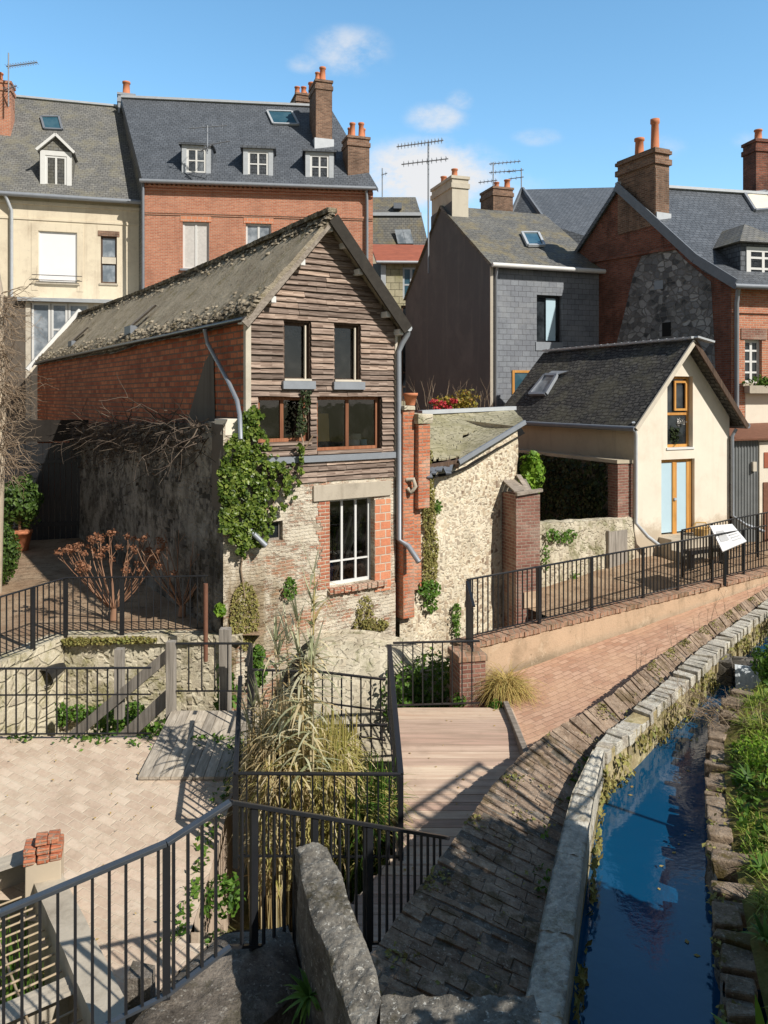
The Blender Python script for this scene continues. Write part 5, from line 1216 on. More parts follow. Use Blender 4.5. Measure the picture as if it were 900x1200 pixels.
w = window(rr, TF, H1, -.1, M['white_paint'], M['curtain'], 2, 1, .08, .07, (.1,.1,.1))
w = window(rr, TF, H2, -.1, M['white_paint'], M['glass_sky'], 2, [.5], .08, .07, (.1,.1,.1))
window(rr, TF, H3, -.1, M['white_paint'], M['curtain'], 2, 1, .08, .07, (.1,.1,.1))
for h in (H1,H2,H3):
    mb = MB(); mb.box(TF, h[0]-.1, h[1]+.1, -.1, .02, h[3], h[3]+.42); mb.build('window_arch', M['jamb_brick'], rr)
def dormer(parent, F, u0, v0, u1, v1, d, mat, roofm, depth, pit=0, fm=None, gl=None, nx=2, ny=2):
    s0, s1, z0, z1 = F.rect(u0,v0,u1,v1,d); b = .22
    mb = MB(); mb.box(F, s0-.04, s1+.04, d-depth, d-.06, z0-.2, z1)
    do = mb.build('dormer', mat, parent)
    mb = MB()   # zinc surround
    mb.box(F, s0, s0+b, d-.05, d, z0, z1); mb.box(F, s1-b, s1, d-.05, d, z0, z1); mb.box(F, s0+b, s1-b, d-.05, d-.002, z1-b, z1); mb.box(F, s0+b, s1-b, d-.05, d-.002, z0, z0+b*.8); mb.build('surround', fm or M['zinc_pale'], do)
    window(do, F, (s0+b,s1-b,z0+b*.8,z1-b), d-.03, M['white_paint'], gl or M['glass_sky'], nx, ny, .1, .06, sub=False)
    mb = MB(); e = .14; sm = (s0+s1)/2
    if pit: 
        A_ = [F.p(s0-e,d+e,z1-.05),F.p(sm,d+e,z1+pit),F.p(s1+e,d+e,z1-.05)]; B_ = [F.p(s0-e,d-depth,z1-.05),F.p(sm,d-depth,z1+pit),F.p(s1+e,d-depth,z1-.05)]
        mb.slab(A_[0],A_[1],B_[1],B_[0],.08); mb.slab(A_[1],A_[2],B_[2],B_[1],.08)
        fm2 = MB(); fm2.poly(F.p(s0,d-.005,z1),F.p(s1,d-.005,z1),F.p(sm,d-.005,z1+pit-.08)); fm2.build('pediment', roofm, do)
        k = MB(); k.bar(A_[0]+V(0,-.02,0),A_[1]+V(0,-.02,0),.05,.12); k.bar(A_[1]+V(0,-.02,0),A_[2]+V(0,-.02,0),.05,.12); k.build('dormer_verge', M['white_paint'], do)
    else: mb.slab(F.p(s0-e,d+e,z1),F.p(s1+e,d+e,z1),F.p(s1+e,d-depth-1,z1+.25),F.p(s0-e,d-depth-1,z1+.25),.1)
    mb.build('dormer_roof', roofm, do); return do
for u0, v0, u1, v1 in [(213,168,247,207),(285,172,320,211),(358,176,391,214)]:
    dormer(rr, TF, u0, v0, u1, v1, -.25, M['slate_new'], M['slate_new'], 2.6, 0)
fn_, n_ = onplane(trf)
roofpane(rr, [fn_(320,146),fn_(350,147),fn_(342,132),fn_(313,131)], M['zinc_pale'], M['glass_blue'], n_)
# chimneys of the terrace
XF = lambda p: Fr((p.x,p.y),(.97,.24))
pA = hit(386,170, tp_(0,0,TZE), nrm(tp_(0,0,TZE),tp_(1,0,TZE),tp_(0,TL,TZR)))
cF = Fr((pA.x-.65,pA.y-.5),(.95,.31))
chimney(rr, cF, 0, .85, -1.5, 0, pA.z-.6, CAMZ+(V0-97)/FPX*pA.y, M['chimney_brick'], [(.42,-.3,.75,.16),(.42,-.72,.6,.14),(.42,-1.15,.6,.14),(.15,-.3,.45,.12)])
pB = P(423,217,38.2); cF2 = Fr((pB.x-.62,pB.y-.6),(.95,.31))
chimney(rr, cF2, 0, 1.1, -1.0, 0, 13.5, CAMZ+(V0-163)/FPX*pB.y, M['chimney_brick'], [(.3,-.25,.7,.14),(.75,-.25,.75,.14),(.95,-.6,.6,.12),(.3,-.7,.6,.12)])
pC = P(362,130,43); cF3 = Fr((pC.x-.7,pC.y),(.95,.31))
chimney(rr, cF3, 0, 1.2, -1.6, 0, 19, CAMZ+(V0-108)/FPX*43, M['chimney_brick'], [(.95,-.3,.75,.2),(.5,-.4,.5,.15),(.15,-.5,.5,.15),(.7,-1.1,.5,.15)])
pD = P(146,112,41); cF4 = Fr((pD.x-.35,pD.y),(.95,.31))
chimney(rr, cF4, 0, .85, -1.4, 0, 18.5, CAMZ+(V0-108)/FPX*41, M['zinc'], [(.42,-.4,.75,.2)])
for p, z in ((pA,-.3),):
    mb = MB(); mb.box(cF, -.08,.93,-1.5,.06,pA.z-.5,pA.z+.2); mb.build('chimney_flashing', M['zinc_pale'], rr)
mb = MB(); mb.box(cF2, -.06,1.16,-1,.06,13.4,15.4); mb.build('chimney_flashing', M['zinc_pale'], rr)
# ================================================================ yellow house
yh = thing('yellow_house', 'ochre rendered house with white shutter, tall dormer and worn slate roof', 'house', (-14,36,0))
YF = Fr((-17.4,35.4),(5.8,1.6)); YW0, YW = -6, math.hypot(5.8,1.6); YZE = 14.27; YL = 5.0; YZR = 20.4
def yp(s, k, z): p = YF.p(s,0,0)+BKD*k; return V(p.x,p.y,z)
I1 = YF.rect(45,272,90,331); I2 = YF.rect(118,277,137,332)
mb = MB(); mb.wall(YF, [(YW0,YZE),(YW,YZE)], 0, [I1,I2], reveal=.2); mb.build('front_wall', M['yellow_render'], yh)
def yrf(a, b): p = yp(lerp(YW0,YW+.05,a), lerp(-.35,YL,b), lerp(YZE-.1,YZR,b)+.06); return p+V(0,0,.02*noise.noise(p))
mb = MB(); mb.grid(yrf, 18, 14); mb.grid(lambda a, b: yrf(a,0)-V(0,0,.1*b), 18, 1, smooth=False); mb.poly(yrf(0,1),yrf(1,1),yp(YW,2*YL,YZE),yp(YW0,2*YL,YZE)); mb.build('roof', M['slate_old'], yh)
mb = MB(); mb.bar(yrf(0,1)+V(0,0,.08), yrf(1,1)+V(0,0,.08), .22,.1); mb.build('ridge_flashing', M['zinc_pale'], yh)
mb = MB(); mb.tube([YF.p(YW0,.42,YZE-.1),YF.p(YW,.42,YZE-.1)], .11, 8); mb.build('gutter', M['zinc'], yh)
pipe(yh, [YF.p(YF.px(8),.4,YZE-.15),YF.p(YF.px(14),.12,YZE-.8),YF.p(YF.px(14),.12,3)], .08, M['zinc_pale'])
window(yh, YF, I1, -.05, M['white_paint'], M['shutter'], 1, 1, .05, .04, (.1,.12,.1), 'shuttered_window', M['concrete'])
mb = MB(); mb.box(YF, I1[0]-.25, I1[1]+.25, .18,.21, I1[2]+.28, I1[2]+.31); mb.box(YF, I1[0]-.25, I1[1]+.25, .18,.21, I1[2]+.05, I1[2]+.08); mb.build('guard_rail', M['black_metal'], yh)
window(yh, YF, I2, -.1, M['dark_wood'], M['glass_sky'], 1, [.42,.55], .08, .09, (.06,.06,.09), 'window', M['concrete'])
mb = MB(); mb.box(YF, I2[0]+.05, I2[1]-.05, -.09, -.06, lerp(I2[2],I2[3],.42), lerp(I2[2],I2[3],.56)); mb.build('window_board', M['cream_paint'], yh)
mb = MB(); mb.box(YF, I2[0]-.12, I2[1]+.12, -.1, .03, I2[3], I2[3]+.25); mb.build('window_arch', M['chimney_brick'], yh)
mb = MB(); mb.box(YF, YW0, YW, -.1, .04, YZE-1.15, YZE-1.05); mb.box(YF, YW0, YW, -.1, .08, YZE-.45, YZE-.3); mb.build('string_course', M['yellow_render'], yh)
mb = MB(); mb.box(YF, I1[0]-.3, I1[0]-.02, -.1,.02,I1[2]-.4,I1[3]+.3); mb.box(YF, I1[1]+.02, I1[1]+.3, -.1,.02,I1[2]-.4,I1[3]+.3); mb.box(YF, I1[0]-.3, I1[1]+.3, -.1,.022,I1[3]+.02,I1[3]+.4); mb.build('window_surround', M['yellow_render'], yh)
dormer(yh, YF, 47, 177, 84, 225, -.2, M['slate_old'], M['slate_old'], 3.2, .75, M['white_paint'], M['glass_sky'], 2, 1)
fn_, n_ = onplane(yrf)
roofpane(yh, [fn_(52,152),fn_(73,153),fn_(69,138),fn_(48,138)], M['lead'], M['glass_blue'], n_)
pE = P(2,175,37.5); cF5 = Fr((pE.x-1.0,pE.y),(.97,.24)); chimney(yh, cF5, 0, 1.32, -.9, 0, 15.5, CAMZ+(V0-92)/FPX*37.5, M['red_brick'], [(.7,-.4,.5,.2)])
# glazed annexe in front
ax = thing('glazed_annexe', 'white framed glazed lean-to with flat zinc roof below the yellow house', 'annexe', (-14,33,0))
AF = Fr((-15.6,33.2),(.98,.2)); azt = AF.px(90,352)[1]
mb = MB(); mb.box(AF, AF.px(30), AF.px(160), -3, 0, 0, AF.px(90,425)[1]); mb.build('base_wall', M['cream_render'], ax)
mb = MB(); mb.slab(AF.p(AF.px(22),.3,azt+.05), AF.p(AF.px(162),.3,azt+.02), AF.p(AF.px(162),-3.5,azt+.5), AF.p(AF.px(22),-3.5,azt+.5), .15); mb.build('roof', M['zinc_pale'], ax)
for i, (u0, u1) in enumerate([(37,59),(60,79),(80,104),(108,136),(137,158)]):
    window(ax, AF, (AF.px(u0),AF.px(u1),AF.px(90,424)[1],azt-.15), -.02, M['white_paint'], M['glass_sky'], 1, [.55] if i in (1,) else 1, .09, .08)
mb = MB()
for u in (33,106.5): mb.box(AF, AF.px(u)-.1, AF.px(u)+.1, -.1,.03, 0, azt-.1)
mb.box(AF, AF.px(30), AF.px(160), -.1, .02, azt-.15, azt-.1); mb.build('post', M['cream_paint'], ax)
mb = MB(); mb.box(AF, AF.px(105.5)-5.5, AF.px(30)-.02, -3,.0,0,azt+.1); mb.build('side_wall', M['dirt_concrete'], ax)
# ================================================================ small houses in the gap
mh = thing('rusty_roof_house', 'narrow house with rusty sheet roof and diamond cladding in the gap', 'house', (.8,38,0))
NF = Fr((-.13,38),(1,.03)); nz = NF.px(460,308)[1]
mb = MB(); wN = NF.rect(472,313,492,350); wN2 = NF.rect(470,358,492,470)
mb.wall(NF, [(0,nz),(2.2,nz)], 0, [wN,wN2], reveal=.2); mb.build('front_wall', M['shed_tile'], mh)
mb = MB(); mb.poly(P(432,296,41),NF.p(0,0,0),NF.p(0,0,nz)) if False else mb.poly(V(-.9,42,0),NF.p(0,0,0),NF.p(0,0,nz),V(-.9,42,nz+.6)); mb.build('side_wall', M['black_render'], mh)
mb = MB(); mb.slab(NF.p(-.25,.3,nz+.02),NF.p(2.5,.3,nz+.02),P(500,287,41.5),P(434,286,41.5),.12); mb.build('roof', M['rust_roof'], mh)
mb = MB(); mb.tube([NF.p(-.25,.38,nz-.03),NF.p(2.5,.38,nz-.03)],.07,8); mb.build('gutter', M['zinc_pale'], mh)
window(mh, NF, wN, -.1, M['zinc_pale'], M['glass_blue'], 2, [.45], .09, .08); window(mh, NF, wN2, -.1, M['dark_wood'], M['glass'], 1, [.15,.3], .1, .09)
mb = MB(); mb.box(NF, -.02,.22,-.1,.03,0,nz-.1); mb.build('corner_board', M['zinc_pale'], mh)
mh2 = thing('mansard_house', 'grey slate mansard roofed house showing above the rusty roof', 'house', (1,47,0))
mb = MB(); a = [P(425,231,49),P(487,231,49),P(493,250,47.5),P(425,250,47.5)]; b = [P(425,252,47.4),P(494,252,47.4),P(503,290,46.5),P(425,290,46.5)]
mb.poly(a[3],a[2],a[1],a[0]); mb.poly(b[3],b[2],b[1],b[0]); mb.poly(a[2],b[2],P(503,290,60),P(487,231,60),a[1]); mb.build('roof', M['slate_ochre'], mh2)
mb = MB(); mb.bar(P(425,251,47.3),P(494,251,47.3),.15,.2); mb.build('roof_flashing', M['zinc_pale'], mh2)
mb = MB(); mb.box(FLAT, P(425,290,46.5).x, P(503,290,46.5).x, -60,-46.6, 0, P(425,290,46.5).z); mb.build('wall', M['beige_render'], mh2)
for u, v in ((466,240),): 
    c = P(u,v,47.6); mb = MB(); mb.box(FLAT, c.x-.25,c.x+.25,-c.y-1,-c.y+.15,c.z-.25,c.z+.1); mb.build('dormer', M['lead'], mh2)
for u in (472,481): 
    mb = MB(); c = P(u,278,46.6); mb.slab(c+V(-.3,-.1,-.4),c+V(.2,-.1,-.4),c+V(.0,.1,.5),c+V(-.5,.1,.5),.06); mb.build('skylight', M['glass_sky'], mh2)
fh = thing('rear_slate_house', 'slate roof ridge with a small gable behind the lichened roof', 'house', (9,40,0))
mb = MB(); r0, r1 = P(612,222,44), P(740,219,46); e0, e1 = P(640,262,41), P(760,300,40)
mb.poly(e0,e1,r1,r0); mb.poly(r0, r1, r1+V(-1,6,-5), r0+V(-1,6,-5)); mb.build('roof', M['slate_new'], fh)
mb = MB(); mb.poly(P(600,250,43),e0,r0); mb.poly(V(e0.x,e0.y,0),V(e1.x,e1.y,0),e1,e0); mb.poly(V(e0.x-2,e0.y+2,0),V(e0.x,e0.y,0),e0,P(600,250,43)); mb.build('wall', M['slate_new'], fh)
mb = MB(); mb.bar(r0,e0,.12,.3); mb.bar(r0,P(600,250,43),.12,.25); mb.build('verge_flashing', M['lead'], fh)
cq = Fr(P(578,240,42).to_2d(), (.95,.31)); chimney(fh, cq, 0, 1.2, -1.6, 0, 11, CAMZ+(V0-218)/FPX*42, M['chimney_brick'], [(1.0,-.3,.5,.17),(.5,-.6,.4,.15)])
# ================================================================ antennas
def antenna(label, base, top, arms, guy=None):
    t = thing('tv_antenna', label, 'antenna', base, 'television antennas')
    mb = MB(); mb.tube([base, top], .035, 6); mb.build('mast', M['zinc'], t)
    for z, l0, l1, tilt, nb in arms:
        c = base.lerp(top, z); a, b = c+V(-l0,.2,-tilt*l0), c+V(l1,-.2,tilt*l1)
        mb = MB(); mb.tube([a,b], .025, 6); mb.build('boom', M['zinc'], t)
        mb = MB()
        for i in range(nb):
            p = a.lerp(b, (i+.5)/nb); mb.tube([p+V(.0,-.3,-.03),p+V(0,.3,.03)], .012, 4); mb.tube([p+V(0,0,-.12),p+V(0,0,.12)], .012, 4)
        mb.build('element', M['zinc'], t)
    return t
antenna('tv antenna with a long comb boom on the left chimney', P(10,125,37.4), P(10,62,37.4), [(.78,.2,1.5,.02,12),(.35,.3,.5,.05,5)])
antenna('double armed antenna standing before the left dormer of the brick terrace', P(243,180,35.4), P(243,147,35.4), [(.95,.9,.95,0,4),(.35,.2,1.1,.06,4),(.2,.4,.2,.3,3)])
antenna('tall thin antenna with two long booms fixed to the charcoal gable', P(502,320,31.5), P(502,166,31.5), [(.99,1.3,.6,.07,14),(.85,1.1,.8,.06,10)])
antenna('thin bare mast between the brick terrace and the charcoal gable', P(448,232,47), P(448,197,47), [(.8,.05,.3,0,2)])
antenna('square framed antenna beside the small brick chimney', P(578,235,43), P(578,190,43), [(.98,.2,1.5,.02,8),(.75,.2,1.2,0,6),(.5,.8,.2,.02,5)])
antenna('short second mast right of the square framed antenna', P(611,230,44), P(611,197,44), [(.9,.8,.1,0,3),(.65,.7,.1,0,3)])
# ---------------------------------------------------------------- railings
def railing(name, label, pts, h, post_at=None, gap=.115, bw=.02, hr=(.05,.028), low=.10, post=(.06,.022), hm=None, mid=None, posts=True, cat='railing'):
    t = thing(name, label, cat, pts[0]); hm = hm or M['black_metal']
    pts = [Vector(p) for p in pts]
    mb = MB()
    for a, b in zip(pts, pts[1:]): mb.bar(a+V(0,0,h), b+V(0,0,h), hr[0], hr[1])
    mb.build('handrail', hm, t, bevel=.005)
    mb = MB()
    for a, b in zip(pts, pts[1:]):
        mb.bar(a+V(0,0,low), b+V(0,0,low), hr[0]*.7, hr[1]*.6)
    mb.build('bottom_rail', hm, t)
    if mid:
        mb = MB()
        for a, b in zip(pts, pts[1:]): mb.bar(a+V(0,0,mid), b+V(0,0,mid), hr[0]*.7, hr[1]*.6)
        mb.build('middle_rail', M['black_metal'], t)
    # one bar mesh, copied
    bmh = MB(); bmh.bar((0,0,low), (0,0,h-.01), bw, bw, up=(0,1,0)); me = None
    first = bmh.build('baluster', M['black_metal']); me = first.data; bpy.data.objects.remove(first)
    pm = MB(); pm.bar((0,0,-.05), (0,0,h-.012), post[0], post[1], up=(0,1,0)); po = pm.build('post', M['black_metal']); pme = po.data; bpy.data.objects.remove(po)
    base = t.location; n = 0
    L = [0]
    for a, b in zip(pts, pts[1:]): L.append(L[-1]+(b-a).length)
    def at(x):
        for i in range(len(L)-1):
            if x <= L[i+1]+1e-6: return pts[i].lerp(pts[i+1], (x-L[i])/(L[i+1]-L[i])), (pts[i+1]-pts[i])
        return pts[-1], pts[-1]-pts[-2]
    ps = post_at if post_at is not None else [0, L[-1]]
    for x in ps:
        p, d = at(x); o = bpy.data.objects.new('post', pme); COL.objects.link(o); o.parent = t; o.location = p-base; o.rotation_euler = (0,0,math.atan2(d.y,d.x))
    x = gap
    while x < L[-1]-gap*.4:
        if all(abs(x-q) > gap*.4 for q in ps):
            p, d = at(x); o = bpy.data.objects.new('baluster', me); COL.objects.link(o); o.parent = t; o.location = p-base; o.rotation_euler = (0,0,math.atan2(d.y,d.x)); n += 1
        x += gap
    return t
# near stair railing
za = .9
N0, N1, N2, N3 = V(-2.35,4.45,.78), P(65,1199,5.0), P(270,940,5.42)-V(0,0,1.05), P(525,982,7.6)-V(0,0,1.05)
Nm = P(195,988,5.15)-V(0,0,1.05); Nl = P(0,1070,4.75)-V(0,0,1.05); Nll = P(-110,1125,4.5)-V(0,0,1.05)
railing('stair_railing', 'near black railing with grey worn handrail bending at the stone landing', [Nll, Nl, Nm, N2], 1.05, [0,(Nl-Nll).length+(Nm-Nl).length], .105, .019, (.055,.03), .03, (.05,.022), M['grey_metal'])
railing('stair_railing', 'black railing running down from the landing to the timber deck behind the parapet', [N2, N3], 1.05, [.25,.98,1.75], .12, .019, (.05,.03), .03, (.065,.025))
# reed pit railings
a, b, c, d = V(-1.69,8.75,-.41), V(.19,8.75,-.42), V(.08,11.85,.05), V(-2.05,11.0,0)
railing('pit_railing', 'railing on the near side of the reed pit', [a,b], 1.02, [0], .125, .018, (.05,.025), .08, (.06,.05))
railing('pit_railing', 'railing along the timber deck at the right side of the reed pit', [b,c], 1.02, [0,3.1], .125, .018, (.07,.03), .08, (.075,.06))
railing('pit_railing', 'low railing at the back of the reed pit under the gable', [V(-1.95,11.4,-.1),V(-.9,11.3,-.1),V(.02,11.0,-.1)], .95, [0], .15, .018, (.05,.025), .08, (.05,.05), mid=.5)
railing('pit_railing', 'sloping inner railing stepping down beside the deck', [V(-.9,10.5,-.55),V(.05,10.3,-.45)], .95, [0], .15, .018, (.05,.025), .12, (.05,.05))
railing('pit_railing', 'railing at the left side of the reed pit beside the paving', [a,V(-2.02,10.8,-.05)], 1.02, [1.0], .125, .018, (.06,.03), .08, (.06,.05))
railing('deck_railing', 'railing closing the far end of the timber deck before the brick pier', [V(.14,11.95,.05),V(1.5,12.05,.05)], 1.02, [], .155, .018, (.05,.025), .05, (.05,.03))
# moat railing, left
railing('moat_railing', 'long low railing along the far edge of the paved courtyard', [V(-7.6,11.0,0),V(-5.5,11.02,0),V(-3.35,11.05,0)], 1.0, [], .145, .018, (.045,.022), .06, (.05,.03), mid=.62)
railing('platform_railing', 'railing at the far side of the grey wooden platform', [V(-3.2,11.8,.08),V(-2.05,11.8,.08),V(-1.95,10.9,.05)], 1.03, [1.15], .2, .018, (.05,.025), .3, (.06,.05))
railing('terrace_railing', 'railing above the retaining wall before the bare shrubs', [V(-5.72,13.8,.62),V(-4.4,13.85,.62),V(-3.2,13.95,.62)], 1.03, [0,1.0], .13, .018, (.045,.022), .08, (.08,.03))
railing('ramp_railing', 'railing coming down the left edge of the terrace towards the viewer', [V(-5.72,13.8,.62),V(-6.22,12.5,.62),V(-6.75,11.1,.62),V(-7.2,9.9,.6)], 1.03, [.75,2.2], .13, .018, (.045,.022), .08, (.09,.03))
# path railing
Lk = 9.55
railing('path_railing', 'long black railing on the kerb wall along the red path', [kp(-.05,-.16,.73),kp(3.2,-.16,.73),kp(6.6,-.17,.73),kp(Lk,-.18,.73)], 1.05, [0.05,1.75,3.2,4.8,6.0,7.3,8.6], .12, .018, (.05,.025), .08, (.065,.035))
railing('path_railing', 'short end piece of the path railing turned towards the pit', [kp(-.05,-.16,.73),kp(-.35,.35,.45)], 1.03, [0], .08, .018, (.05,.025), .08, (.06,.04))
railing('path_railing', 'far railing section behind the white information board', [kp(7.2,-.9,.75),kp(9.4,-.9,.82),kp(15,-.7,.95)], 1.05, [0,1.2,3.2,4.6,6.5], .12, .018, (.05,.025), .08, (.065,.035))
# information lectern
il = thing('info_board', 'tilted white information board on black posts beside the path railing', 'sign', kp(8.3,-.2,.7))
c = [P(832,616,17.75),P(858,614,18.1),P(875,634,17.5),P(847,646,16.95)]
IC = sum(c, V(0,0,0))/4
mb = MB(); mb.slab(c[3],c[2],c[1],c[0],.03); 
mb.build('panel', M['white_sign'], il)
nn = (c[2]-c[3]).cross(c[0]-c[3]).normalized()
mb = MB()
for k in range(5):
    y0 = .2+.13*k; f = lambda x, y: (c[3].lerp(c[2],x)).lerp(c[0].lerp(c[1],x), y)+nn*.004
    if k < 4: mb.poly(f(.55,y0),f(.92,y0),f(.92,y0+.05),f(.55,y0+.05))
mb.poly(f(.1,.3),f(.45,.3),f(.45,.75),f(.1,.75)); mb.build('print', M['grey_print'], il)
for q in (c[3].lerp(c[2],.12), c[0].lerp(c[1],.8)):
    mb = MB(); mb.bar(V(q.x,q.y+.05,.7), V(q.x,q.y+.05,q.z-.02), .07,.05); mb.build('leg', M['black_metal'], il)
pn = thing('black_bench', 'dark bench rail behind the railing below the cottage door', 'bench', CFg.p(1,1.4,.6))
mb = MB(); mb.box(CFg, .5, 1.9, 1.2, 1.45, .9, 1.0); mb.build('seat', M['black_metal'], pn)
for s in (.6,1.75): 
    mb = MB(); mb.box(CFg, s, s+.08, 1.22, 1.4, .5, .9); mb.build('leg', M['black_metal'], pn)
# ---------------------------------------------------------------- plants
def rvec():
    z = rnd(-1,1); a = rnd(0,6.283); r = math.sqrt(1-z*z); return V(r*math.cos(a), r*math.sin(a), z)
def leaf(mb, p, n, size, el=1.4, m=0, droop=.2):
    n = n.normalized(); t = n.cross(rvec())
    if t.length < .05: return
    t.normalize(); b = n.cross(t); w = size*.5; l = size*el*.5
    mb.add([p-b*l, p+t*w-b*l*.1+n*size*droop*.3, p+b*l-n*size*droop, p-t*w-b*l*.1+n*size*droop*.3], [(0,1,2,3)], m)
def blade(mb, p, d, L, w, bend, seg=4, m=0):
    # a curved strap leaf; d = starting direction, bends towards the ground
    d = d.normalized(); side = d.cross(V(0,0,1)); side = side.normalized() if side.length > .05 else V(1,0,0)
    vs = []; q = Vector(p); cur = Vector(d)
    for i in range(seg+1):
        k = i/seg; ww = w*(1-k)**.7*.5+.0008
        vs += [q-side*ww, q+side*ww]; cur = (cur+V(0,0,-bend/seg)).normalized(); q = q+cur*(L/seg)
    mb.add(vs, [(2*i,2*i+1,2*i+3,2*i+2) for i in range(seg)], m)
def cloud(mb, c, r, n, size, m=0, shell=.5, lump=.35):
    c = Vector(c)
    for i in range(n):
        v = rvec(); k = (shell+(1-shell)*random.random()**.6); f = 1+lump*noise.noise(v*1.8+c)
        p = c+V(v.x*r[0],v.y*r[1],v.z*r[2])*k*f
        leaf(mb, p, v+rvec()*.7, size*rnd(.6,1.3), 1.4, m)
def branch(mb, p, d, L, r, depth, kids=3, up=.15, spread=.6, tips=None, bend=.3):
    pts = [p]; cur = d.normalized()
    for i in range(4):
        cur = (cur+rvec()*bend*.35+V(0,0,up*.3)).normalized(); pts.append(pts[-1]+cur*L/4)
    mb.tube(pts, [lerp(r, r*.55, i/4) for i in range(5)], 5 if r > .01 else 3, cap=False)
    if depth == 0:
        if tips is not None: tips.append(pts[-1]); 
        return
    for k in range(kids):
        q = pts[random.choice([2,3,4,4])]; branch(mb, q, cur+rvec()*spread, L*rnd(.55,.8), r*.55, depth-1, kids, up, spread, tips, bend)
# ivy on the gable
iv = thing('ivy', 'dense green ivy covering the left corner of the timber gable', 'ivy', GF.p(0,.1,2))
mb = MB()
def gpt(u, v, d=.12): return hit(u, v, GF.p(0,d,0), V(GF.n.x,GF.n.y,0))
def inpoly(u, v, P_):
    c = False
    for (x1,y1),(x2,y2) in zip(P_, P_[1:]+P_[:1]):
        if (y1>v)!=(y2>v) and u < (x2-x1)*(v-y1)/(y2-y1)+x1: c = not c
    return c
ivp = [(286,482),(303,478),(309,505),(330,540),(346,542),(354,522),(362,534),(348,560),(342,585),(324,600),(318,628),(296,640),(282,655),(272,632),(258,625),(256,560),(266,520)]
cnt = 0; gn = V(GF.n.x,GF.n.y,0)
while cnt < 4300:
    u, v = rnd(252,372), rnd(476,660)
    q = 14*noise.noise(V(u*.07,v*.07,0))
    if noise.noise(V(u*.09,v*.09,8)) < -.3 or (u > 312 and noise.noise(V(u*.12,v*.12,3)) < .0): continue
    if not inpoly(u+q, v+q, ivp): continue
    th = .08+.16*abs(noise.noise(V(u*.05,v*.05,4)))+rnd(0,.12)
    leaf(mb, gpt(u,v,th), gn+rvec()*.75+V(0,0,.3), rnd(.035,.1), 1.1); cnt += 1
mb.build('leaves', M['ivy'], iv)
mb = MB()
for (u0,v0,u1,v1) in [(285,700,285,500),(287,640,320,540),(320,590,365,510),(350,560,358,480),(355,505,357,455)]:
    mb.tube([gpt(lerp(u0,u1,i/6)+rnd(-3,3), lerp(v0,v1,i/6), .05) for i in range(7)], .018, 5)
mb.build('stem', M['twig'], iv)
mb = MB()
for i in range(170): 
    k = random.random(); leaf(mb, gpt(lerp(352,359,k)+rnd(-6,6), lerp(510,458,k), rnd(.06,.12)), gn+rvec()*.6, rnd(.04,.07), 1.2)
tag(mb.build('ivy_tendril', M['ivy_dark']), 'thin dark ivy tendril climbing across the left wide window', 'ivy')
def wallplants(name, label, pts_fn, blobs, mat, size, cat='plant', group=None, base=None):
    mb = MB()
    for u, v, ru, rv, n, th in blobs:
        for i in range(n):
            a = rnd(0,6.283); k = math.sqrt(random.random()); uu, vv = u+ru*k*math.cos(a), v+rv*k*math.sin(a)
            p, nn = pts_fn(uu, vv, rnd(.02,th)); leaf(mb, p, nn+rvec()*.8+V(0,0,.3), rnd(.6,1.2)*size, 1.3)
    o = mb.build(name, mat); return tag(o, label, cat, group)
fG = lambda u, v, d: (gpt(u,v,d), gn)
hn = V(HF.n.x,HF.n.y,0); fH = lambda u, v, d: (hit(u,v,HF.p(0,d,0),hn), hn)
wallplants('wall_moss', 'tall strip of dry yellow moss hanging down the pale shed wall', fH, [(500,560,7,22,500,.12),(503,600,8,28,650,.12),(505,640,9,25,500,.12),(503,580,7,30,300,.12),(504,670,9,22,420,.14),(497,535,10,14,220,.1)], M['moss_leaf'], .045, 'moss')
wallplants('wall_fern', 'bright green fern tuft at the foot of the moss strip', fH, [(503,690,14,10,260,.22),(505,708,8,10,90,.15)], M['green'], .06)
wallplants('wall_fern', 'small green tuft in the middle of the pale shed wall', fH, [(513,594,5,8,80,.1)], M['green'], .05)
wallplants('wall_fern', 'green trail low on the pale shed wall before the path railing', fH, [(535,720,5,14,110,.12),(536,738,4,11,80,.1)], M['green'], .05)
wallplants('wall_moss', 'broad mossy growth below the lower window of the gable', fG, [(428,716,10,18,200,.1),(440,732,16,8,260,.14),(424,735,10,14,130,.1)], M['moss_leaf'], .045, 'moss')
wallplants('wall_fern', 'grey green tuft on the plaster left of the lower window', fG, [(340,690,8,14,130,.14)], M['green'], .05)
wallplants('wall_fern', 'leafy tufts low on the brown stained corner of the gable', fG, [(303,768,8,12,150,.2),(303,790,10,14,200,.25)], M['green'], .06)
wallplants('wall_moss', 'brown mossy growth over the left foot of the gable wall', fG, [(287,722,17,40,900,.07)], M['moss_leaf'], .04, 'moss')
qn = V(QF.n.x,QF.n.y,0); fQ = lambda u, v, d: (hit(u,v,QF.p(0,d,0),qn), qn)
wallplants('wall_fern', 'green tufts hanging from the top of the sunlit garden wall', fQ, [(648,628,8,8,80,.15),(657,629,8,8,80,.15),(668,628,9,8,100,.15)], M['green'], .06)
wallplants('wall_fern', 'narrow green trail on the garden wall nearest the buttress', fQ, [(640,652,4,16,60,.1)], M['green'], .06)
wallplants('wall_fern', 'lower green patch on the garden wall left of the grey door', fQ, [(675,680,6,12,70,.1)], M['green'], .06)
wallplants('wall_fern', 'small bright plant at the brown stained house corner', fG, [(258,715,5,7,60,.2)], M['bright'], .09)
fR = lambda u, v, d: (V(*hit(u,v,V(0,13.8-d,0),V(0,1,0))), V(0,-1,0))
wallplants('wall_weeds', 'weeds growing on the yellowed retaining wall', fR, [(70,838,14,14,180,.2),(95,836,20,10,180,.25),(125,835,22,10,220,.25),(158,835,16,12,170,.25)], M['green'], .055)
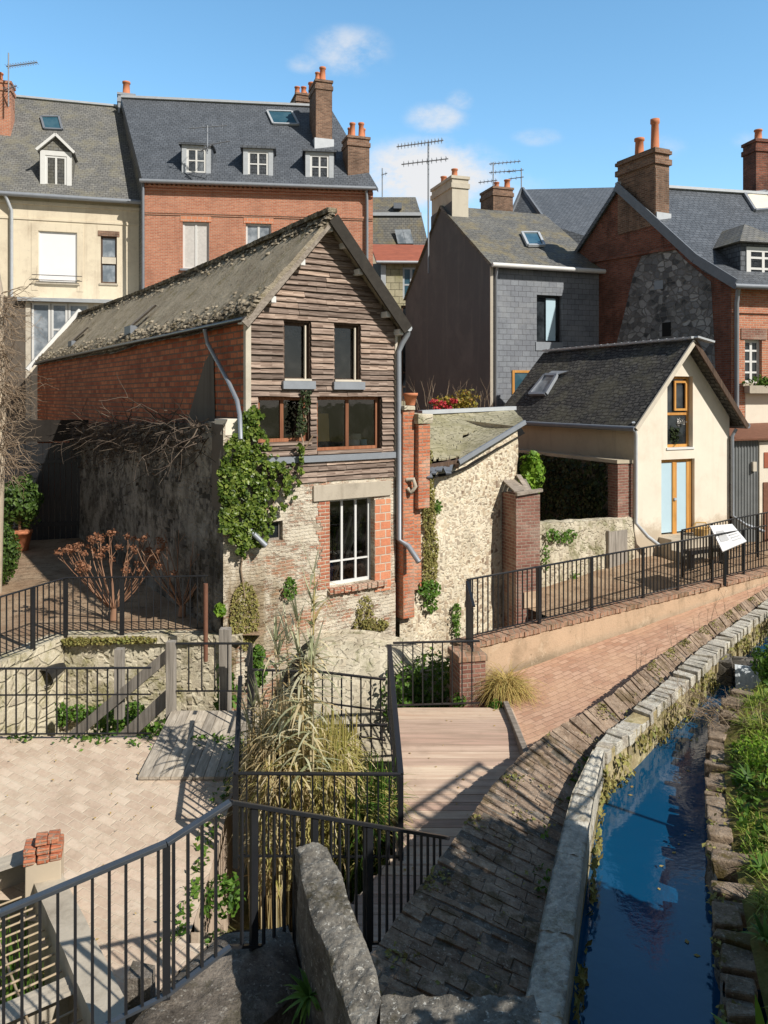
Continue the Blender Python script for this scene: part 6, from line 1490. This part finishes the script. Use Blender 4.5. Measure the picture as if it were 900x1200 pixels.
wallplants('wall_moss', 'dry moss over the coping of the retaining wall', fR, [(90,752,20,5,220,.12),(120,751,24,4,200,.12),(155,750,30,4,200,.12)], M['moss_leaf'], .05, 'moss')
# cover of dark ivy on the cottage ledge wall
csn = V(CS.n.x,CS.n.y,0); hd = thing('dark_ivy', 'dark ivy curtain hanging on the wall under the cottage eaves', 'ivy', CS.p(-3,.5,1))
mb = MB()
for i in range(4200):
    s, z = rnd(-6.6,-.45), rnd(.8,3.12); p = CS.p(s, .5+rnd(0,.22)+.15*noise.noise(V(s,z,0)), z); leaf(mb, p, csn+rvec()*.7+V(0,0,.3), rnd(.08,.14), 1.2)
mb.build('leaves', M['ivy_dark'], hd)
b_ = MB(); cloud(b_, P(624,552,18.6), (.28,.35,.5), 500, .09); cloud(b_, P(616,575,18.4), (.2,.3,.45), 300, .09); tag(b_.build('bright_shrub', M['bright']), 'bright green shrub leaning over the brown buttress', 'shrub')
# dead vine along the flint wall top
dv = thing('dead_vine', 'tangled dead vine along the top of the damp flint wall', 'vine', SFr.p(-4,.5,4.2))
mb = MB()
for i in range(230):
    s = rnd(-12,-.7); p = SFr.p(s, .35+rnd(-.1,.25), 4.3-.5*(-s/12.5)+rnd(-.25,.25)); d = V(rnd(-1,1)*SFr.t.x, rnd(-1,1)*SFr.t.y, rnd(-.8,.4))+V(SFr.n.x,SFr.n.y,0)*rnd(0,.6)
    branch(mb, p, d, rnd(.4,.9), .014, 1, 2, -.1, .9, None, .8)
mb.build('stems', M['dead_vine'], dv)
mb = MB()
for i in range(1100):
    s = -12*random.random()**.7-.3; dn = abs(random.gauss(0,.5)); p = SFr.p(s, .5+rnd(0,.18), 4.4-.5*(-s/12.5)+.1-dn); leaf(mb, p, rvec()+V(0,0,.3), rnd(.04,.09), 1.3)
mb.build('dry_leaves', M['dead_vine'], dv)
# tree trunk wrapped with bare climber at the left edge
tk = thing('bare_tree', 'pale trunk wrapped in bare tangled climber at the left edge', 'tree', V(-8.6,16.8,.6))
mb = MB(); mb.tube([V(-8.62,16.8,.5),V(-8.52,16.8,2.5),V(-8.45,16.8,4.5),V(-8.5,16.8,7.2),V(-8.8,16.9,9.0)], [.24,.2,.18,.14,.09], 12); rough(mb,.03,2).build('trunk', M['bark'], tk)
mb = MB()
for i in range(150):
    z = rnd(3.2,7.2); a = rnd(-1.6,1.2); p = V(-8.5,16.8,z)+V(.18*math.cos(a),.18*math.sin(a),0)
    branch(mb, p, V(rnd(.1,1.0),rnd(-.8,.3),rnd(-.8,.5)), rnd(.35,.62), .011, 2, 2, -.1, .9, None, .9)
mb.build('climber', M['twig'], tk)
# hydrangea like bare shrubs with dried heads
def bare_shrub(label, base, n, L, spread, heads):
    t = thing('bare_shrub', label, 'shrub', base, 'bare shrubs before the flint wall'); mb = MB(); tips = []
    mb.tube([base, base+V(.02,0,.22)], [.08,.06], 8)
    for i in range(n):
        a = rnd(0,6.283); d = V(math.cos(a)*spread, math.sin(a)*spread*.6, 1)
        p = base+V(.03*math.cos(a),.03*math.sin(a),.2); pts = [p]
        for k in range(6): d = (d+V(0,0,.10)+rvec()*.13).normalized(); pts.append(pts[-1]+d*L*rnd(.8,1.1)/6)
        mb.tube(pts, [lerp(.013,.005,k/6) for k in range(7)], 5, cap=False); tips.append(pts[-1])
        for k in range(2): q = pts[random.choice([3,4,5])]; e = q+(d+rvec()*.6).normalized()*rnd(.15,.35); mb.tube([q,e], [.007,.004], 4, cap=False); tips.append(e)
    mb.build('stems', M['twig_red'], t)
    for p in tips:
        if random.random() < heads: hb = MB(); cloud(hb, p, (.09,.09,.07), 30, .038, 0, .3); hb.build('dried_flower', M['dead_flower'], t)
    return t
bare_shrub('larger bare shrub with many rust brown dried flower heads', V(-5.2,14.75,.62), 26, 1.55, 1.15, .5)
bare_shrub('smaller bare shrub nearer the house corner with few dried heads', V(-3.95,15.0,.62), 26, 1.5, .9, .18)
# clipped bushes on the left
tb = thing('topiary_bush', 'rounded clipped green bush at the left edge', 'bush', V(-9.2,17.6,.6))
mb = MB(); cloud(mb, V(-9.05,17.4,1.35), (.75,.75,.85), 4200, .055, 0, .82, .08); mb.build('leaves', M['box_leaf'], tb)
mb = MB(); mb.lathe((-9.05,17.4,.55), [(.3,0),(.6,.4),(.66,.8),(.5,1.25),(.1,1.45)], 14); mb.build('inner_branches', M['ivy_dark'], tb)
pb = thing('potted_shrub', 'dark green shrub in a terracotta pot beside the black gate', 'shrub', V(-10.2,21.5,.6))
mb = MB(); cloud(mb, V(-10.2,21.5,2.0), (.6,.6,.75), 1500, .09, 0, .5); mb.build('leaves', M['box_leaf'], pb)
mb = MB(); mb.lathe((-10.2,21.5,.58), [(.22,0),(.32,.5),(.34,.5),(.34,.58),(.26,.58)], 14); mb.build('pot', M['terracotta'], pb)
mb = MB(); mb.tube([(-10.2,21.5,1.0),(-10.2,21.5,1.9)], .04, 6); mb.build('stem', M['twig'], pb)
# giant reeds
def reed_clump(label, base, n, H, lean, R_, leaves, dry):
    t = thing('giant_reed', label, 'reed', base, None); st = MB(); lf = MB()
    for i in range(n):
        a = rnd(0,6.283); r = R_*math.sqrt(random.random()); p = base+V(r*math.cos(a), r*math.sin(a), 0)
        h = H*rnd(.75,1.05); L = lean+V(rnd(-.12,.12),rnd(-.1,.1),0); top = p+V(L.x*h,L.y*h,h)
        pts = [p.lerp(top,k/5)+V(rnd(-.02,.02),rnd(-.02,.02),0) for k in range(6)]
        st.tube(pts, [.02,.02,.018,.016,.012,.006], 6)
        for k in range(leaves):
            f = rnd(.3,1.0)**.7; q = p.lerp(top, f); az = rnd(0,6.283); up = rnd(.5,1.4) if f > .8 else rnd(.1,.9)
            blade(lf, q, V(math.cos(az),math.sin(az),up), rnd(.3,.62)*(1.1 if f>.6 else .8), rnd(.03,.055), rnd(.7,1.9), 5, 0 if random.random() < dry else 1)
        for k in range(5): az = rnd(0,6.283); blade(lf, top, V(math.cos(az)*.35,math.sin(az)*.35,1), rnd(.3,.55), rnd(.03,.045), rnd(.1,.6), 4, 1)
    st.build('canes', M['dry_reed'], t); lf.build('leaves', [M['dry_reed'], M['reed_pale']], t); return t
reed_clump('tallest pale giant reed standing before the gable', V(-.9,9.1,-1.0), 5, 3.65, V(.0,.02,0), .1, 26, .35)
reed_clump('slightly lower giant reed leaning left beside the tallest one', V(-1.15,9.3,-1.0), 4, 2.85, V(-.02,.02,0), .16, 22, .5)
reed_clump('short broken reed with drooping dry leaves at the platform', V(-1.65,10.2,-1.0), 3, 2.0, V(-.06,.0,0), .12, 12, .8)
def grass_clump(name, label, base, n, R_, L, w, mats, bend=(.8,2.0), prob=.6, up=(.6,1.8), cat='grass'):
    mb = MB()
    for i in range(n):
        a = rnd(0,6.283); r = R_*math.sqrt(random.random()); p = base+V(r*math.cos(a), r*.8*math.sin(a), rnd(0,.15)); az = rnd(0,6.283)
        blade(mb, p, V(math.cos(az),math.sin(az),rnd(*up)), L*rnd(.5,1.1), w*rnd(.6,1.2), rnd(*bend), 5, 0 if random.random() < prob else 1)
    return tag(mb.build(name, [M[m] for m in mats]), label, cat)
def hayclump(name, label, cx, cy, rx, ry, ztop, n, mats, prob):
    mb = MB()
    for i in range(n):
        a = rnd(0,6.283); r = math.sqrt(random.random()); x, y = cx+rx*r*math.cos(a), cy+ry*r*math.sin(a)
        zt = lerp(-1.0, ztop*(1-.45*r*r)+.15*noise.noise(V(x*3,y*3,0)), random.random()**.55); az = rnd(0,6.283)
        blade(mb, V(x,y,zt), V(math.cos(az),math.sin(az),rnd(-.2,1.5)), rnd(.2,.5), rnd(.012,.028), rnd(.8,2.4), 4, 0 if random.random() < prob else 1)
    for i in range(n//14):
        a = rnd(0,6.283); r = math.sqrt(random.random()); x, y = cx+rx*r*math.cos(a), cy+ry*r*math.sin(a)
        mb.tube([V(x,y,-1.7),V(x+rnd(-.1,.1),y+rnd(-.1,.1),ztop*(1-.5*r*r)+rnd(-.1,.35))], [.009,.005], 4, 0, cap=False)
    return tag(mb.build(name, [M[m] for m in mats]), label, 'reed')
hayclump('dry_reed_bed', 'thick mass of dry straw coloured reeds filling the left of the pit', -1.28, 9.8, .42, .66, .84, 5600, ['dry_reed','reed_green'], .72)
hayclump('green_reed_bed', 'yellow green reeds filling the middle of the pit', -.74, 9.75, .42, .66, .58, 3900, ['reed_green','dry_reed'], .62)
hayclump('low_reed_bed', 'low green bushy reeds in the right corner of the pit', -.2, 9.5, .33, .5, .05, 1500, ['green','reed_green'], .45)
grass_clump('straw_tussock', 'drooping straw coloured grass tussock beside the brick pier', V(1.98,12.55,.08), 900, .16, .75, .012, ['straw','reed_green'], (1.2,2.6), .85, (.5,1.6))
# greenery in the moat right of the pit
def bushthing(name, label, blobs, mat, size, cat='shrub', group=None):
    mb = MB(); 
    for c, r, n in blobs: cloud(mb, c, r, n, size, 0, .35)
    return tag(mb.build(name, M[mat]), label, cat, group)
bushthing('moat_shrub', 'fresh green shrub behind the railing at the end of the deck', [(V(.35,13.4,-.35),(.45,.5,.55),700),(V(.9,13.6,-.2),(.5,.5,.6),800),(V(.6,13.2,-.6),(.6,.4,.4),600)], 'green', .07)
bushthing('moat_shrub', 'leafy weeds at the foot of the brick pier', [(V(1.75,12.0,.05),(.12,.1,.1),90),(V(1.2,12.35,.0),(.15,.1,.15),90)], 'green', .05)
bushthing('moat_shrub', 'dark green weeds under the stairs of the platform', [(V(-4.3,12.6,-.55),(.5,.3,.4),500),(V(-3.6,12.8,-.8),(.4,.3,.4),400)], 'green', .07)
bushthing('moat_shrub', 'small leafy plants along the courtyard edge at the pit corner', [(V(-1.75,8.3,-.5),(.25,.3,.2),240),(V(-1.6,7.5,-.55),(.2,.3,.16),200)], 'green', .05)
bushthing('moat_shrub', 'dark leafy plants climbing at the corner post of the house', [(V(-2.6,12.6,-.2),(.2,.2,.8),500)], 'green', .07)
# flowers above the shed
ff = thing('flower_box', 'red and yellow flowers above the patched shed roof', 'flowers', P(528,480,21.5))
mb = MB(); c = P(528,474,21.6); cloud(mb, c, (.55,.3,.26), 500, .07, 0, .2); cloud(mb, c+V(.45,0,.05), (.4,.3,.38), 420, .07, 0, .2); mb.build('foliage', M['autumn'], ff)
mb = MB(); 
for dx, dz in ((-.5,.08),(-.25,.02),(.05,.1),(-.4,-.1),(-.1,-.08)): cloud(mb, c+V(dx,-.25,dz), (.13,.1,.09), 60, .055, 0, .2)
mb.build('blossom', M['red_flower'], ff)
mb = MB(); mb.box(FLAT, c.x-1.2, c.x+1.4, -c.y-.4, -c.y+.3, c.z-1.0, c.z-.22); mb.build('planter', M['dark_wood'], ff)
mb = MB(); 
for i in range(26): 
    p = c+V(rnd(-1,1.2),rnd(-.2,.2),-.15); branch(mb, p, V(rnd(-.3,.3),0,1), rnd(.3,.6), .008, 1, 2)
mb.build('twigs', M['twig'], ff)
# window box on the brick house, plants inside the cottage window
fb = thing('window_box', 'window box with trailing plants under the white window of the brick house', 'window box', RFr.p(W2[0],.2,W2[2]))
mb = MB(); mb.box(RFr, W2[0]-.1, W2[1]+.6, .1, .35, W2[2]-.32, W2[2]-.08); mb.build('trough', M['concrete'], fb)
mb = MB(); cloud(mb, RFr.p((W2[0]+W2[1])/2+.3,.25,W2[2]), (.7,.2,.25), 340, .08, 0, .2); mb.build('foliage', M['green'], fb)
hp = thing('house_plants', 'pot plants and flowers standing inside the cottage window', 'plants', CFg.p(W1[0]+.5,-.13,W1[2]))
mb = MB(); cloud(mb, CFg.p(W1[0]+.35,-.16,W1[2]+.35), (.24,.04,.3), 160, .06, 0, .2); mb.build('foliage', M['ivy_dark'], hp)
mb = MB(); cloud(mb, CFg.p(W1[0]+.6,-.16,W1[2]+.72), (.22,.03,.12), 70, .045, 0, .2); mb.build('blossom', M['curtain'], hp)
# iris in the channel
ir = MB()
for i in range(90):
    p = CF.p(rnd(.2,1.4), rnd(.15,.9), -1.4)+V(rnd(-.1,.1),rnd(-.1,.1),0); blade(ir, p, V(rnd(-.15,.15),rnd(-.15,.15),1), rnd(.8,1.25), .04, rnd(.05,.35), 4)
tag(ir.build('iris_clump', M['green']), 'upright green iris leaves growing through the iron grid', 'plant')
mb = MB()
for i in range(500):
    p = CF.p(rnd(.1,2.6), rnd(.15,2.2), -1.55+rnd(0,.25)); leaf(mb, p, rvec()+V(0,0,.8), rnd(.05,.12), 1.6)
tag(mb.build('channel_weeds', M['straw']), 'dry leaves and litter in the bottom of the channel', 'leaves', None, 'stuff')
# rosette plant on the landing
rp_ = MB(); c = W(362,1168,1.05)
for i in range(46):
    az = rnd(0,6.283); blade(rp_, c, V(math.cos(az),math.sin(az),rnd(.3,1.6)), rnd(.12,.24), .035, rnd(.5,1.5), 4)
tag(rp_.build('rosette_plant', M['green']), 'small green rosette plant in the shade of the parapet', 'plant')
# right bank vegetation
gm = MB(); N_ = 0
def bp_(x, y): 
    xl = pl(y, [(2,1.7),(6.4,3.05),(7.4,3.4),(8.4,3.75),(9.6,4.25),(10.6,4.7),(12.4,6.1),(14.6,7.9),(16,9.3),(24,17)])
    d = max(0,x-xl); return xl, min(3.3, .32+.3*min(d,1.2)+.45*max(0,d-1.2))+.08*noise.noise(V(x*2,y*2,0))
while N_ < 27000:
    y = 3+12*random.random()**.8; xl, _ = bp_(0,y); x = xl+.12+2.6*random.random()**1.4; 
    if noise.noise(V(x*1.6,y*1.6,7)) < -.36: continue
    if x < xl+.3 and noise.noise(V(x*3,y*3,2)) < .0: continue
    _, z = bp_(x,y); az = rnd(0,6.283)
    blade(gm, V(x,y,z-.02), V(math.cos(az)*.8,math.sin(az)*.8,rnd(.5,1.6)), rnd(.06,.2)*(1.9 if noise.noise(V(x*2.3,y*2.3,11)) > .25 else 1), rnd(.007,.016), rnd(.4,1.8), 3); N_ += 1
wd = MB()
for i in range(5200):
    y = 3+12.5*random.random()**.8; xl, _ = bp_(0,y); x = xl+.1+2.4*random.random()**1.2
    if noise.noise(V(x*1.3,y*1.3,21)) < .02: continue
    leaf(wd, V(x,y,bp_(x,y)[1]+.02+.14*random.random()*max(.2,noise.noise(V(x*1.3,y*1.3,21))*2.5)), rvec()+V(0,0,.9), rnd(.03,.09), 1.5)
tag(wd.build('bank_weeds', M['green']), 'broad leaved weeds among the grass of the right bank', 'weeds', None, 'stuff')
tag(gm.build('bank_grass', M['grass']), 'rough yellow green grass covering the right bank', 'grass', None, 'stuff')
bushthing('bank_shrub', 'leafy green shrub on the bank beside the weir', [(V(6.35,12.35,.55),(.42,.4,.35),800),(V(6.9,12.6,.7),(.4,.4,.3),500)], 'green', .07)
bushthing('bank_shrub', 'low bright weeds growing at the far bend of the canal wall', [(V(7.6,14.3,.35),(.4,.4,.3),420),(V(8.3,15.3,.5),(.5,.5,.3),420)], 'bright', .06)
bushthing('bank_shrub', 'mossy green cushion on the right bank near the middle of the canal', [(V(4.7,9.3,.55),(.4,.5,.2),700),(V(4.5,8.4,.55),(.3,.5,.16),500)], 'bright', .045)
mb = MB()
for i in range(34): p = V(4.75+rnd(-.35,.3),10.75+rnd(-.4,.5),.4); branch(mb, p, V(rnd(-1,.1),rnd(-.4,.6),rnd(.2,.7)), rnd(.2,.4), .006, 2, 3, 0, .9, None, .7)
tag(mb.build('dry_twigs', M['twig']), 'pale dry twigs hanging from the bank over the water', 'twigs')
for lab, x, y, n, L in [('large broad leaved plant at the bottom right corner of the bank', 2.62,5.25,16,.42),('star shaped leafy plant on the shaded right bank', 3.15,6.35,22,.2),('star shaped leafy plant higher up the shaded right bank', 3.6,7.3,20,.2),('rosette of upright leaves in the sunny bank grass', 4.25,8.9,18,.26)]:
    mb = MB(); c = V(x,y,bp_(x,y)[1]+.02)
    for i in range(n): az = rnd(0,6.283); blade(mb, c, V(math.cos(az),math.sin(az),rnd(.4,1.5)), L*rnd(.7,1.1), L*.26, rnd(.3,1.1), 5)
    tag(mb.build('broad_leaf_plant', M['green'] if y > 5.5 else M['bright']), lab, 'plant')
# moss and weeds in the joint between band and coping
mb = MB()
for i in range(1500):
    k = rnd(.1,.95); q = near(cl, cl(k)); p = cl(k)+V(-.1+rnd(-.12,.06),rnd(-.05,.1),-.24+rnd(0,.08)); 
    if noise.noise(p*2.2) < .12: continue
    leaf(mb, p, rvec()+V(0,0,.8), rnd(.03,.06), 1.5)
tag(mb.build('joint_weeds', M['green']), 'small weeds in the dark joint beside the canal coping', 'weeds', None, 'stuff')
mb = MB()
for i in range(3400):
    k = random.random(); q = cr(k); d = rnd(0,.5); p = q+V(.03+rnd(0,.05),-.03,-.12-d)
    if noise.noise(p*2.6) < .02: continue
    leaf(mb, p, V(.8,-.5,.2)+rvec()*.6, rnd(.03,.07), 1.6)
tag(mb.build('canal_moss', M['moss_leaf']), 'yellow moss hanging on the canal wall above the water', 'moss', None, 'stuff')
mb = MB()
for i in range(5200):
    k = rnd(.02,.95); p = bl(k); q = near(cl, p+V(.15,0,0)) if i % 40 == 0 else None
    x = random.random(); x = x if random.random() < .5 else abs(random.gauss(0,.12)); x = min(1,x)
    y = p+V(1,-.62,0)*x*lerp(1.0,.35,min(1,max(0,(p.y-6)/6))); z = ZB-.24*x-.0
    if noise.noise(V(y.x*3.1,y.y*3.1,1)) < .22: continue
    leaf(mb, V(y.x,y.y,z+rnd(-.01,.015)), V(0,0,1)+rvec()*.5, rnd(.018,.045), 1.3)
tag(mb.build('band_moss', M['moss_leaf']), 'brown moss cushions scattered over the sloping bank wall', 'moss', None, 'stuff')
mb = MB()
for i in range(2600):
    k = random.random(); q = wr(k); p = q+V(rnd(.02,.45),rnd(-.1,.1),.36+rnd(-.03,.05))
    if noise.noise(p*2.3) < .08: continue
    leaf(mb, p, V(-.3,0,1)+rvec()*.7, rnd(.02,.05), 1.4)
tag(mb.build('edging_moss', M['moss_leaf']), 'moss growing over the stone edging of the right bank', 'moss', None, 'stuff')
mb = MB()
for i in range(420):
    x, y = rnd(-7,-2.0), 11.1-abs(random.gauss(0,.12)); 
    if noise.noise(V(x*1.5,y,5)) < -.05: continue
    leaf(mb, V(x,y,gz(y)+rnd(.01,.06)), rvec()+V(0,0,.8), rnd(.03,.06), 1.6)
for i in range(260):
    y = rnd(7.6,11); leaf(mb, V(-2.0-abs(random.gauss(0,.1)),y,gz(y)+rnd(.01,.05)), rvec()+V(0,0,.8), rnd(.03,.06), 1.6)
tag(mb.build('edge_weeds', M['green']), 'little weeds along the edges of the paved courtyard', 'weeds', None, 'stuff')
mb = MB()
for i in range(130):
    if i % 4: x, y = rnd(-6.5,-2), rnd(5.5,11); z = gz(y)+.03
    else: x, y = rnd(.2,1.8), rnd(8.5,11.9); z = gz(y)+.06
    leaf(mb, V(x,y,z), V(0,0,1)+rvec()*.35, rnd(.015,.035), 1.5)
tag(mb.build('fallen_leaves', M['straw']), 'dry fallen leaves scattered over paving and deck', 'leaves', None, 'stuff')
mb = MB()
for i in range(20):
    q = wr(random.random()); p = V(q.x-rnd(.05,.25) if i % 2 else q.x-rnd(.1,1.0), q.y, ZW+.006); leaf(mb, p, V(0,0,1)+rvec()*.05, rnd(.02,.045), 1.5, 0, 0)
tag(mb.build('floating_leaves', M['straw']), 'dry leaves floating on the canal water', 'leaves', None, 'stuff')
# weeds at kerb
mb = MB()
for i in range(26): p = bl(rnd(.45,.98))+V(-.05,.03,-.02); branch(mb, p, V(rnd(-.4,.4),rnd(-.3,.3),1), rnd(.12,.3), .004, 1, 3)
tag(mb.build('dry_weeds', M['twig']), 'thin dry weeds sprouting along the bank wall by the path', 'weeds')
# ---------------------------------------------------------------- things added out of the frame to throw the foreground shade
sh_ = Vector((.78,-.625,0)).normalized(); EL = R(40); S = Vector((sh_.x*math.cos(EL), sh_.y*math.cos(EL), math.sin(EL)))
stt = thing('shade_bush', 'unseen dense evergreen bush added on the right bank to shade the foreground', 'tree', (3.3,4.05,.9))  # unseen bush, added and shaped to shade the foreground
mb = MB(); mb.tube([V(3.3,4.05,.7),V(3.3,4.05,2.0),V(3.35,4.1,3.4)], [.15,.12,.06], 10); mb.build('trunk', M['bark'], stt)
mb = MB(); cloud(mb, V(3.45,4.0,2.9), (1.0,1.25,1.65), 9000, .14, 0, .15); cloud(mb, V(4.25,5.15,2.5), (.85,.95,1.45), 6000, .14, 0, .15); cloud(mb, V(2.7,2.6,2.3), (.9,.9,1.5), 3500, .13, 0, .15); mb.build('crown', M['ivy'], stt)
# unseen railing on bare posts, added to cast stripe shadows
SR0, SR1 = V(4.4,4.75,3.75), V(6.0,6.7,3.75)
railing('shade_railing', 'unseen black railing added above the right bank to cast stripe shadows', [SR0, SR1], 1.2, [0,1.2,2.45], .15, .03, (.06,.05), .1, (.07,.05), mid=.95)
fbp = thing('shade_railing_post', 'tall black posts carrying the added unseen railing', 'posts', SR0)  # bare legs of the added railing, no bridge here
for k in (0,1):
    p_ = SR0.lerp(SR1,k); mb = MB(); mb.bar(V(p_.x,p_.y,.4), p_, .035,.035); mb.build('post', M['black_metal'], fbp)
SR0, SR1 = V(7.2,5.4,3.3), V(9.8,8.6,3.4)
mb = MB(); d_ = (SR1-SR0).normalized(); 
emb = MB(); emb.grid(lambda a, b: V(lerp(SR0.x-1.4,SR1.x+2,a)+lerp(0,.3,b), lerp(SR0.y-1.9,SR1.y+2.5,a)-lerp(0,.2,b), lerp(.4,3.25,b)), 10, 4)
tag(emb.build('shade_wall', M['garden_stone']), 'unseen retaining wall added above the right bank to shade the foreground', 'wall')  # unseen wall, added for the foreground shade
# ---------------------------------------------------------------- sun, sky, camera
L = bpy.data.lights.new('sun', 'SUN'); L.energy = 5.0; L.angle = R(.53); L.color = (1, .945, .86)
so = bpy.data.objects.new('sun', L); COL.objects.link(so); so.rotation_euler = S.to_track_quat('Z','Y').to_euler(); so.location = (20,-15,30)
w = bpy.data.worlds.new('World'); scene.world = w; w.use_nodes = True; nt = w.node_tree
bg = nt.nodes['Background']; sky = nt.nodes.new('ShaderNodeTexSky'); sky.sky_type = 'NISHITA'; sky.sun_disc = False
sky.sun_elevation = EL; sky.sun_rotation = math.atan2(S.x, S.y); sky.air_density = 1.0; sky.dust_density = .15; sky.ozone_density = 1.6; sky.altitude = 100
g = NG.__new__(NG); g.nt = nt
gen = g.n('ShaderNodeTexCoord').outputs['Generated']; x = g.n('ShaderNodeSeparateXYZ', None, Vector=gen)
px_ = g.math('DIVIDE', x.outputs[0], g.math('MAXIMUM', x.outputs[1], .05)); pz_ = g.math('DIVIDE', x.outputs[2], g.math('MAXIMUM', x.outputs[1], .05))
pp = g.n('ShaderNodeCombineXYZ', None, X=px_, Y=pz_).outputs[0]
tot = None
for u, v, ru, rv, amt in [(408,60,55,34,.75),(360,74,28,14,.5),(512,138,42,22,.85),(540,118,22,16,.6),(500,205,105,50,1.25),(630,161,34,12,.5),(885,165,30,14,.5),(770,172,40,16,.4),(560,245,120,40,.7),(600,215,60,14,.3)]:
    dx = g.math('DIVIDE', g.math('SUBTRACT', px_, (u-U0)/FPX), ru/FPX); dz = g.math('DIVIDE', g.math('SUBTRACT', pz_, (V0-v)/FPX), rv/FPX)
    r2 = g.math('ADD', g.math('MULTIPLY', dx, dx), g.math('MULTIPLY', dz, dz)); k = g.math('MULTIPLY', g.ramp(r2, 1.25, 0.0), amt)
    tot = k if tot is None else g.math('MAXIMUM', tot, k)
nz_ = g.noise(g.stretch(pp, 1, 1.5, 1), 13, 10, .66)
cm = g.math('MULTIPLY', tot, g.ramp(g.math('ADD', nz_, g.math('MULTIPLY', tot, .22)), .40, .84)); cm = g.math('MULTIPLY', cm, g.math('GREATER_THAN', x.outputs[1], .05))
hs = g.n('ShaderNodeHueSaturation', None, Hue=.487, Saturation=1.15, Value=1.0, Color=sky.outputs[0]).outputs[0]
hs = g.mix(g.math('MULTIPLY', g.ramp(x.outputs[1], .35, -.35), .75), hs, g.n('ShaderNodeHueSaturation', None, Hue=.5, Saturation=.25, Value=.95, Color=sky.outputs[0]).outputs[0])
lift = g.math('ADD', 1.0, g.math('MULTIPLY', g.ramp(x.outputs[1], -.1, .75), 3.0)); hs = g.n('ShaderNodeVectorMath', dict(operation='SCALE'), i0=hs, Scale=lift).outputs[0]
col = g.mix(cm, hs, (14,14.2,14.6))
nt.links.new(col, bg.inputs[0]); bg.inputs[1].default_value = .06
cam = bpy.data.cameras.new('camera'); co = bpy.data.objects.new('camera', cam); COL.objects.link(co)
co.location = (0,0,CAMZ); co.rotation_euler = (R(90),0,0); cam.sensor_fit = 'HORIZONTAL'; cam.sensor_width = 36; cam.lens = 36*FPX/900; cam.shift_y = -(600-V0)/900; cam.clip_end = 3000; cam.clip_start = .05
scene.camera = co
scene.view_settings.view_transform = 'Standard'; scene.view_settings.look = 'None'; scene.view_settings.exposure = 0
scene.cycles.max_bounces = 4; scene.cycles.diffuse_bounces = 2; scene.cycles.glossy_bounces = 2; scene.cycles.transparent_max_bounces = 12
